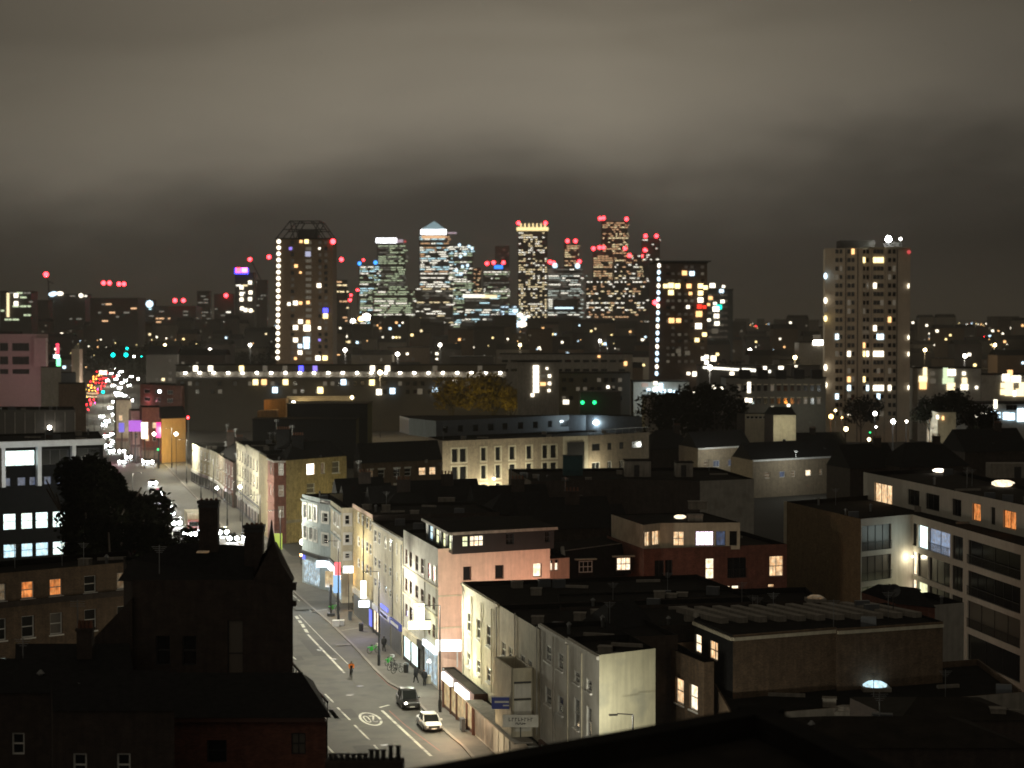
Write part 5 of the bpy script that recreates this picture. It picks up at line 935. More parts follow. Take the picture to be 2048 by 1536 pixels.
# ---- cars
def loft(mb, secs, mi=0, closed=True):
    """secs: list of rings of equal length"""
    for a, b in zip(secs, secs[1:]):
        n = len(a)
        for i in range(n): j = (i+1) % n; mb.face([a[i], a[j], b[j], b[i]], mi)
    mb.face(secs[0][::-1], mi); mb.face(secs[-1], mi)
def ring(x, w, z0, z1, r=.1, tap=.92): return [(x, -w, z0+r), (x, -w*.96, z0), (x, w*.96, z0), (x, w, z0+r), (x, w, z1-r*1.6), (x, w*tap, z1-r*.3), (x, w*.55, z1), (x, -w*.55, z1), (x, -w*tap, z1-r*.3), (x, -w, z1-r*1.6)]
CARM = {}
def car_meshes(paint, kind):
    k = (paint, kind)
    if k in CARM: return CARM[k]
    suv = kind == 'suv'; Ln = 2.3; hb = .98 if suv else .86; ht = 1.72 if suv else 1.40
    mb = MB(); loft(mb, [ring(-Ln, .72, .38, .78, .08), ring(-Ln+.12, .84, .28, hb, .1), ring(-1.6, .90, .22, hb+.04, .1), ring(-.6, .91, .2, hb+.02, .1), ring(.6, .91, .2, hb, .1), ring(1.2, .90, .22, hb-.04, .1), ring(Ln-.25, .84, .25, hb-.16, .1), ring(Ln, .68, .36, hb-.28, .08)])
    body = mb.mesh('body', paint_car(*paint), True)
    mb = MB(); loft(mb, [[(x, -w, z0), (x, w, z0), (x, w*.82, z1), (x, -w*.82, z1)] for x, w, z0, z1 in ((-1.95 if suv else -1.75, .80, hb-.1, hb+.02), (-1.55 if suv else -1.15, .80, hb-.1, ht-.07), (-.2, .82, hb-.1, ht-.03), (.35, .81, hb-.1, ht-.07), (1.25, .80, hb-.12, hb-.02))]); cab = mb.mesh('glasshouse', M['carglass'])
    mb = MB(); loft(mb, [[(x, -w, z0), (x, w, z0), (x, w*.93, z1), (x, -w*.93, z1)] for x, w, z0, z1 in ((-1.6 if suv else -1.2, .66, ht-.12, ht-.07), (-1.3, .69, ht-.10, ht-.02) if suv else (-.9, .68, ht-.08, ht-.02), (-.2, .70, ht-.06, ht+.02), (.4, .67, ht-.10, ht-.04))]); roof = mb.mesh('car_roof', paint_car(*paint), True)
    mb = MB()
    for s in (-1, 1):
        for p, q in (((1.22, .78*s, hb-.03), (.42, .66*s, ht-.05)), ((-.15, .83*s, hb-.03), (-.18, .68*s, ht-.04)), ((-1.1, .81*s, hb), (-1.05, .67*s, ht-.06))): mb.bar(p, q, .07, .07)
    pil = mb.mesh('pillars', paint_car(*paint))
    mb = MB(); n = 14
    A = [(.31*math.cos(6.2832*i/n), -.1, .31*math.sin(6.2832*i/n)) for i in range(n)]; B = [(x, .1, z) for x, y, z in A]
    for i in range(n): j = (i+1) % n; mb.face([A[i], B[i], B[j], A[j]])
    mb.face(A); mb.face(B[::-1]); ty = mb.mesh('tyre', M['tyre'])
    mb = MB(); 
    for yy in (-.115, .115): mb.face([(.19*math.cos(6.2832*i/n), yy, .19*math.sin(6.2832*i/n)) for i in (range(n) if yy < 0 else range(n-1, -1, -1))])
    rim = mb.mesh('rim', M['rim'])
    mb = MB(); mb.box((0, 0, 0), (.16, .34, .14)); hl = mb.mesh('headlight', glass('lamp_glass', (.35, .36, .38), .1)); 
    mb = MB(); mb.box((0, 0, 0), (.1, .34, .16)); tl = mb.mesh('tail_light', mat('red_lens', (.35, .01, .01), rough=.2, var=.05))
    mb = MB(); mb.box((Ln-.02, 0, .50), (.1, 1.05, .24)); mb.box((Ln+.0, 0, .32), (.1, 1.3, .08)); gr = mb.mesh('grille', M['dark'])
    mb = MB(); mb.box((Ln+.045, 0, .36), (.03, .5, .11)); pl = mb.mesh('number_plate', M['wood'])
    mb = MB(); mb.box((0, 0, 0), (.12, .2, .14)); mi = mb.mesh('wing_mirror', paint_car(*paint))
    CARM[k] = (body, cab, roof, pil, ty, rim, hl, tl, gr, pl, mi, Ln, hb); return CARM[k]
def car(loc, rz, paint, kind, label, group=None, on=False):
    body, cab, roof, pil, ty, rim, hl, tl, gr, pl, mi, Ln, hb = car_meshes(paint, kind)
    rt = root('parked_car' if not on else 'car', loc, label, 'car', group, rz)
    link('body', body, rt); link('glasshouse', cab, rt); link('car_roof', roof, rt); link('pillars', pil, rt); link('grille', gr, rt); link('number_plate', pl, rt)
    for x in (-1.4, 1.42):
        for s in (-1, 1): w = link('wheel', ty, rt, (x, .80*s, .31)); link('rim', rim, w)
    for s in (-1, 1):
        link('headlight', hl, rt, (Ln-.13, .62*s, hb-.30)); link('tail_light', tl, rt, (-Ln+.06, .62*s, hb-.18)); link('wing_mirror', mi, rt, (.72, .98*s, hb+.02))
    return rt
HD = math.atan2(-SD.y, -SD.x)        # heading towards the viewer
c1 = G(863, 1455); c2 = G(822, 1412)
car(c1-SR*.2, HD, ('silver_paint', (.62, .63, .64)), 'saloon', 'silver white saloon car parked at the kerb in front of the black one', 'cars parked at the kerb')
kb = car(c2-SR*.3, HD, ('black_paint', (.010, .011, .012)), 'suv', 'black tall car parked behind the silver saloon with one bright lamp', 'cars parked at the kerb')
mb = MB(kb.location); q = kb.location+Vector((math.cos(HD), math.sin(HD), 0))*2.3-SR*0; q2 = Vector((-.5, 0, 0)); mb = MB(); mb.ball((2.25, -.62, .72), .13); o = mb.build('lit_headlight', gl('w'), kb); o.location = (0, 0, 0)
# ---- far traffic: simple cars sharing meshes
def fcar_meshes():
    mb = MB(); loft(mb, [ring(-2.1, .8, .3, .85), ring(-1.7, .88, .25, .95), ring(1.3, .88, .25, .88), ring(2.1, .75, .35, .65)]); body = {c: mb.mesh('body', paint_car(n_, c_)) for c, n_, c_ in ((0, 'silver_paint', (.62, .63, .64)), (1, 'black_paint', (.01, .01, .01)), (2, 'grey_paint', (.12, .12, .13)), (3, 'red_paint', (.35, .02, .02)))}
    mb = MB(); loft(mb, [[(x, -w, z0), (x, w, z0), (x, w*.82, z1), (x, -w*.82, z1)] for x, w, z0, z1 in ((-1.7, .8, .9, .95), (-1.1, .8, .9, 1.4), (.3, .8, .9, 1.4), (1.1, .8, .85, .88))]); cab = mb.mesh('glasshouse', M['carglass'])
    mb = MB(); mb.ball((0, 0, 0), .32, n=8, m=5); L_ = {k: mb.mesh('lamp', gl(k)) for k in ('W', 'c', 'w')}; mb = MB(); mb.ball((0, 0, 0), .48, n=8, m=5); L_.update({k: mb.mesh('lamp', glow('tail_'+k, c_, e_)) for k, c_, e_ in (('r', (1, .02, .03), 22), ('y', (1, .62, .12), 26), ('o', (1, .30, .05), 26), ('m', (1, .05, .35), 18))})
    mb = MB(); [mb.box((x, y, .3), (.6, .2, .6)) for x in (-1.3, 1.3) for y in (-.78, .78)]; wh = mb.mesh('wheels', M['tyre'])
    return body, cab, L_, wh
FBD, FCB, FLM, FWH = fcar_meshes()
def fcar(px, py, col, kind, Ls='WW', tilt=0, grp='cars in the queue on the far main road', lab=None, rz=HD):
    p = G(px, py); rt = root('car', p, lab or 'car with headlights on in the queue of traffic', 'car', grp, rz)
    link('body', FBD[col], rt); link('glasshouse', FCB, rt); w = link('wheels', FWH, rt)
    if kind == 'h':
        for s, k in zip((-.62, .62), Ls): link('headlight', FLM[k], rt, (2.15, s, .7))
    else:
        for s, k in zip((-.66, .66), Ls): link('tail_light', FLM[k], rt, (-2.1, s, .85))
    return rt
heads = [(226, 868), (228, 884), (233, 842), (214, 842), (246, 822), (250, 806), (228, 829), (232, 785), (248, 790), (226, 770), (243, 765), (215, 760), (236, 750), (258, 770), (262, 752), (246, 722), (237, 727), (262, 897), (256, 915), (305, 968), (322, 1001), (352, 1048), (240, 742), (198, 720), (208, 850), (203, 833), (220, 815), (228, 803), (236, 790), (239, 775), (232, 757), (222, 746), (213, 872), (216, 892), (222, 903), (243, 903), (243, 925), (274, 905), (290, 924), (316, 988), (331, 1006), (338, 1029), (262, 800), (245, 742), (252, 733), (230, 735), (196, 708), (208, 697), (188, 700), (335, 1018), (299, 925), (238, 818), (212, 722), (223, 727), (251, 760), (240, 787)]
heads.sort(key=lambda p: -p[1])
for i, (x, y) in enumerate(heads): fcar(x, y+3, lab='car with white headlights, %s in the queue coming towards us' % ORD[i], col=i % 4 if i % 4 != 3 else 1, kind='h', Ls='WW' if y > 740 else 'Ww')
tails = [(188, 782, 'yy'), (180, 770, 'oo'), (195, 765, 'rr'), (184, 762, 'ro'), (212, 745, 'rr'), (218, 738, 'rr'), (192, 785, 'or'), (175, 801, 'rr'), (199, 778, 'mr'), (210, 755, 'rr'), (232, 722, 'rr'), (190, 757, 'oy'), (172, 820, 'rr'), (177, 810, 'rr'), (184, 800, 'rr'), (190, 795, 'rr'), (181, 788, 'yy'), (175, 780, 'yo'), (186, 775, 'oo'), (190, 752, 'oo'), (201, 749, 'yo'), (208, 765, 'rr'), (206, 772, 'rr'), (229, 752, 'rr'), (178, 793, 'yy'), (196, 742, 'ro'), (240, 717, 'rr'), (202, 757, 'rr'), (204, 728, 'rr'), (186, 806, 'rm')]
tails.sort(key=lambda p: -p[1])
for i, (x, y, k) in enumerate(tails): fcar(x, y+4, (i+1) % 3, 't', k, grp='cars driving away on the far main road', lab='car with coloured rear lights, %s in the line driving away' % ORD[i])
# red lorry with pale roof
p = G(388, 1068); lr = root('lorry', p, 'red fronted lorry with pale box body behind the chimney stack', 'lorry', None, HD)
def part(rt, nm, c, d, m): mb = MB(); mb.box(c, d); o = mb.build(nm, m if not isinstance(m, str) else M[m], rt); o.location = (0, 0, 0); return o
part(lr, 'box_body', (-2.5, 0, 2.5), (7, 2.5, 2.8), 'stone'); cbm = paint_car('red_paint', (.35, .02, .02)); part(lr, 'cab', (2.0, 0, 1.6), (1.9, 2.4, 2.2), glow('cab_red_glow', (1, .06, .05), .25)); part(lr, 'windscreen', (2.98, 0, 2.1), (.06, 2.1, .8), 'carglass')  # cab given a faint red glow of its own, no lamp there
for x in (-4.5, 2): part(lr, 'axle', (x, 0, .5), (1, 2.5, 1), 'tyre')
for s in (-.9, .9): link('headlight', FLM['W'], lr, (3.0, s, .8))
q = D(384, 1025, p.y-4); mb = MB(lr.location)
# more headlights showing round the stacks
for x, y, lab in ((410, 1067, 'car seen through the gap beside the tall stack'), (445, 1066, 'car beside the tall black chimney stack'), (464, 1078, 'car with dazzling headlights between the two stacks'), (492, 1078, 'car in front of the shorter black stack'), (372, 1070, 'car in front of the red lorry'), (381, 1070, 'second car close in front of the lorry')): fcar(x, y+4, 1, 'h', 'WW', lab=lab)
# buses: two double deckers seen side on, glowing
for px, py, ln, lab, rz in ((206, 752, 10, 'red double decker bus with bright windows at the junction', HD), (226, 733, 10, 'red double decker bus behind the first one', HD), (184, 800, 9, 'bus with warm lights among the tail lights', HD)):
    p = G(px, py); b = root('bus', p, lab, 'bus', None, rz+.25); part(b, 'body', (0, 0, 2.3), (ln, 2.5, 4.2), 'red')
    for z_ in (1.7, 3.3): part(b, 'window_band', (.02, 0, z_), (ln+.06, 2.56, .75), GL['bright'] if px != 184 else GL['warm'])
    for x in (-3, 3): part(b, 'axle', (x, 0, .45), (1, 2.52, .9), 'tyre')
# traffic lights and coloured lights over the far road
for px, py, k, Y, r_ in ((226, 710, 't', 1100, 1.0), (252, 710, 't', 1100, 1.0), (254, 697, 't', 1120, .6), (268, 713, 'w', 1100, .6), (283, 713, 't', 1150, .3), (206, 784, 't', 880, .6), (376, 835, 'r', 540, .35), (314, 829, 'o', 560, .3), (352, 868, 'w', 500, .45), (602, 1110, 'o', 312, .22), (308, 868, 'w', 520, .45), (316, 899, 'g', 520, .25), (276, 758, 'w', 800, .5), (434, 976, 'W', 420, .30), (480, 974, 'w', 380, .35), (648, 1047, 'w', 290, .45), (605, 1084, 'w', 305, .45), (319, 783, 'c', 690, .6)):
    q = D(px, py, Y); rt_ = root('signal_lamp' if k in 'trgo' else 'street_globe', (q.x, Y, .1), {'t': 'turquoise light', 'r': 'red light', 'o': 'amber light', 'w': 'white lamp', 'W': 'dazzling white lamp', 'g': 'green light', 'c': 'cool white lamp'}[k]+' on a thin post '+{710: 'over the far junction', 697: 'highest over the far junction', 713: 'beside the turquoise ones', 784: 'among the tail lights', 835: 'above the ochre gable corner', 829: 'in front of the ochre gable', 868: 'before the ochre gable', 1110: 'by the blue grey corner shop', 899: 'low on the ochre corner', 758: 'beyond the queue', 976: 'outside the low dark red brick house', 974: 'in front of the tall terrace', 1047: 'hung before the canted corner', 1084: 'at the far end of the blue grey house', 783: 'above the dim red brick block'}[py], 'light', 'lights on posts along the road'); rt_['label'] += {(226, 710): ', the one nearer the pink block', (252, 710): ', the one nearer the white lamp', (308, 868): ', by the tall pink sign', (352, 868): ', on its shop side', (283, 713): ', smallest and dimmest'}.get((px, py), ''); mb = MB(rt_.location); mb.ball(q, r_, n=8); mb.build('lamp_globe', gl(k), rt_); pbox(rt_, 'post', (q.x, Y+.2, q.z/2), (.12, .12, q.z), 'dark')
for px, py, w, h, k, Y, lab in ((289, 861, 1.6, 4.2, 'bright', 520, 'tall brilliant white pink shop sign'), (270, 852, 3.4, 3.0, 'lit', 540, 'glowing violet shop window'), (243, 855, 1.5, 2.6, 'blu', 560, 'blue violet upright sign'), (317, 860, 1.2, 4.0, 'mag', 520, 'magenta neon tube sign'), (263, 850, 1.0, 2.0, 'red', 545, 'small red neon sign')):
    q = D(px, py, Y); s_ = root('neon_sign', (q.x, Y, 0), lab+' below the dim red brick block', 'sign'); mm = {'bright': GL['bright'], 'lit': glow('lit_purple', (.5, .12, .75), 1.0), 'blu': glow('lit_indigo', (.25, .2, .9), .9), 'mag': glow('lit_magenta', (1, .03, .25), 2), 'red': MATS['sign_red']}[k]; pbox(s_, 'sign_face', q, (w, .3, h), mm); pbox(s_, 'post', (q.x, Y+.4, q.z/2), (.3, .3, q.z), 'dark')
# shops of the left bend behind them: a few fronts facing the junction
for x0, x1, yt, Y, m_, lab in ((232, 262, 800, 590, 'stock', 'narrow buff shop house at the bend'), (262, 284, 822, 560, 'pink', 'pinkish shop house beside the dim red brick block'), (284, 324, 815, 548, 'red', 'red washed shop house under the brick block')):
    a, b = D(x0, yt, Y), D(x1, yt, Y); ww = [(.8+i*2.0, 1.9+i*2.0, zb, zb+1.6, R.choice(('dim', 'dark', 'warm')), 'w12') for i in range(int(((b-a).length-1)/2)) for zb in (5.5, 9) if zb+2 < a.z]; h = building('shop_house', lab, 'house', [a, b], 14, a.z, {0: (ww, m_)}, mwall=m_, bdir=SD)
    shop(h, a, b, x0+1, x1-1, 'brownp', 'dim', zf=3, hf=.8)
# ---- people
def person(loc, rz, label, pose='stand', top='cloth', legs='cloth', h=1.74):
    rt = root('person', loc, label, 'person', None, rz)
    if pose == 'ride': J = dict(pel=(0, 0, .98), ch=(.28, 0, 1.36), nk=(.36, 0, 1.50), hd=(.42, 0, 1.60), sl=(.32, .19, 1.42), sr=(.32, -.19, 1.42), el=(.45, .24, 1.18), er=(.45, -.24, 1.18), hl=(.62, .2, 1.06), hr=(.62, -.2, 1.06), kl=(.34, .1, .78), kr=(.30, -.1, .62), fl=(.10, .1, .42), fr=(.12, -.1, .18), tl=(.25, .1, .36), tr=(.28, -.1, .14))
    else:
        s = .26 if pose == 'walk' else .03
        J = dict(pel=(0, 0, .93), ch=(.02, 0, 1.28), nk=(.03, 0, 1.48), hd=(.04, 0, 1.60), sl=(.02, .19, 1.42), sr=(.02, -.19, 1.42), el=(-s*.4, .25, 1.14), er=(s*.5, -.25, 1.14), hl=(.0-s*.1, .25, .90), hr=(s+.05, -.24, .92), kl=(s*.75, .09, .50), kr=(-s*.3, -.09, .49), fl=(s, .09, .09), fr=(-s*1.3, -.09, .12), tl=(s+.16, .09, .05), tr=(-s*1.2+.14, -.09, .06))
    me = bpy.data.meshes.new('body'); K = list(J); E = [('pel', 'ch'), ('ch', 'nk'), ('nk', 'hd'), ('ch', 'sl'), ('ch', 'sr'), ('sl', 'el'), ('el', 'hl'), ('sr', 'er'), ('er', 'hr'), ('pel', 'kl'), ('kl', 'fl'), ('fl', 'tl'), ('pel', 'kr'), ('kr', 'fr'), ('fr', 'tr')]
    me.from_pydata([J[k] for k in K], [(K.index(a), K.index(b)) for a, b in E], []); o = bpy.data.objects.new('body', me); COL.objects.link(o); o.parent = rt
    m = o.modifiers.new('skin', 'SKIN'); m.use_smooth_shade = True; sub = o.modifiers.new('sub', 'SUBSURF'); sub.levels = sub.render_levels = 1
    rad = dict(pel=.17, ch=.19, nk=.07, hd=.11, sl=.10, sr=.10, el=.065, er=.065, hl=.05, hr=.05, kl=.085, kr=.085, fl=.055, fr=.055, tl=.045, tr=.045)
    for k, v in zip(K, me.skin_vertices[0].data): v.radius = (rad[k], rad[k]*(.75 if k in ('pel', 'ch') else 1)); v.use_root = (k == 'pel')
    me.materials.append(M[legs])
    hx, _, hz = J['hd']; mb = MB(); mb.ball((hx, 0, hz+.04), .105, sq=1.2, n=10, m=8); q = mb.build('head', M['skin'], rt, smooth=True); q.location = (0, 0, 0)
    mb = MB(); mb.ball((hx-.02, 0, hz+.07), .118, sq=1.05, n=10, m=8); q = mb.build('hair' if pose != 'ride' else 'helmet', M['dark'], rt, smooth=True); q.location = (0, 0, 0)
    cx, _, cz = J['ch']; px_, _, pz_ = J['pel']; mb = MB()   # jacket over the torso
    loft(mb, [[(x+c_*.0+.13*math.cos(t)*r, .22*math.sin(t)*r, z) for t in [6.2832*i/10 for i in range(10)]] for x, z, r, c_ in ((px_-.01, pz_-.14 if pose != 'ride' else pz_, 1.05, 0), ((px_+cx)/2, (pz_+cz)/2, 1.0, 0), (cx, cz, 1.08, 0), ((cx+J['nk'][0])/2+.01, J['nk'][2]-.05, .85, 0), (J['nk'][0], J['nk'][2]+.02, .4, 0))]); q = mb.build('jacket', M[top], rt, smooth=True); q.location = (0, 0, 0)
    for s_, e_, h_ in (('sl', 'el', 'hl'), ('sr', 'er', 'hr')):
        mb = MB(); mb.bar(J[s_], J[e_], .15, .15); mb.bar(J[e_], J[h_], .11, .11); q = mb.build('sleeve', M[top], rt); q.location = (0, 0, 0)
    return rt
def bicycle(loc, rz, label, m='dark', group=None):
    rt = root('bicycle', loc, label, 'bicycle', group, rz)
    def P(nm, segs, mm, w=.035): mb = MB(); [mb.bar(a, b, w) for a, b in segs]; o = mb.build(nm, M[mm], rt); o.location = (0, 0, 0); return o
    P('frame', [((-.12, 0, .32), (-.22, 0, .85)), ((-.12, 0, .32), (.38, 0, .78)), ((-.2, 0, .78), (.36, 0, .84)), ((-.52, 0, .34), (-.12, 0, .32)), ((-.52, 0, .34), (-.2, 0, .75))], m, .05)
    P('fork', [((.52, 0, .34), (.36, 0, .95))], m); P('handlebar', [((.36, -.26, 1.0), (.36, .26, 1.0)), ((.36, 0, .92), (.36, 0, 1.0))], 'dark'); P('saddle', [((-.36, 0, .92), (-.1, 0, .92))], 'dark', .1)
    for x in (-.52, .52):
        mb = MB(); n = 16
        for i in range(n): a0, a1 = 6.2832*i/n, 6.2832*(i+1)/n; mb.bar((x+.33*math.cos(a0), 0, .34+.33*math.sin(a0)), (x+.33*math.cos(a1), 0, .34+.33*math.sin(a1)), .04)
        for i in range(6): a0 = 6.2832*i/6; mb.bar((x, 0, .34), (x+.33*math.cos(a0), 0, .34+.33*math.sin(a0)), .012)
        o = mb.build('wheel', M['tyre'], rt); o.location = (0, 0, 0)
    return rt
cyc = G(702, 1355); bicycle(cyc, HD, 'bicycle ridden by the person in orange on the carriageway'); person(cyc+Vector((-.1*math.cos(HD), -.1*math.sin(HD), .03)), HD, 'cyclist in an orange jacket and helmet riding in the bus lane', 'ride', 'orange')
person(G(832, 1366, .12), 2.2, 'person in dark clothes walking in front of the lit corner sign', 'walk')
person(G(849, 1372, .12), -1.8, 'person in dark clothes standing just behind the black car', 'stand')
person(G(768, 1303, .12), 1.8, 'person in a dark coat walking past the shutters beside the lamp post', 'walk')
person(G(707, 1213, .12), .4, 'dark clothed person standing at the side street corner', 'stand')
for px, py, rz, lab, m_ in ((785, 1340, .9, 'dark bicycle parked at the kerb rack with green one behind', 'dark'), (795, 1346, .7, 'second dark bicycle at the kerb rack', 'dark'), (779, 1330, 1.0, 'bright green hire bicycle with a pale basket', 'green'), (747, 1306, .6, 'green hire bicycle on the pavement before the shutters', 'green'), (668, 1223, .5, 'small green hire bicycle between the signal post and lamp', 'green')):
    b = bicycle(G(px, py, .12), rz, lab, m_, 'bicycles parked on the pavement')
    if m_ == 'green':
        for nm, c, d in (('basket', (.52, 0, .95), (.3, .4, .28)), ('mudguard', (-.52, 0, .70), (.5, .12, .12)), ('battery_pack', (-.25, 0, .55), (.3, .12, .35))): part(b, nm, c, d, 'green' if nm != 'basket' else 'wood')
# kiosk table at the corner, bollards, cabinets, a bin bag, plant
q = G(866, 1366, .12); tb = root('stall_table', q, 'pale stall table with goods beneath the glowing white awning', 'stall'); pbox(tb, 'table', (q.x, q.y, .9), (2.2, 1.0, .1), 'stone'); pbox(tb, 'front_panel', (q.x, q.y-.45, .5), (2.1, .05, .7), 'stone'); mb = MB(tb.location); mb.cyl((q.x, q.y+.2), .7, .5, 2.3, 2.6, 12); mb.build('awning', SW, tb); pbox(tb, 'post', (q.x, q.y+.2, 1.5), (.06, .06, 1.6), 'dark')
for i, (px, py, w, d, h, lab) in enumerate(((672, 1252, .8, .8, .7, 'white box planter at the foot of the white based lamp'), (683, 1250, .6, .6, .6, 'second small white box by the same lamp'), (832, 1326, .5, .4, .25, 'small white bag on the pavement'))):
    q = G(px, py, .12); b = root('planter_box' if i < 2 else 'bag', q, lab, 'box' if i < 2 else 'bag'); mb = MB(q); mb.prism([(q.x-w/2, q.y-d/2), (q.x+w/2, q.y-d/2), (q.x+w/2, q.y+d/2), (q.x-w/2, q.y+d/2)], .12, .12+h); mb.build('box', M['wood'], b)
    if i < 2: pbox(b, 'rim', (q.x, q.y, .12+h), (w+.1, d+.1, .06), 'wood')
# ---- trees
def leafmesh(name, n, r, sq, m, seed, ls=.5):
    rr = random.Random(seed); mb = MB(); cl = [(rr.uniform(-.62, .62)*r, rr.uniform(-.62, .62)*r, rr.uniform(-.5, .6)*r*sq, rr.uniform(.25, .5)*r) for _ in range(16)]
    for i in range(n):
        cx, cy, cz, cr = cl[rr.randrange(len(cl))]; d = Vector((rr.gauss(0, 1), rr.gauss(0, 1), rr.gauss(0, 1))).normalized()*cr*rr.uniform(.5, 1.05)
        p = Vector((cx, cy, cz))+d; u = Vector((rr.gauss(0, 1), rr.gauss(0, 1), rr.gauss(0, .6))).normalized()*ls*rr.uniform(.6, 1.3); v = u.cross(Vector((rr.gauss(0, 1), rr.gauss(0, 1), rr.gauss(0, 1)))).normalized()*ls*.6
        mb.face([p-u, p-v*.8, p+u, p+v*.8])
    return mb.mesh(name, M[m])
TM = {}
def tree(loc, h, r, label, m='leaf', seed=1, group=None, sq=.9, bare=False, n=2200):
    rt = root('tree', loc, label, 'tree', group); k = (m, seed % 3, round(sq, 1), n)
    if k not in TM: TM[k] = leafmesh('crown', n if not bare else 500, 1.0, sq, m, seed % 3+11, .085)
    mb = MB(); mb.cyl((0, 0), .045*r, .025*r, 0, h*.6, 8); rr = random.Random(seed)
    for i in range(9 if not bare else 26): a = rr.uniform(0, 6.28); z0 = h*rr.uniform(.3, .6); e = rr.uniform(.5, .95)*r; mb.bar((0, 0, z0), (e*math.cos(a), e*math.sin(a), h-r*sq*rr.uniform(.2, 1.2)), .03*r if not bare else .015*r)
    o = mb.build('trunk', M['bark'], rt); o.location = (0, 0, 0)
    link('crown', TM[k], rt, (0, 0, h-r*sq*.9), rr.uniform(0, 6), (r, r, r)); return rt
for i, (px, py, r_, lab) in enumerate(((172, 988, 4.9, 'big black tree crown beside the white framed office'), (222, 1012, 4.9, 'middle black tree crown in front of the traffic queue'), (262, 1062, 5.0, 'black tree crown nearest the queue of headlights'), (305, 1118, 4.0, 'lowest black tree crown before the tall chimney stack'), (225, 1090, 4.6, 'black tree crown behind the Victorian block roof'), (180, 1060, 4.4, 'black tree crown against the cool lit office windows'))):
    Y = (235, 240, 236, 205, 215, 222)[i]; q = D(px, py, Y); tree((q.x, Y, 0), q.z+r_*.9, r_*1.1, lab, 'leaf', i, 'dark trees beside the main road', 1.0, n=5200)
for i, (px, py, r_, m_, Y, lab) in enumerate(((905, 792, 7, 'leafy', 620, 'dim yellow leaved tree behind the long pale brick block'), (985, 786, 9, 'leafy', 630, 'brightest yellow leaved tree beside the lit stair tower'), (1020, 800, 5, 'leafy', 620, 'small yellow tree next to the lit stair tower'), (1430, 825, 9, 'leaf', 540, 'wide black tree in front of the buff coped building'), (1330, 830, 9, 'leaf', 560, 'black tree behind the smaller floodlight'), (1380, 815, 8, 'leaf', 600, 'black tree below the curved white lit building'), (1722, 825, 5.5, 'leaf', 600, 'round dark tree at the foot of the beige tower'), (1900, 815, 7, 'leaf', 560, 'dim tree before the lit low buildings'), (1860, 822, 5, 'leaf', 540, 'smaller dim tree near the dazzling yard light'), (1960, 850, 6, 'leaf', 500, 'dark tree before the bright school windows'), (1470, 755, 9, 'leaf', 800, 'dark round tree under the strip of lights'))):
    q = D(px, py, Y); tree((q.x, Y, 0), q.z+r_*.8, r_, lab, m_, i+3, 'trees among the middle distance buildings', .8)
q = D(985, 815, 600); lamp((q.x, 600, q.z-3), (1, .8, .15), 5500, 1); lamp((q.x-13, 596, q.z-3), (1, .75, .15), 1500, 1)
for i in range(14):
    px = 300+i*24; tree((D(px, 700, 1250).x+R.uniform(-8, 8), 1250+R.uniform(-60, 120), 0), R.uniform(18, 26), R.uniform(13, 17), 'dark park tree in the black belt below the horizon lights, %s outwards from the road' % ORD[i], 'leaf', i, 'dark park trees below the horizon', .8)
for i in range(5): tree((D(190+i*22, 680, 1500).x, 1500+R.uniform(-50, 50), 0), R.uniform(16, 22), R.uniform(12, 16), 'dark street tree at the end of the main road, %s from the pink block' % ORD[i], 'leaf', i, 'dark trees at the road end', .8)
q = G(1035, 1482, .12); pt = root('potted_plant', q, 'bright green potted plant under the name board', 'potted plant'); mb = MB(q); mb.cyl((q.x, q.y), .25, .32, .12, .7, 10); mb.build('pot', M['terracotta'], pt); link('foliage', leafmesh('foliage', 260, .75, 1.2, 'green', 5, .12), pt, (0, 0, 1.1))

# drainpipes, satellite dishes and gutters on the near facades; manhole covers, patches and bins on the street
def pipe(rt, A, B, px, z0, z1, m='grey', w=.11):
    p = onw(A, B, px, 0); p = p-SR*.1 if abs((B-A).normalized().dot(SR)) < .7 else p-SD*.1
    mb = MB(rt.location); mb.cyl((p.x, p.y), w/2, w/2, z0, z1, 6); mb.build('drainpipe', M[m], rt)

for rt_, A_, B_, pxs_, m_ in ((A1, L(1136, 1100), L(1199, 1100), (1138, 1166), 'stone'), (A2, L(1081, 1100), L(1136, 1100), (1084, 1109), 'conc'), (B1, L(999, 1100), L(1080, 1100), (1032, 1076), 'grey'), (B2, L(924, 1100), L(998, 1100), (928, 995), 'grey'), (C1, cA, cB, (851, 874), 'conc'), (D1, L(746, 1100), L(805, 1100), (786, 804), 'lead'), (E_H, L(706, 1100), L(746, 1100), (728,), 'dark')):
    for x_ in pxs_: pipe(rt_, A_, B_, x_, 3.9, 12.9, m_)
rr = random.Random(12)
mb = MB()
for i in range(16):   # tarmac patches along the carriageway
    y = rr.uniform(172, 330); w_ = rr.uniform(8, 19); p = off(y, w_); a_1, b_1 = rr.uniform(.5, 1.6), rr.uniform(1.5, 6); mb.face([p+SR*-a_1+SD*-b_1+Vector((0, 0, .002)), p+SR*a_1+SD*-b_1+Vector((0, 0, .002)), p+SR*a_1+SD*b_1+Vector((0, 0, .002)), p+SR*-a_1+SD*b_1+Vector((0, 0, .002))])
mb.build('tarmac_patches', mat('tarmac_patch', (.042, .042, .04), rough=.8, var=.2), kind='structure')
for i, (px, py) in enumerate(((700, 1390), (668, 1318), (720, 1372), (640, 1300), (770, 1490))):
    p = G(px, py, .006); mc = root('manhole_cover', p, 'round iron manhole cover, %s on the carriageway' % ORD[i], 'manhole cover', 'manhole covers'); mb = MB(p); mb.cyl((p.x, p.y), .42, .42, .001, .010, 14); mb.build('cover', M['dark'], mc)
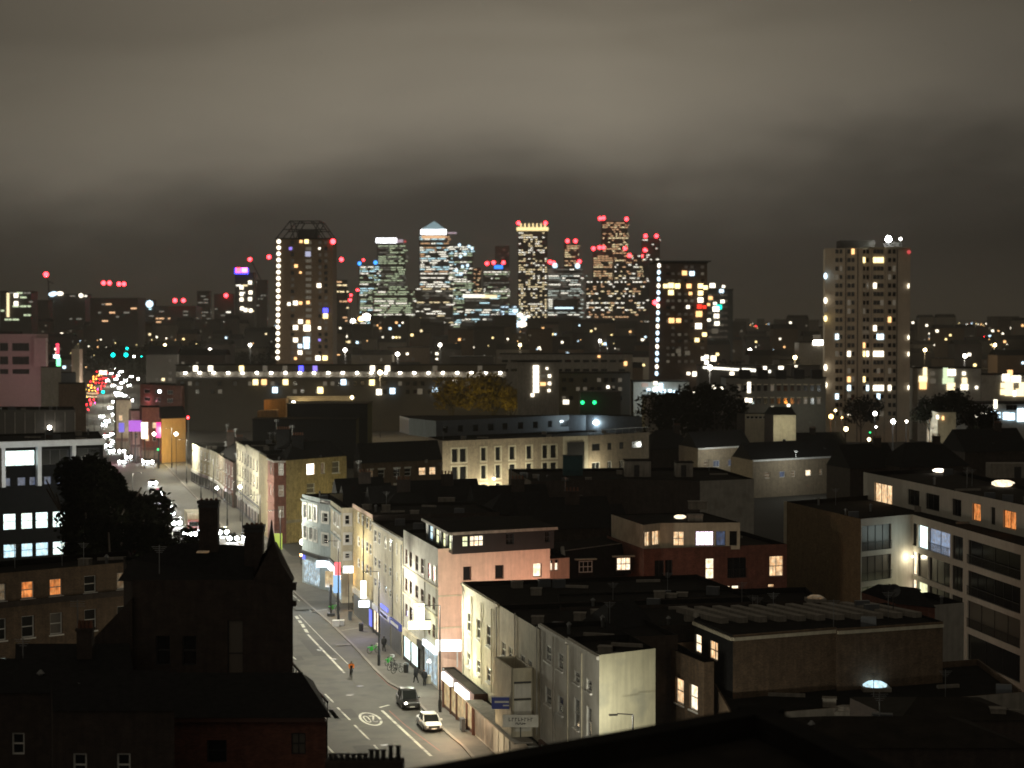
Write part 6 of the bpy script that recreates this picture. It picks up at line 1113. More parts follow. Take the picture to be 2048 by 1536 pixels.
for i, (px, py, lab) in enumerate(((812, 1345, 'black litter bin on the pavement behind the bicycles'), (722, 1262, 'black litter bin before the painted shutters'), (925, 1462, 'grey cable cabinet against the takeaway windows'), (700, 1240, 'small dark bollard box by the kerb'))):
    p = G(px, py, .12); bn = root('litter_bin' if i < 2 else 'street_cabinet', p, lab, 'bin' if i < 2 else 'cabinet'); mb = MB(p)
    if i < 2: mb.cyl((p.x, p.y), .26, .28, .12, 1.0, 10); mb.build('drum', M['dark'], bn); mb = MB(p); mb.cyl((p.x, p.y), .3, .2, 1.02, 1.2, 10); mb.build('lid', M['steel'], bn)
    else: mb.box((p.x, p.y, .7), (.9, .35, 1.1), rz=HD); mb.build('casing', M['lead'], bn); mb = MB(p); mb.box((p.x, p.y, 1.28), (1.0, .42, .06), rz=HD); mb.build('lid', M['dark'], bn)
# ================================================================ towers and skyline
def tower(name, label, cat, x0, x1, yt, Y, m, depth=None, yb=None, ang=0.0, group=None):
    """box tower whose front spans photo columns x0..x1 at depth Y"""
    a, b = D(x0, yt, Y), D(x1, yt, Y); w = b.x-a.x; dp = depth or w*.9; rt = root(name, ((a.x+b.x)/2, Y, 0), label, cat, group); o = rt.location
    d = Vector((math.cos(ang), math.sin(ang), 0)); n = Vector((-d.y, d.x, 0)); c = Vector((o.x, Y, 0)); p = [c-d*w/2, c+d*w/2, c+d*w/2+n*dp, c-d*w/2+n*dp]
    mb = MB(o); mb.prism([(q.x, q.y) for q in p], 0, a.z-.6, 0, True); mb.build('wall', M[m] if isinstance(m, str) else m, rt)
    mb = MB(o); mb.prism([(c.x-d.x*(w/2+.3)-.0, c.y-.3), (c.x+d.x*(w/2+.3), c.y-.3+d.y*w/2), (p[2].x, p[2].y), (p[3].x, p[3].y)], a.z-.6, a.z, 0); mb.build('roof', M['roof'], rt)
    return rt, a, b
def spot(rt, px, py, Y, w, h, m, name='window', dz=.25):
    q = D(px, py, Y-dz); mb = MB(rt.location); mb.box(q, (w, .2, h)); return mb.build(name, m, rt)
UB = {}
def unit(m, name='window'):
    k = (m.name, name)
    if k not in UB: mb = MB(); mb.box((0, 0, 0), (1, 1, 1)); UB[k] = mb.mesh(name, m)
    return UB[k]
BALLN = ('landing_light', 'aviation_light', 'corner_light', 'roof_lamp', 'dome_light', 'gallery_lamp', 'balcony_light')
def uball(m, name):
    k = (m.name, name, 'b')
    if k not in UB: mb = MB(); mb.ball((0, 0, 0), .62, n=10, m=6); UB[k] = mb.mesh(name, m)
    return UB[k]
def uspot(rt, px, py, Y, w, h, m, name='window', dz=.2):
    q = D(px, py, Y-dz)-rt.location
    if name in BALLN: return link(name, uball(m, name), rt, q, 0, (w, min(w, h), h))
    return link(name, unit(m, name), rt, q, 0, (w, .3, h))
fw = lambda n, c, s: glow(n, c, s)
LW_, LY_, LO_, LB_, LP_ = fw('far_white', (1, .90, .70), 3.4), fw('far_yellow', (1, .78, .34), 3.0), fw('far_orange', (1, .55, .22), 2.2), fw('far_bluewhite', (.62, .84, 1), 3.0), fw('far_blue', (.07, .07, 1), 3.5)
LD_, LG_, LV_ = fw('far_dim', (1, .85, .62), .09), fw('far_green', (.78, .90, .50), .95), fw('far_violet', (.35, .25, 1), 1.2)
# T1 brown tower with a column of landing lights and a crown frame
Y = 910; T1, a, b = tower('brown_tower_block', 'brown brick tower block with a column of white landing lights and skeletal crown', 'tower block', 552, 665, 476, Y, 'brown', 22)
zt = a.z; fpx = CF/Y
for i in range(20): uspot(T1, 557.5-i*.12, 483+i*12.25, Y, 1.5, 1.5, LW_, 'landing_light')
rec = [(578+6, 0), ]
for i in range(20):
    for px, w in ((585, 1.4), (617, 2.6), (640, 1.3), (652, 1.3)):
        uspot(T1, px, 485+i*12.25, Y, w, 1.5, LD_ if px == 617 else (fw('far_vdim', (1, .8, .6), .03) if R.random() < .6 else M['glass']), 'window')
for px, py, m_, w in ((592, 532, LO_, 1.5), (601, 545, LO_, 1), (638, 571, LW_, 1.9), (578, 608, LW_, 1.4), (591, 606, LW_, 2.0), (601, 606, LO_, 1.5), (616, 605, LO_, 1.5), (651, 632, LY_, 2.2), (651, 621, LP_, 2.3), (601, 643, LW_, 1.9), (616, 644, LO_, 1.8), (591, 655, LW_, 2.1), (614, 656, LW_, 3.0), (639, 656, LW_, 1.2), (591, 680, LW_, 2.0), (613, 680, LB_, 2.8), (639, 680, LV_, 1.1), (600, 692, LB_, 1.8), (613, 692, LB_, 2.5), (600, 705, LW_, 1.9), (636, 716, LW_, 2.2), (650, 716, LY_, 2.2), (591, 717, LO_, 1.2), (581, 497, LV_, 1.4), (613, 483, LY_, 1.8), (602, 483, LO_, 1.3), (639, 497, LW_, .9), (616, 508, fw('far_lav', (.7, .72, 1), .7), 2.4)):
    uspot(T1, px, py, Y, w, w*.95, m_, 'lit_window', .45)
uspot(T1, 666, 483, Y, 1.9, 1.9, gl('r'), 'aviation_light', .3)
mb = MB(T1.location); c = lambda px, py, dy: Vector((D(px, py, Y).x, Y+dy, D(px, py, Y).z))
for dy in (.5, 21):
    for p, q in (((553, 476), (580, 442)), ((580, 442), (640, 442)), ((640, 442), (664, 476)), ((580, 442), (588, 476)), ((640, 442), (622, 476)), ((566, 459), (652, 459)), ((600, 442), (580, 476)), ((622, 442), (645, 476))): mb.bar(c(*p, dy), c(*q, dy), .45)
for px in (580, 600, 622, 640): mb.bar(c(px, 442, .5), c(px, 442, 21), .45)
mb.build('crown_frame', M['dark'], T1); pbox(T1, 'plant_room', (D(613, 465, Y).x, Y+10, zt+2), (9, 8, 4.4), 'dark')
# T2 beige tower at the right with two visible faces
Y = 635; f0, f1, f2, f3, f4 = D(1650, 492, Y+3), D(1724, 496, Y), D(1741, 496, Y+1.3), D(1772, 496, Y-.5), D(1821, 494, Y+2)
T2 = root('beige_tower_block', (f1.x, Y, 0), 'beige concrete tower block with rows of paired windows and rooftop floodlight', 'tower block'); zt = f1.z; P5 = [Vector((p.x, p.y, 0)) for p in (f0, f1, f2, f3, f4)]
for i in range(4):
    wall(T2, P5[i], P5[i+1], 0, zt, (), 'tower')
shell(T2, P5, [P5[4]+Vector((-3, 17, 0)), P5[0]+Vector((2, 16, 0))], zt, 0, 'roof2', 'tower', .4)
dk = glass('tower_window', (.010, .009, .008), .2)
cols = [(1674, 0, 1.0), (1682, 0, .8), (1698, 0, 1.0), (1706, 0, .9), (1728, 1, .7), (1735, 1, .8), (1750, 2, 1.0), (1757, 2, 1.0), (1764, 2, 1.0), (1779, 3, 1.0), (1788, 3, 1.0)]
litm = {(1, 6): LY_, (1, 7): LY_, (1, 8): LY_, (1, 4): LY_, (4, 6): LW_, (9, 6): LW_, (8, 9): LO_, (10, 7): LB_, (10, 8): LB_, (12, 2): LW_, (12, 4): LY_, (12, 5): LW_, (12, 6): LW_, (12, 7): LW_, (12, 8): LW_, (15, 4): LY_, (16, 6): LW_, (16, 7): LW_, (16, 8): LW_, (16, 2): LB_, (16, 5): LB_, (17, 7): LB_, (17, 0): LB_, (16, 9): LW_, (10, 0): LB_, (15, 2): LO_, (18, 3): LD_, (2, 10): LD_, (14, 7): LO_ and LD_, (0, 3): LO_, (12, 0): LD_, (17, 2): LD_, (11, 4): LO_, (19, 2): LW_}
for r_ in range(20):
    for c_, (px, e, w) in enumerate(cols):
        py = 503+r_*17.05; p = V(px, py, P5[e], P5[e+1]); dd = (P5[e+1]-P5[e]).normalized(); nr = Vector((dd.y, -dd.x, 0)); m_ = litm.get((r_, c_), LD_ if R.random() < .07 else dk)
        link('window', unit(m_), T2, p+nr*.05-T2.location, math.atan2(dd.y, dd.x), (w, .25, 1.3 if m_ is dk else 1.7))
for i, e in enumerate((0, 1, 2)):   # vertical recess strips
    p = P5[e+1]; pbox(T2, 'corner_pier', (p.x, p.y-.1, zt/2), (.5, .5, zt-.1), 'tower')
for px in (1691, 1715, 1742, 1770, 1794): p = V(px, 600, P5[0] if px < 1724 else P5[3] if px > 1772 else P5[2], P5[1] if px < 1724 else P5[4] if px > 1772 else P5[3]); pbox(T2, 'drainpipe', (p.x, p.y-.12, zt/2), (.22, .25, zt-.4), 'dark')
pbox(T2, 'plant_room', (D(1712, 485, Y+8).x, Y+9, zt+1.0), (11, 8, 3.2), 'fard'); pbox(T2, 'parapet_cap', (D(1781, 494, Y).x, Y+1.0, zt+.1), (12.6, 2.6, .3), 'stone'); pbox(T2, 'roof_screen', (D(1790, 482, Y+6).x, Y+10, zt+1.2), (6, .4, 2.4), 'fard')
q = D(1777, 478, Y+4); fl = root('floodlight', (q.x, q.y, zt), 'dazzling floodlight on the roof of the beige tower', 'floodlight'); mb = MB(fl.location); mb.ball(q, .95, n=10); mb.build('lamp_glass', gl('W'), fl); pbox(fl, 'mast', (q.x, q.y+.6, (q.z+zt)/2), (.3, .3, q.z-zt+.5), 'dark'); lamp((q.x, q.y-3.2, q.z), (.95, 1, .75), 1500, .5)
q = D(1801, 478, Y+4); fl = root('floodlight', (q.x, q.y, zt), 'smaller white roof lamp beside the dazzling one', 'floodlight'); mb = MB(fl.location); mb.ball(q, .45, n=8); mb.build('lamp_glass', gl('w'), fl); pbox(fl, 'mast', (q.x, q.y+.4, (q.z+zt)/2), (.25, .25, q.z-zt+.3), 'dark')
uspot(T2, 1818, 504, Y+2, 1, 1, glow('dull_red', (1, .12, .12), .7), 'aviation_light', .5)
for py, k in ((552, LB_), (601, LW_), (637, LY_), (619, LD_), (735, LW_), (770, LW_)): uspot(T2, 1651, py, Y+2.2, .9, 1.6, k, 'balcony_light', .4)
for py in (572, 675, 708, 775): uspot(T2, 1817, py, Y+1.6, .4, 1.2, LW_, 'balcony_light', .4)
# T3 dark tower right of the cluster
Y = 830; T3, a, b = tower('dark_tower_block', 'dark tower block with bluish white landing lights down its left edge', 'tower block', 1312, 1415, 524, Y, mat('dark_tower_cladding', (.05, .032, .025), var=.2), 20, ang=.08)
for i in range(17): uspot(T3, 1318-i*.3, 531+i*13.5, Y-.4, 1.1, 1.5, LB_ if i % 3 else LW_, 'landing_light', .6)
for i in range(15):
    for px in (1336, 1346, 1359, 1372, 1384, 1405):
        if R.random() < .75: uspot(T3, px, 534+i*13.5, Y, 1.3, 1.1, R.choice((LD_, fw('far_vdim', (1, .8, .6), .03), fw('far_vdim', (1, .8, .6), .03), M['glass'])), 'window', .5)
for px, py, m_, w in ((1369, 546, LO_, 2), (1384, 547, LB_, 2), (1331, 572, LY_, 1.8), (1342, 571, LY_, 2.3), (1355, 572, LY_, 2.2), (1378, 572, LO_, 2), (1342, 585, LY_, 2.2), (1381, 587, LO_, 1.4), (1376, 614, LW_, 1.4), (1343, 641, LO_, 2.3), (1357, 641, LO_, 2), (1401, 572, LY_, 2.1), (1411, 575, LY_, 1.8), (1401, 586, LY_, 2.1), (1401, 600, LW_, 2.2), (1399, 613, fw('far_red', (1, .04, .02), 1.6), 2), (1409, 614, fw('far_red', (1, .04, .02), 1.6), 1.5), (1398, 628, LO_, 2.6), (1397, 652, LW_, 2.6), (1409, 669, LY_, 1.8), (1394, 680, LY_, 1.8), (1390, 748, LW_, 2.1), (1377, 747, LW_, 1.3), (1357, 702, LD_, 2), (1375, 706, LD_, 2)):
    uspot(T3, px, py, Y, w, w*.9, m_, 'lit_window', .9)
uspot(T3, 1310, 605, Y, 1.6, 1.6, gl('r'), 'aviation_light', 1.5)
mb = MB(T3.location); p = D(1364, 522, Y); mb.box((p.x, Y+9, a.z+.3), (24, 20, .5)); mb.build('roof_slab', M['dark'], T3)
T4, a, b = tower('slim_glass_tower', 'slim dark glass tower with scattered lamps beyond the dark tower block', 'tower block', 1412, 1466, 578, 1250, mat('dark_glass_cladding', (.04, .05, .055), rough=.3, var=.2), 20)
for px, py, m_, w in ((1425, 571, LW_, 3.4), (1447, 573, LW_, 1.8), (1443, 582, LB_, 2.6), (1421, 596, LO_, 2.6), (1445, 603, LW_, 2.4), (1438, 614, fw('far_teal', (0, .9, .55), 2.5), 3.5), (1432, 618, LW_, 4), (1433, 632, LW_, 3.2), (1417, 609, LO_, 2), (1434, 647, LW_, 3), (1430, 662, LD_, 4), (1425, 683, LW_, 1.6), (1430, 607, LW_, 2), (1418, 640, LW_, 2)): uspot(T4, px, py, 1250, w, w*.8, m_, 'lit_window', 1)
for i in range(9):
    for px in (1420, 1428, 1436, 1444, 1452): uspot(T4, px, 590+i*12, 1250, 2.0, 1.4, fw('far_vdim', (1, .8, .6), .03) if R.random() < .6 else LD_, 'window', .5)
# ---- financial district, about 3.9 km away
hz = mat('hazy_glass_tower', (.07, .07, .07), rough=.5, var=.15, scale=.02)
hz2 = mat('hazy_dark_tower', (.045, .042, .042), rough=.5, var=.2, scale=.02)
WG, WW, WY, WO, WC_, WR_ = fw('cw_greenish', (.80, .95, .60), 1.1), fw('cw_white', (1, .95, .80), 2.6), fw('cw_yellow', (1, .80, .45), 2.0), fw('cw_peach', (1, .58, .30), 1.4), fw('cw_cyan', (.60, .92, 1), 2.2), fw('cw_dim', (.9, .85, .7), .25)
CR1, CR2, CR3 = fw('crown_white', (.96, .98, 1), 6), fw('crown_warm', (1, .78, .36), 2.0), fw('pyramid_glow', (.55, .80, .88), .55)
def lights(rt, x0, x1, y0, y1, Y, mix, dens, cw=3.6, ch=4.2, band=0.0, seed=0, bw=(1, 1)):
    """lit rooms of a very far tower: many tiny panes, one joined part of kind stuff"""
    rr = random.Random(seed+int(x0)); mb = MB(rt.location); py = y0; cols_ = {}
    s = CF/Y
    while py < y1:
        full = rr.random() < band; px = x0+1.2; den = dens*rr.choice((.35, .8, 1.2, 1.5))
        tone = rr.randrange(len(mix))
        while px < x1-1.2:
            n = rr.randint(*bw)
            if full and rr.random() < .9 or rr.random() < den:
                q = D(px+n*cw*s/2, py, Y-.8); mi = tone if rr.random() < .6 else rr.randrange(len(mix)); mb.box(q, (min(n*cw*.80, (x1-px)/s), .6, ch*.34), mi)
            px += n*cw*s
        py += ch*s
    return mb.build('lit_rooms', mix, rt, kind='stuff')
Yc = 3900
def cwt(x0, x1, yt, lab, m, mix, dens, band=0, Y=Yc, y1=655, reds=(), ylit=4, bw=(1, 2), seed=0, cw=3.6):
    t, a, b = tower('skyscraper', lab, 'skyscraper', x0, x1, yt, Y, m); lights(t, x0, x1, yt+ylit, y1, Y, mix, dens, band=band, seed=seed, bw=bw, cw=cw)
    for px, py in reds: uspot(t, px, py, Y, 5.5*Y/3900+.6, 5.5*Y/3900+.6, gl('r'), 'aviation_light', 3)
    return t
t = cwt(754, 808, 488, 'broad greenish lit skyscraper with blazing white crown', hz, [WG, WG, WR_], .75, .5, bw=(2, 6))
uspot(t, 778, 481, Yc, 30, 9.5, CR1, 'crown_sign', 3); uspot(t, 757, 481, Yc, 10, 9, CR1, 'crown_sign', 3); uspot(t, 797, 482, Yc, 18, 6, glow('crown_dull', (.8, .6, .7), .8), 'crown_sign', 3); uspot(t, 810, 483, Yc, 4, 4, glow('dull_red', (1, .12, .12), .7), 'aviation_light', 3)
t = cwt(745, 822, 580, 'wide greenish office block below the blazing white crown', hz, [WG, WG, WW], .8, .5, Y=3700, bw=(2, 8))
t = cwt(718, 756, 530, 'slimmer office tower with blue corner lamps', hz, [WG, WW, WC_], .6, .3, bw=(1, 4)); [uspot(t, px, py, Yc, 6, 6, fw('far_azure', (.04, .3, 1), 4), 'corner_light', 3) for px, py in ((751, 525), (719, 527))]; uspot(t, 727, 520, Yc, 4, 4, gl('r'), 'aviation_light', 3)
t = cwt(838, 897, 470, 'tallest skyscraper topped by a glowing glass pyramid', hz, [WW, WW, WO, WC_], .55, .42, bw=(1, 6))
mb = MB(t.location); zc = D(0, 458, Yc).z; x0, x1, xa = D(843, 458, Yc).x, D(891, 458, Yc).x, D(867.5, 441, Yc).x; za = D(0, 441, Yc).z; w = x1-x0
for p, q in (((x0, Yc), (x1, Yc)), ((x1, Yc), (x1, Yc+w)), ((x1, Yc+w), (x0, Yc+w)), ((x0, Yc+w), (x0, Yc))): mb.face([(*p, zc), (*q, zc), (xa, Yc+w/2, za)])
mb.build('pyramid_roof', CR3, t); uspot(t, 867, 464, Yc, 50, 10, CR1, 'crown_band', 4); uspot(t, 904, 466, Yc+60, 18, 3, glow('crown_dull', (.8, .6, .7), .8), 'crown_band', 3); uspot(t, 867, 474, Yc, 46, 5, WO, 'crown_band', 4)
t = cwt(830, 905, 574, 'wide podium block under the pyramid topped skyscraper', hz, [WW, WY, WR_], .45, .25, Y=3750, bw=(1, 6))
t = cwt(896, 946, 490, 'grey skyscraper with scattered cyan lamps beside the pyramid tower', hz, [WW, WC_, WG], .5, .35, bw=(1, 4))
for px, py in ((919, 490), (938, 493), (944, 497), (930, 508), (921, 513), (913, 541), (925, 533), (922, 548), (935, 531)): uspot(t, px, py, Yc, 4.4, 4.4, LB_, 'roof_lamp', 3)
t = cwt(946, 962, 535, 'low brown lit tower beside the azure topped one', hz2, [WO, WY], .5, 0)
t = cwt(966, 1017, 540, 'tower with an azure crown sign and three red lamps', hz, [WG, WW, WR_], .6, .2, reds=((974, 527), (987, 525), (1007, 525)), bw=(1, 3)); uspot(t, 997, 534, Yc, 17, 7, fw('far_azure2', (.03, .25, 1), 2.5), 'crown_sign', 3)
t = cwt(990, 1019, 492, 'faint reddish tower under construction', mat('reddish_haze_tower', (.12, .07, .07), var=.2), [glow('pale_red_room', (1, .4, .35), .35)], .3, 0, Y=4300)
t = cwt(928, 1000, 588, 'office block with a long orange white lit top floor', hz, [WW, WC_, WR_], .5, .4, Y=3600, bw=(1, 6)); uspot(t, 948, 592, 3600, 40, 5.5, WW, 'lit_floor', 4); uspot(t, 978, 593, 3600, 28, 5.5, WY, 'lit_floor', 4)
t = cwt(1000, 1040, 610, 'low glassy block crowded with cyan lamps', hz, [WC_, LB_, WG], .8, .3, Y=3600, bw=(1, 2))
for px, py, w_, k_ in ((1005, 633, 9, 'c'), (1018, 640, 10, 'c'), (1030, 622, 8, 'c'), (1040, 630, 9, 'w'), (1048, 637, 10, 'c'), (1044, 648, 14, 'w'), (1012, 652, 16, 'c'), (1030, 650, 12, 'c'), (1056, 634, 7, 'w'), (990, 650, 9, 'c')): uspot(t, px, py, 3590, w_, w_*.7, MATS['far_bluewhite' if k_ == 'c' else 'far_white'], 'roof_lamp', 3)
t = cwt(1036, 1095, 462, 'tall slim residential skyscraper with glowing amber crown and red corner lamps', hz2, [WY, WY, WW], .45, 0, reds=((1037, 446), (1091, 446)), bw=(1, 1), cw=4.6)
uspot(t, 1065, 458, Yc, 62, 7, CR2, 'crown_band', 4)
for i in range(7): uspot(t, 1042+i*8, 451, Yc, 3, 8, CR2, 'crown_fin', 4)
t = cwt(1093, 1163, 535, 'broad office tower with wide white lit floors', hz, [WW, fw('cw_silver', (.85, .95, .85), 1.1), WR_], .75, .5, reds=((1100, 524), (1107, 526), (1159, 523)), bw=(2, 8)); uspot(t, 1131, 608, Yc-5, 50, 18, M['glass'], 'dark_floors', 5); uspot(t, 1128, 616, Yc-8, 36, 3, LB_, 'lit_floor', 6); uspot(t, 1110, 531, Yc, 8, 8, LB_, 'roof_lamp', 4); uspot(t, 1155, 532, Yc, 8, 8, LB_, 'roof_lamp', 4)
t = cwt(1128, 1157, 488, 'slim peach lit tower topped with twin red lamps', hz2, [WY, WO], .55, 0, reds=((1135, 482), (1151, 482)), y1=535)
t = cwt(1186, 1226, 504, 'dense peach lit tower crowned by large red lamps', hz2, [WY, WO, WO], .6, 0, reds=((1187, 497), (1199, 495), (1207, 495)), bw=(1, 2), Y=3850)
t = cwt(1204, 1255, 442, 'tallest residential tower with red lamps at both corners', hz2, [WO, WY, WO], .6, .12, reds=((1200, 437), (1207, 436), (1253, 438)), bw=(1, 2))
t = cwt(1228, 1284, 508, 'stepped residential tower with red lamps on its shoulders', hz2, [WY, WO, WW], .5, 0, reds=((1250, 497), (1259, 511)), bw=(1, 2), Y=3800)
t = cwt(1172, 1290, 560, 'wide cluster of peach lit flats at the foot of the towers', hz2, [WO, WY, WW], .42, 0, Y=3600, bw=(1, 2))
t = cwt(1284, 1320, 476, 'dark slim tower with two red lamps behind the dark tower block', hz2, [WW], .12, 0, reds=((1291, 472), (1313, 472), (1290, 500), (1283, 512)))
# left side skyline pieces
for x0, x1, yt, Y, m, lab, mix, dens, reds in ((470, 508, 545, 2300, hz2, 'dark tower with purple red crown light in the left skyline', [WW, WY], .12, ()), (508, 534, 560, 2500, hz, 'faint unfinished tower beside the purple crowned one', [WR_], .1, ((500, 519), (538, 514))), (672, 694, 560, 2600, hz2, 'dim tower just beyond the brown tower block', [WY, WO], .35, ((683, 519),)), (394, 420, 582, 2600, hz2, 'small grey tower in the left skyline', [WR_], .4, ()), (428, 468, 588, 2600, hz2, 'stepped small tower with a red lamp', [WW, WR_], .2, ((452, 591),)), (0, 62, 582, 1900, hz2, 'greenish lit slab block at the left picture edge', [WG, WR_], .4, ()), (62, 98, 600, 2100, hz2, 'low block beside the greenish slab', [WO, WW], .15, ()), (98, 170, 588, 2200, hz2, 'wide dim estate with white roof lamps', [WR_, WW], .14, ()), (180, 275, 596, 2000, hz2, 'wide brownish block under the cluster of red lights', [WO, WR_], .22, ((207, 566), (219, 566), (238, 568), (248, 568))), (278, 308, 600, 2400, hz2, 'domed greenish building in the left skyline', [WC_, WR_], .2, ()), (310, 392, 612, 2400, hz2, 'low blocks with two red lamps', [WO, WR_], .15, ((350, 601), (367, 601)))):
    t = cwt(x0, x1, yt, lab, m, mix, dens, 0, Y=Y, y1=645, reds=reds)
    if x0 == 470: uspot(t, 483, 542, Y, 16, 7, LP_, 'crown_light', 3); uspot(t, 477, 540, Y, 5, 5, gl('r'), 'crown_light', 4); uspot(t, 489, 540, Y, 6, 5, gl('m'), 'crown_light', 4); [uspot(t, px, py, Y, 4, 4, LW_, 'lit_window', 3) for px, py in ((483, 575), (500, 565), (483, 588), (501, 585), (483, 599), (500, 598), (484, 617), (491, 620), (501, 621))]
    if x0 == 0: [uspot(t, 16, 588+i*4, Y, 2.4, 1.6, WY, 'stair_light', 3) for i in range(12)]; [uspot(t, px, py, Y, 4, 4, LW_, 'lit_window', 3) for px, py in ((32, 591), (32, 607))]
    if x0 == 98: [uspot(t, px, py, Y, w_, 3.6, LB_ if px < 110 else LW_, 'roof_lamp', 3) for px, py, w_ in ((104, 589, 6), (108, 587, 6), (120, 587, 6), (162, 591, 4))]
    if x0 == 278: uspot(t, 299, 608, Y, 7, 7, LB_, 'dome_light', 3)
q = D(92, 600, 2400); cr = root('tower_crane', (q.x, 2400, 0), 'slim distant crane with one red lamp in the left skyline', 'crane'); mb = MB(cr.location); zt = D(92, 552, 2400).z; mb.bar((q.x+6, 2400, 0), (q.x+3, 2400, zt-6), 1.2); mb.build('mast', M['dark'], cr); mb = MB(cr.location); mb.bar((q.x+3, 2400, zt-6), (q.x, 2400, zt), 1.0); mb.bar((q.x+3, 2400, zt-6), (q.x+9, 2400, zt-9), 1.0); mb.build('jib', M['dark'], cr); uspot(cr, 92, 549, 2400, 5, 5, gl('r'), 'aviation_light', 2)
q = D(520, 600, 2450); cr = root('tower_crane', (q.x, 2450, 0), 'pale tilted crane between the purple crowned tower and the brown tower', 'crane'); mb = MB(cr.location); mb.bar((q.x, 2450, 0), (q.x, 2450, D(0, 560, 2450).z), 1.6); mb.build('mast', hz, cr); mb = MB(cr.location); mb.bar((D(522, 560, 2450).x, 2450, D(0, 560, 2450).z), (D(502, 520, 2450).x, 2450, D(0, 520, 2450).z), 1.3); mb.build('jib', hz, cr)
pl_ = root('lit_plaza', (D(733, 640, 3500).x, 3500, 0), 'blazing orange white floodlit ground below the slimmer blue cornered tower', 'floodlit ground')
pbox(pl_, 'wall', (D(733, 645, 3500).x, 3510, 15), (90, 15, 30), 'fard')
for px, py, w_, k_ in ((733, 634, 12, 'w'), (722, 638, 8, 'o'), (745, 638, 9, 'o'), (760, 636, 8, 'o'), (706, 642, 7, 'w'), (700, 600, 5, 'r'), (702, 590, 4, 'r'), (715, 580, 4, 'r')): uspot(pl_, px, py, 3500, w_, w_*.8, gl(k_), 'roof_lamp', 3)
mb = MB(pl_.location)
for px in (700, 715): x_ = D(px, 600, 3500).x; mb.bar((x_, 3504, 0), (x_, 3504, D(0, 580 if px > 710 else 590, 3500).z), 2)
mb.build('mast', M['dark'], pl_)
# ---- long gallery block with deck lights
Y = 700; a, b = D(352, 729, Y), D(1012, 731, Y); GB = root('gallery_access_block', (a.x, Y, 0), 'long low flats with a bright line of gallery lamps', 'apartment block')
mb = MB(GB.location); mb.prism([(a.x, Y), (b.x, Y), (b.x, Y+11), (a.x, Y+11)], 0, a.z-.3, 0); mb.build('wall', M['fard'], GB); mb = MB(GB.location); mb.prism([(a.x-.3, Y-.4), (b.x+.3, Y-.4), (b.x+.3, Y+11.3), (a.x-.3, Y+11.3)], a.z-.3, a.z, 0); mb.build('roof', M['roof'], GB)
gz = D(0, 745, Y).z; mb = MB(GB.location); mb.box(((a.x+b.x)/2, Y-.04, gz-.9), (b.x-a.x, .06, 2.4)); mb.build('gallery_wall', M['conc'], GB)
mb = MB(GB.location); mb.box(((a.x+b.x)/2, Y-.8, gz-2.25), (b.x-a.x, 1.6, .2)); mb.box(((a.x+b.x)/2, Y-.8, gz+.35), (b.x-a.x, 1.6, .15)); mb.build('gallery_deck', M['dark'], GB)
mb = MB(GB.location); mb.box(((a.x+b.x)/2, Y-1.62, gz-1.95), (b.x-a.x, .1, .7)); mb.build('gallery_rail', M['dark'], GB)
gls = glow('gallery_lamp', (1, .95, .82), 26, sample=True)
for i in range(23):
    px = 371+i*28.6; q = D(px, 748, Y-.35); link('gallery_lamp', uball(gls, 'gallery_lamp'), GB, Vector((q.x, Y-.9, gz-.1))-GB.location, 0, (.8, .8, .6))
for i, px in enumerate((391, 421, 483, 530, 570, 602, 630, 745, 775, 870, 960)): uspot(GB, px, 737, Y, 1.6, 1.9, (LW_, LW_, LY_, LD_, LD_, LP_, LV_, LW_, LW_, LD_, LD_)[i], 'lit_window', .3)
for i, (px, py) in enumerate(((511, 764), (528, 764), (571, 764), (687, 764), (744, 765), (550, 780), (641, 781), (758, 784), (785, 782), (870, 781), (910, 766), (990, 768), (945, 782), (840, 783), (640, 780))): uspot(GB, px, py, Y-1, 1.8, 2.0, (LY_, LO_, LY_, LB_, LY_, LB_, LY_, LW_, LB_, LB_, LW_, LB_, LD_, LD_, LY_)[i], 'lit_window', .3)
for i in range(44):
    for py in (767, 783): 
        if R.random() < .5: uspot(GB, 365+i*15, py, Y, 1.3, 1.4, LD_ if R.random() < .35 else M['glass'], 'window', .15)
# ---- warm lit hall with orange wall and ribbed roof
Y = 560; q = D(540, 830, Y); OHs = root('orange_lit_yard_building', (q.x, Y, 0), 'yard building with orange washed walls', 'building'); om = mat('orange_washed_wall', (.45, .25, .10), var=.2, streak=.3)
a, b = D(528, 800, Y), D(572, 812, Y+10); mb = MB(OHs.location); mb.prism([(a.x, a.y), (b.x, b.y), (b.x, b.y+6), (a.x, a.y+6)], 0, a.z, 0); mb.build('wall', om, OHs)
a, b = D(515, 820, Y-20), D(553, 838, Y-14); mb = MB(OHs.location); mb.prism([(a.x, a.y), (b.x, b.y), (b.x, b.y+5), (a.x, a.y+5)], 0, D(0, 822, Y-20).z, 0); mb.build('yard_wall', om, OHs)
lamp((D(552, 800, Y-6).x, Y-5, D(560, 803, Y-6).z), (1, .48, .10), 700, .4)
q = D(587, 806, Y-4); yl = root('yard_light', (q.x, Y-4, 0), 'bright warm yard light beside the orange washed walls', 'lamp'); mb = MB(yl.location); mb.ball(q, .55); mb.build('globe', gl('w'), yl); pbox(yl, 'post', (q.x, Y-3.6, q.z/2), (.2, .2, q.z), 'dark'); lamp((q.x, Y-8, q.z+1), (1, .8, .45), 500, .5)
q = D(612, 808, Y-4); yl = root('yard_light', (q.x, Y-4, 0), 'small warm lamp beside the bright yard light', 'lamp'); mb = MB(yl.location); mb.ball(q, .25); mb.build('globe', gl('y'), yl); pbox(yl, 'post', (q.x, Y-3.8, q.z/2), (.15, .15, q.z), 'dark')
Y = 590; RH = root('ribbed_roof_hall', (D(645, 800, Y).x, Y, 0), 'low hall with long cream ribbed roof fascia catching warm light', 'building')
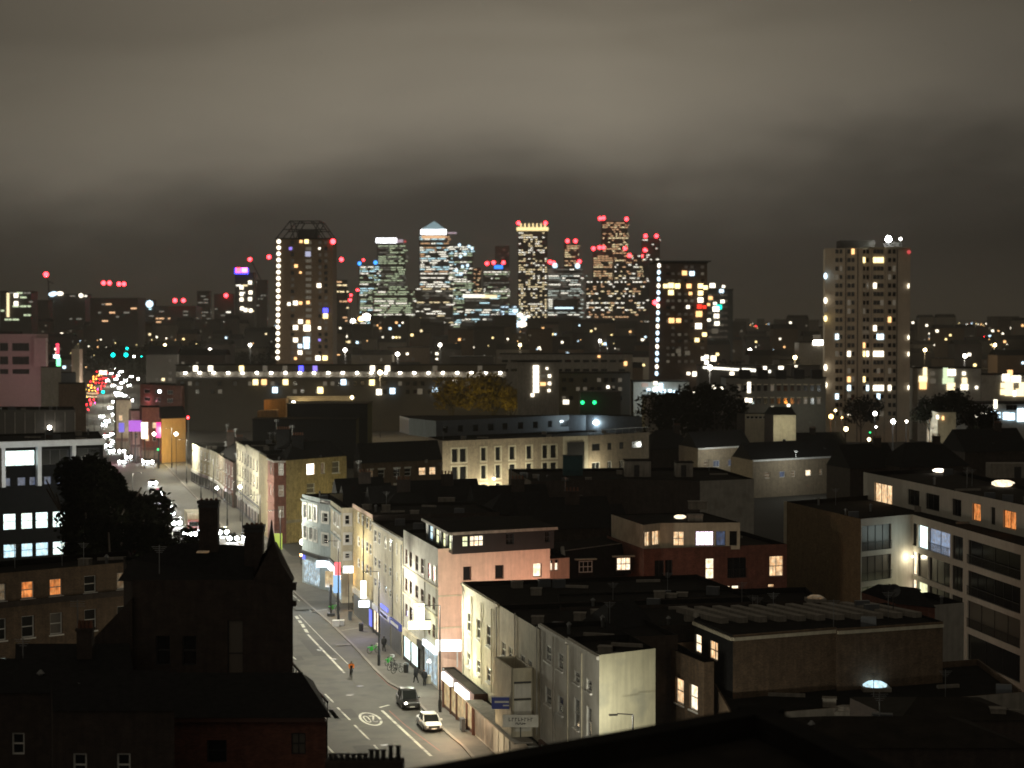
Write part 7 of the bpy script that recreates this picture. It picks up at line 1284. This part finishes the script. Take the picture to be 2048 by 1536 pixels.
for i in range(5): a, b = D(574+i*4, 794+i*3.4, Y-i), D(706, 793+i*3.0, Y+4-i); mb = MB(RH.location); mb.bar(a, b, .35, .32); mb.build('roof_rib', M['stone'], RH)
pbox(RH, 'wall', (D(645, 820, Y+6).x, Y+8, D(0, 812, Y).z/2), (18, 12, D(0, 812, Y).z), 'fard')
q = D(704, 795, Y-2); mb = MB(RH.location); mb.ball(q, .5); mb.build('lamp', gl('y'), RH)
lamp((D(610, 798, Y-5).x, Y-5, D(0, 792, Y-7).z), (1, .72, .35), 1200, .6); lamp((D(680, 798, Y-5).x, Y-5, D(0, 792, Y-7).z), (1, .72, .35), 500, .6)
# ---- lit white curved building, mansion flats, school and other middle distance blocks
def block(name, label, x0, x1, yt, Y, m, spots=(), cat='building', depth=14, grid=None, group=None, par=.3):
    a, b = D(x0, yt, Y), D(x1, yt, Y); rt = root(name, (a.x, Y, 0), label, cat, group); mb = MB(rt.location); mb.prism([(a.x, Y), (b.x, Y), (b.x, Y+depth), (a.x, Y+depth)], 0, a.z-par, 0); mb.build('wall', M[m] if isinstance(m, str) else m, rt)
    mb = MB(rt.location); mb.prism([(a.x-.2, Y-.25), (b.x+.2, Y-.25), (b.x+.2, Y+depth+.2), (a.x-.2, Y+depth+.2)], a.z-par, a.z, 0); mb.build('roof', M['roof'], rt)
    for px, py, w, h, mm in spots: uspot(rt, px, py, Y, w, h, mm, 'lit_window', .25)
    if grid:
        xs, ys, w, h, mm = grid
        for x in xs:
            for y in ys:
                if R.random() < .85: uspot(rt, x, y, Y, w, h, mm if not isinstance(mm, (list, tuple)) else R.choice(mm), 'window', .15)
    return rt
block('dark_shed', 'long dark shed roof in front of the ribbed hall', 574, 735, 807, 548, 'slate', depth=18)
block('dark_shed', 'dark workshop roof below the orange washed walls', 505, 712, 838, 520, 'slate', depth=10)
block('stair_tower_block', 'dark flats with a vertical stack of dazzling stair lights', 1035, 1118, 722, 560, 'conc', [(1072, 735+i*9.2, 1.6, 1.1, MATS['far_white']) for i in range(6)]+[(1094, 737, .6, .6, LW_), (1099, 752, .8, .8, LW_), (1086, 752, 1.5, .9, LD_), (1086, 768, 1.5, .9, LO_), (1099, 767, .8, .8, LW_), (1098, 781, .7, .7, LW_), (1065, 790, .9, .9, LW_)], 'apartment block')
block('grey_slab', 'long grey concrete roofed block left of the dark tower', 1000, 1265, 707, 780, 'conc', [(1198, 713, 1, .8, LO_), (1251, 727, 1.2, 1.6, LO_), (1190, 750, 1, 1, LD_)], grid=([1010+i*18 for i in range(14)], (722, 740), 2.4, .9, M['glass']))
block('dim_flats', 'broad unlit flats below the grey concrete block', 1118, 1260, 745, 640, 'fard', [(1216, 774, .9, .9, LW_), (1227, 774, .8, .8, LD_), (1212, 790, 1.1, 1.1, LW_), (1132, 804, 1.8, 1.3, LW_), (1084, 801, 1, 1, LW_)], grid=([1128+i*14 for i in range(9)], (760, 778, 796), 1.2, 1.2, [M['glass'], LD_, M['glass'], M['glass']]))
block('curved_white_building', 'white building with lit ground floor below the dark tower', 1267, 1378, 762, 640, 'white', [(1312, 780, 1.4, 1.4, gl('c')), (1311, 766, 1.2, .9, LW_), (1297, 780, 1.0, .9, LB_), (1325, 782, 2.0, 1.0, LB_), (1340, 782, 1.0, .9, LB_), (1352, 784, 1.6, .9, LB_), (1322, 772, 1.2, 1.6, LB_), (1290, 770, 2.0, 1.2, fw('far_pinkwall_glow', (1, .7, .55), .35))], grid=None)  # last spot is a glowing pinkish wall patch, not a window
lamp((D(1310, 780, 632).x, 632, D(0, 778, 632).z), (.75, .92, 1), 1300, .5)
block('low_grey_roofs', 'low pale roofed sheds in front of the curved white building', 1290, 1455, 792, 600, 'conc', [(1361, 811, 1, .6, LW_), (1428, 774, 1.2, 1.2, LW_), (1444, 776, .8, .8, LW_), (1400, 785, 4, .5, LW_)])
MF = block('mansion_flats', 'grey mansion flats with dormers and pale window surrounds', 1452, 1652, 754, 600, mat('grey_mansion_brick', (.09, .09, .08), brick=False, var=.2), [(1498, 775, 1.0, 3.2, LW_), (1493, 800, .9, 1.2, LW_), (1501, 801, .9, 1.2, LW_), (1545, 816, .8, .8, LW_), (1577, 811, .8, .8, LW_)], 'mansion flats')
for i in range(13):
    for py in (776, 802): uspot(MF, 1478+i*13.3, py, 600, 1.0, 1.7, M['glass'] if R.random() < .7 else LD_, 'window', .15); uspot(MF, 1478+i*13.3, py-7, 600, 1.3, .25, M['stone'], 'lintel', .25)
for i in range(5): q = D(1490+i*36, 750, 600); mb = MB(MF.location); mb.prism([(q.x-1.6, 599.6), (q.x+1.6, 599.6), (q.x+1.6, 603), (q.x-1.6, 603)], q.z-1.2, q.z+1.6); g_ = mb.build('gable', M['slate'], MF); 
chimney(MF, D(1590, 750, 604).x, 605, D(0, 757, 604).z, 3.2, 2.2, 1, 5, 'dbrick'); chimney(MF, D(1520, 750, 604).x, 605, D(0, 757, 604).z, 3.2, 2.2, 1, 5, 'dbrick')
lamp((D(1612, 800, 590).x, 590, D(0, 822, 590).z), (.9, 1, .8), 700, .5); lamp((D(1530, 800, 588).x, 584, D(0, 815, 590).z), (.8, .95, .85), 350, .5)
for px, py, k, Y, r_, lab in ((1662, 833, 'o', 560, .9, 'blazing orange flood lamp at the foot of the beige tower'), (1684, 835, 'o', 560, .35, 'small orange lamp beside the blazing one'), (1671, 821, 'y', 570, .5, 'warm lamp above the blazing orange one'), (1750, 827, 'w', 560, .8, 'white lamp at the foot of the beige tower by the round tree'), (1786, 843, 'W', 540, .8, 'dazzling yard lamp right of the round tree'), (1813, 843, 'w', 540, .5, 'smaller lamp beside the dazzling yard lamp'), (1738, 879, 'y', 500, .6, 'yellow green lamp low before the tower'), (1740, 865, 'g', 505, .3, 'faint green lamp above the yellow one'), (1692, 858, 'y', 520, .8, 'dim cream lit porch at the tower foot'), (1954, 866, 'w', 500, .6, 'white lamp in front of the dim terrace'), (1991, 836, 'w', 530, .5, 'tall edge lamp by the bright school windows'), (1752, 854, 'w', 530, .35, 'tiny white lamp under the round tree')):
    q = D(px, py, Y); rt_ = root('yard_lamp', (q.x, Y, 0), lab, 'lamp'); mb = MB(rt_.location); mb.ball(q, r_*.7); mb.build('globe', gl(k), rt_); pbox(rt_, 'post', (q.x, Y+.4, max(q.z, 1)/2), (.18, .18, max(q.z, 1)), 'dark')
for px, py, Y, c, e in ((1662, 833, 555, (1, .32, .05), 3500), (1786, 838, 534, (.95, 1, .95), 4000), (1750, 822, 552, (.9, 1, .9), 900), (1572, 852, 464, (1, .9, .6), 700)): q = D(px, py, Y); lamp((q.x, Y, max(q.z, 2)), c, e, .5)
block('school_block', 'pale low block with a row of bright cold windows at the picture edge', 1880, 2070, 806, 560, 'grey', [(1991, 808, .9, 2.4, LW_)]+[(1952+i*4, 829, .5, 1.6, LW_) for i in range(6)]+[(1985, 827, 1.8, 1.6, LB_), (1997, 830, 1, 1.6, LB_), (2012, 832, 1.6, 2, LB_), (2022, 833, 2, 2, LB_), (2044, 830, 2.6, 3.6, LB_)], 'school', grid=([1900, 1912, 2016, 2022, 2030], (815,), 1.0, 1.4, M['glass']))
block('cream_gable', 'small cream walled house before the bright school windows', 1876, 1912, 822, 530, 'cream', [(1886, 836, .5, 1.0, LO_), (1875, 834, .6, 1, LW_)], 'house')
lamp((D(1890, 850, 524).x, 520, 6), (1, .9, .65), 500, .5)
gg = [(1850, 743, 1.2, 2.6, WY), (1846, 758, 2.6, 1.9, WY), (1846, 770, 2.2, 2.6, LO_), (1865, 747, 1.6, 1.4, LD_), (1866, 762, 1.8, 1.6, LD_), (1891, 748, 1.5, 4, WG), (1903, 745, 2.6, 2, LW_), (1891, 762, 1.8, 1.8, WG), (1902, 761, 1.8, 1.8, WG), (1902, 773, 2.6, 2.2, WY), (1928, 747, 1, 1, LW_), (1929, 761, 1.6, 1.8, WY), (1929, 774, 2.2, 1.8, LW_), (1953, 775, .8, .8, LW_)]
block('lit_flats', 'flats with greenish lit stair windows right of the beige tower', 1836, 1962, 735, 640, 'grey', gg, 'apartment block')
gg = [(2020, 745, 1.6, 1.6, LO_), (2012, 755, 2.4, 2.2, LW_), (2032, 758, 3, 2, LW_), (2006, 771, 1.4, 1.6, WY), (2018, 770, 2.6, 2.8, WY), (2046, 773, 2.4, 2.6, WY), (2006, 784, 1.6, 1.8, WY), (2018, 784, 2.6, 2.4, WY), (2040, 785, 2.6, 2.4, WY), (2029, 787, .8, 1.8, LW_)]
block('lit_flats', 'brightly lit stepped flats at the far picture edge', 1963, 2070, 748, 640, 'grey', gg, 'apartment block')
block('sports_hall', 'dark low hall with a long ragged strip of greenish white light', 1400, 1640, 730, 760, 'fard', [(1410+i*5.4, 735+i*.35, 1.5, .8, WW) for i in range(13)]+[(1488+i*5, 739+i*.4, 1.4, 1.0, WW) for i in range(11)]+[(1406, 717, 1.4, 1.4, LW_), (1413, 714, 1.5, 1.5, LW_), (1427, 717, 2, 2, LW_), (1413, 725, 1.5, 1.5, LW_), (1529, 737, 1.6, 1.6, LW_), (1562, 737, 1.8, 1.8, LW_), (1592, 734, 1.2, 1.2, LW_), (1464, 747, 1.6, 1.2, LW_)])
block('white_roof_block', 'pale block with bright lamps touching the beige tower', 1598, 1652, 684, 900, 'conc', [(1632, 685, 2.4, 2, gl('w')), (1643, 685, 2.4, 2, gl('w')), (1634, 674, 3.4, 2, LD_)])
# generic middle distance blocks, filling the band under the skyline
LSEEN = set()
GR = 'low unlit blocks filling the middle distance'
rr = random.Random(21); n_b = 0
rows_ = ((1500, 668, 46, 20, 34), (1150, 690, 60, 15, 26), (950, 716, 70, 13, 24), (2100, 655, 36, 25, 44))
for Yb, py, wpx, h0, h1 in rows_:
    px = -20+rr.uniform(0, 30)
    while px < 2070:
        w = rr.uniform(.5, 1.4)*wpx; hh = rr.uniform(h0, h1); Yv = Yb*rr.uniform(.93, 1.08); nl = 0; wm_ = rr.choice(('fard', 'fard', 'farwall', 'dbrick', 'brown')); a, b = at(px, Yv), at(px+w, Yv)
        if not (130 < px+w/2 < 300 and Yb < 2000) and not (Yb < 1000 and (540 < px+w and px < 680 or 1300 < px+w and px < 1480 or 1620 < px+w and px < 1840)):
            n_b += 1; rt_ = root('low_block', (a.x, Yv, 0), 'low dark block among many others beneath the skyline, with a few lit windows', 'building', GR)
            mb = MB(rt_.location); mb.prism([(a.x, Yv), (b.x, Yv), (b.x, Yv+18), (a.x, Yv+18)], 0, hh, 0); mb.build('wall', M[wm_], rt_)
            mb = MB(rt_.location); rs = rr.choice((0, 2.5, 3.5)); 
            if rs: c_ = MB(rt_.location); mb.face([(a.x, Yv, hh), (b.x, Yv, hh), (b.x, Yv+9, hh+rs), (a.x, Yv+9, hh+rs)]); mb.face([(b.x, Yv+18, hh), (a.x, Yv+18, hh), (a.x, Yv+9, hh+rs), (b.x, Yv+9, hh+rs)])
            else: mb.prism([(a.x-.2, Yv-.2), (b.x+.2, Yv-.2), (b.x+.2, Yv+18), (a.x-.2, Yv+18)], hh, hh+.4)
            mb.build('roof', M['slate'], rt_)
            s = Yv/CF; W_ = b.x-a.x; nf = max(1, int(hh/3)); nc = max(1, int(W_/3.2))
            for f in range(nf):
                for c_ in range(nc):
                    u = rr.random()
                    if u < .075:
                        nl += 1
                        m_ = rr.choice((LW_, LW_, LY_, LO_, LD_, LB_, WY, LD_)); sz = rr.uniform(1.1, 1.9)*(Yv/1200)**.6; link('lit_window', unit(m_, 'window'), rt_, (1.8+c_*3.2, -.2, 1.8+f*3), 0, (sz, .3, sz*.9))
                    elif u < .22 and Yv < 1300: link('window', unit(LD_ if u < .12 else fw('far_vdim', (1, .8, .6), .03), 'window'), rt_, (1.8+c_*3.2, -.1, 1.8+f*3), 0, (1.2, .3, 1.3))
            lmk = [(0, 'the pink office block'), (300, 'the ochre gable'), (430, 'the purple crowned tower'), (545, 'the brown tower block'), (700, 'the blazing white crown'), (830, 'the glass pyramid'), (960, 'the azure crown sign'), (1030, 'the amber crowned skyscraper'), (1100, 'the broad white lit office tower'), (1200, 'the peach lit towers'), (1310, 'the dark tower block'), (1470, 'the ragged strip of light'), (1640, 'the beige tower'), (1830, 'the greenish stair lit flats'), (1980, 'the picture edge')]
            lm = [l for x_, l in lmk if px+w/2 >= x_][-1] if px+w/2 >= 0 else lmk[0][1]
            rt_['label'] = '%s %s %s block %s %s, %s' % ('narrow' if w < wpx*.8 else 'medium' if w < wpx*1.15 else 'wide', {'fard': 'dark', 'farwall': 'grey', 'dbrick': 'black brick', 'brown': 'brown'}[wm_], 'pitched roofed' if rs else 'flat roofed', {1500: 'below', 1150: 'before', 950: 'well below', 2100: 'under'}[Yb], lm, ('unlit', 'one window', 'two windows', 'three windows', 'four windows', 'five windows', 'six windows', 'seven windows', 'eight windows', 'nine windows', 'many windows')[min(nl, 10)])
            while rt_['label'] in LSEEN: rt_['label'] = rt_['label'].replace(' block ', ' block further along ', 1) if 'further' not in rt_['label'] else rt_['label']+' again'
            LSEEN.add(rt_['label'])
        px += w*rr.uniform(.9, 1.25)
# street lamps added among the middle distance blocks to light the walls beside them
for i, (px, py, Y, k_) in enumerate(((690, 700, 880, 'w'), (795, 708, 860, 'W'), (880, 690, 1000, 'w'), (1040, 690, 1050, 'y'), (1200, 682, 1100, 'w'), (1500, 700, 950, 'w'), (1590, 715, 820, 'y'), (1850, 700, 900, 'y'), (1930, 712, 820, 'w'), (1990, 690, 1000, 'y'), (420, 700, 950, 'w'), (500, 690, 1100, 'w'), (760, 745, 660, 'y'), (1420, 735, 700, 'w'), (330, 690, 1200, 'y'))):
    q = D(px, py, Y); q.z = max(q.z, 8); rt_ = root('street_lamp', (q.x, Y, 0), 'added bright street lamp among the middle distance blocks, %s of fifteen from the office side' % ORD[i], 'street lamp', 'added street lamps among the middle distance blocks'); mb = MB(rt_.location); mb.ball(q, .8); mb.build('lamp_globe', gl('w' if k_ == 'W' else k_), rt_); pbox(rt_, 'pole', (q.x, Y+.9, q.z/2), (.2, .2, q.z), 'dark'); lamp((q.x, Y-2, q.z), (1, .92, .75) if k_ != 'y' else (1, .75, .4), 16000, .6)
# the city beyond: uncountable roofs and lights to the horizon
mb = MB((0, 0, 0)); rr = random.Random(5)
for i in range(2600):
    Yv = 2300*math.exp(rr.random()*1.6); x = rr.uniform(-.30, .30)*Yv; w = rr.uniform(14, 60); h = rr.uniform(8, 24)*(1+.5*(rr.random() < .08)*2); mb.prism([(x, Yv), (x+w, Yv), (x+w, Yv+20), (x, Yv+20)], 0, h)
mb.build('distant_city', M['fard'], None, kind='stuff', label='distant mass of low city roofs reaching the horizon', cat='city')
mats_ = [LW_, LY_, LO_, LB_, fw('cw_dim', (.9, .85, .7), .25), gl('r'), LW_]
mb = MB((0, 0, 0))
for i in range(1500):
    Yv = 1300*math.exp(rr.random()*2.1); x = rr.uniform(-.27, .27)*Yv; h = rr.uniform(5, 26)*(1+.4*(Yv > 3000)); r_ = .00042*Yv*rr.uniform(.5, 1.0)
    mb.ball((x, Yv, h), r_, min(6, rr.choice((0, 0, 1, 1, 2, 2, 3, 4, 4, 6)) if rr.random() > .02 else 5), n=5, m=3)
mb.build('distant_city_lights', mats_, None, kind='stuff', label='scatter of tiny distant street and window lights', cat='lights')
# wooded ridge on the horizon
mb = MB((0, 0, 0)); px_ = [(-5200+i*200, 13500, 30+34*math.sin(i*.19)+12*math.sin(i*.53+1)) for i in range(53)]
for (x0, y0, h0), (x1, y1, h1) in zip(px_, px_[1:]): mb.face([(x0, y0, -5), (x1, y1, -5), (x1, y1, h1), (x0, y0, h0)]); mb.face([(x0, y0, h0), (x1, y1, h1), (x1, y1+3000, 0), (x0, y0+3000, 0)])
mb.build('hills', M['ground'], None, kind='structure')

# ================================================================ the air: thin night haze lit by the sky and the city
mb = MB(); mb.box((0, 12800, 145), (19000, 27400, 292)); hzb = mb.build('haze', M['ground'], kind='stuff', label='thin night haze lying over the whole city', cat='haze')
hm = bpy.data.materials.new('night_haze'); hm.use_nodes = True; t_ = hm.node_tree; t_.nodes.clear(); vo = t_.nodes.new('ShaderNodeVolumePrincipled'); vo.inputs['Density'].default_value = .00011; vo.inputs['Color'].default_value = (.80, .78, .74, 1); vo.inputs['Anisotropy'].default_value = .2
mo = t_.nodes.new('ShaderNodeOutputMaterial'); t_.links.new(vo.outputs[0], mo.inputs['Volume']); hzb.data.materials.clear(); hzb.data.materials.append(hm)
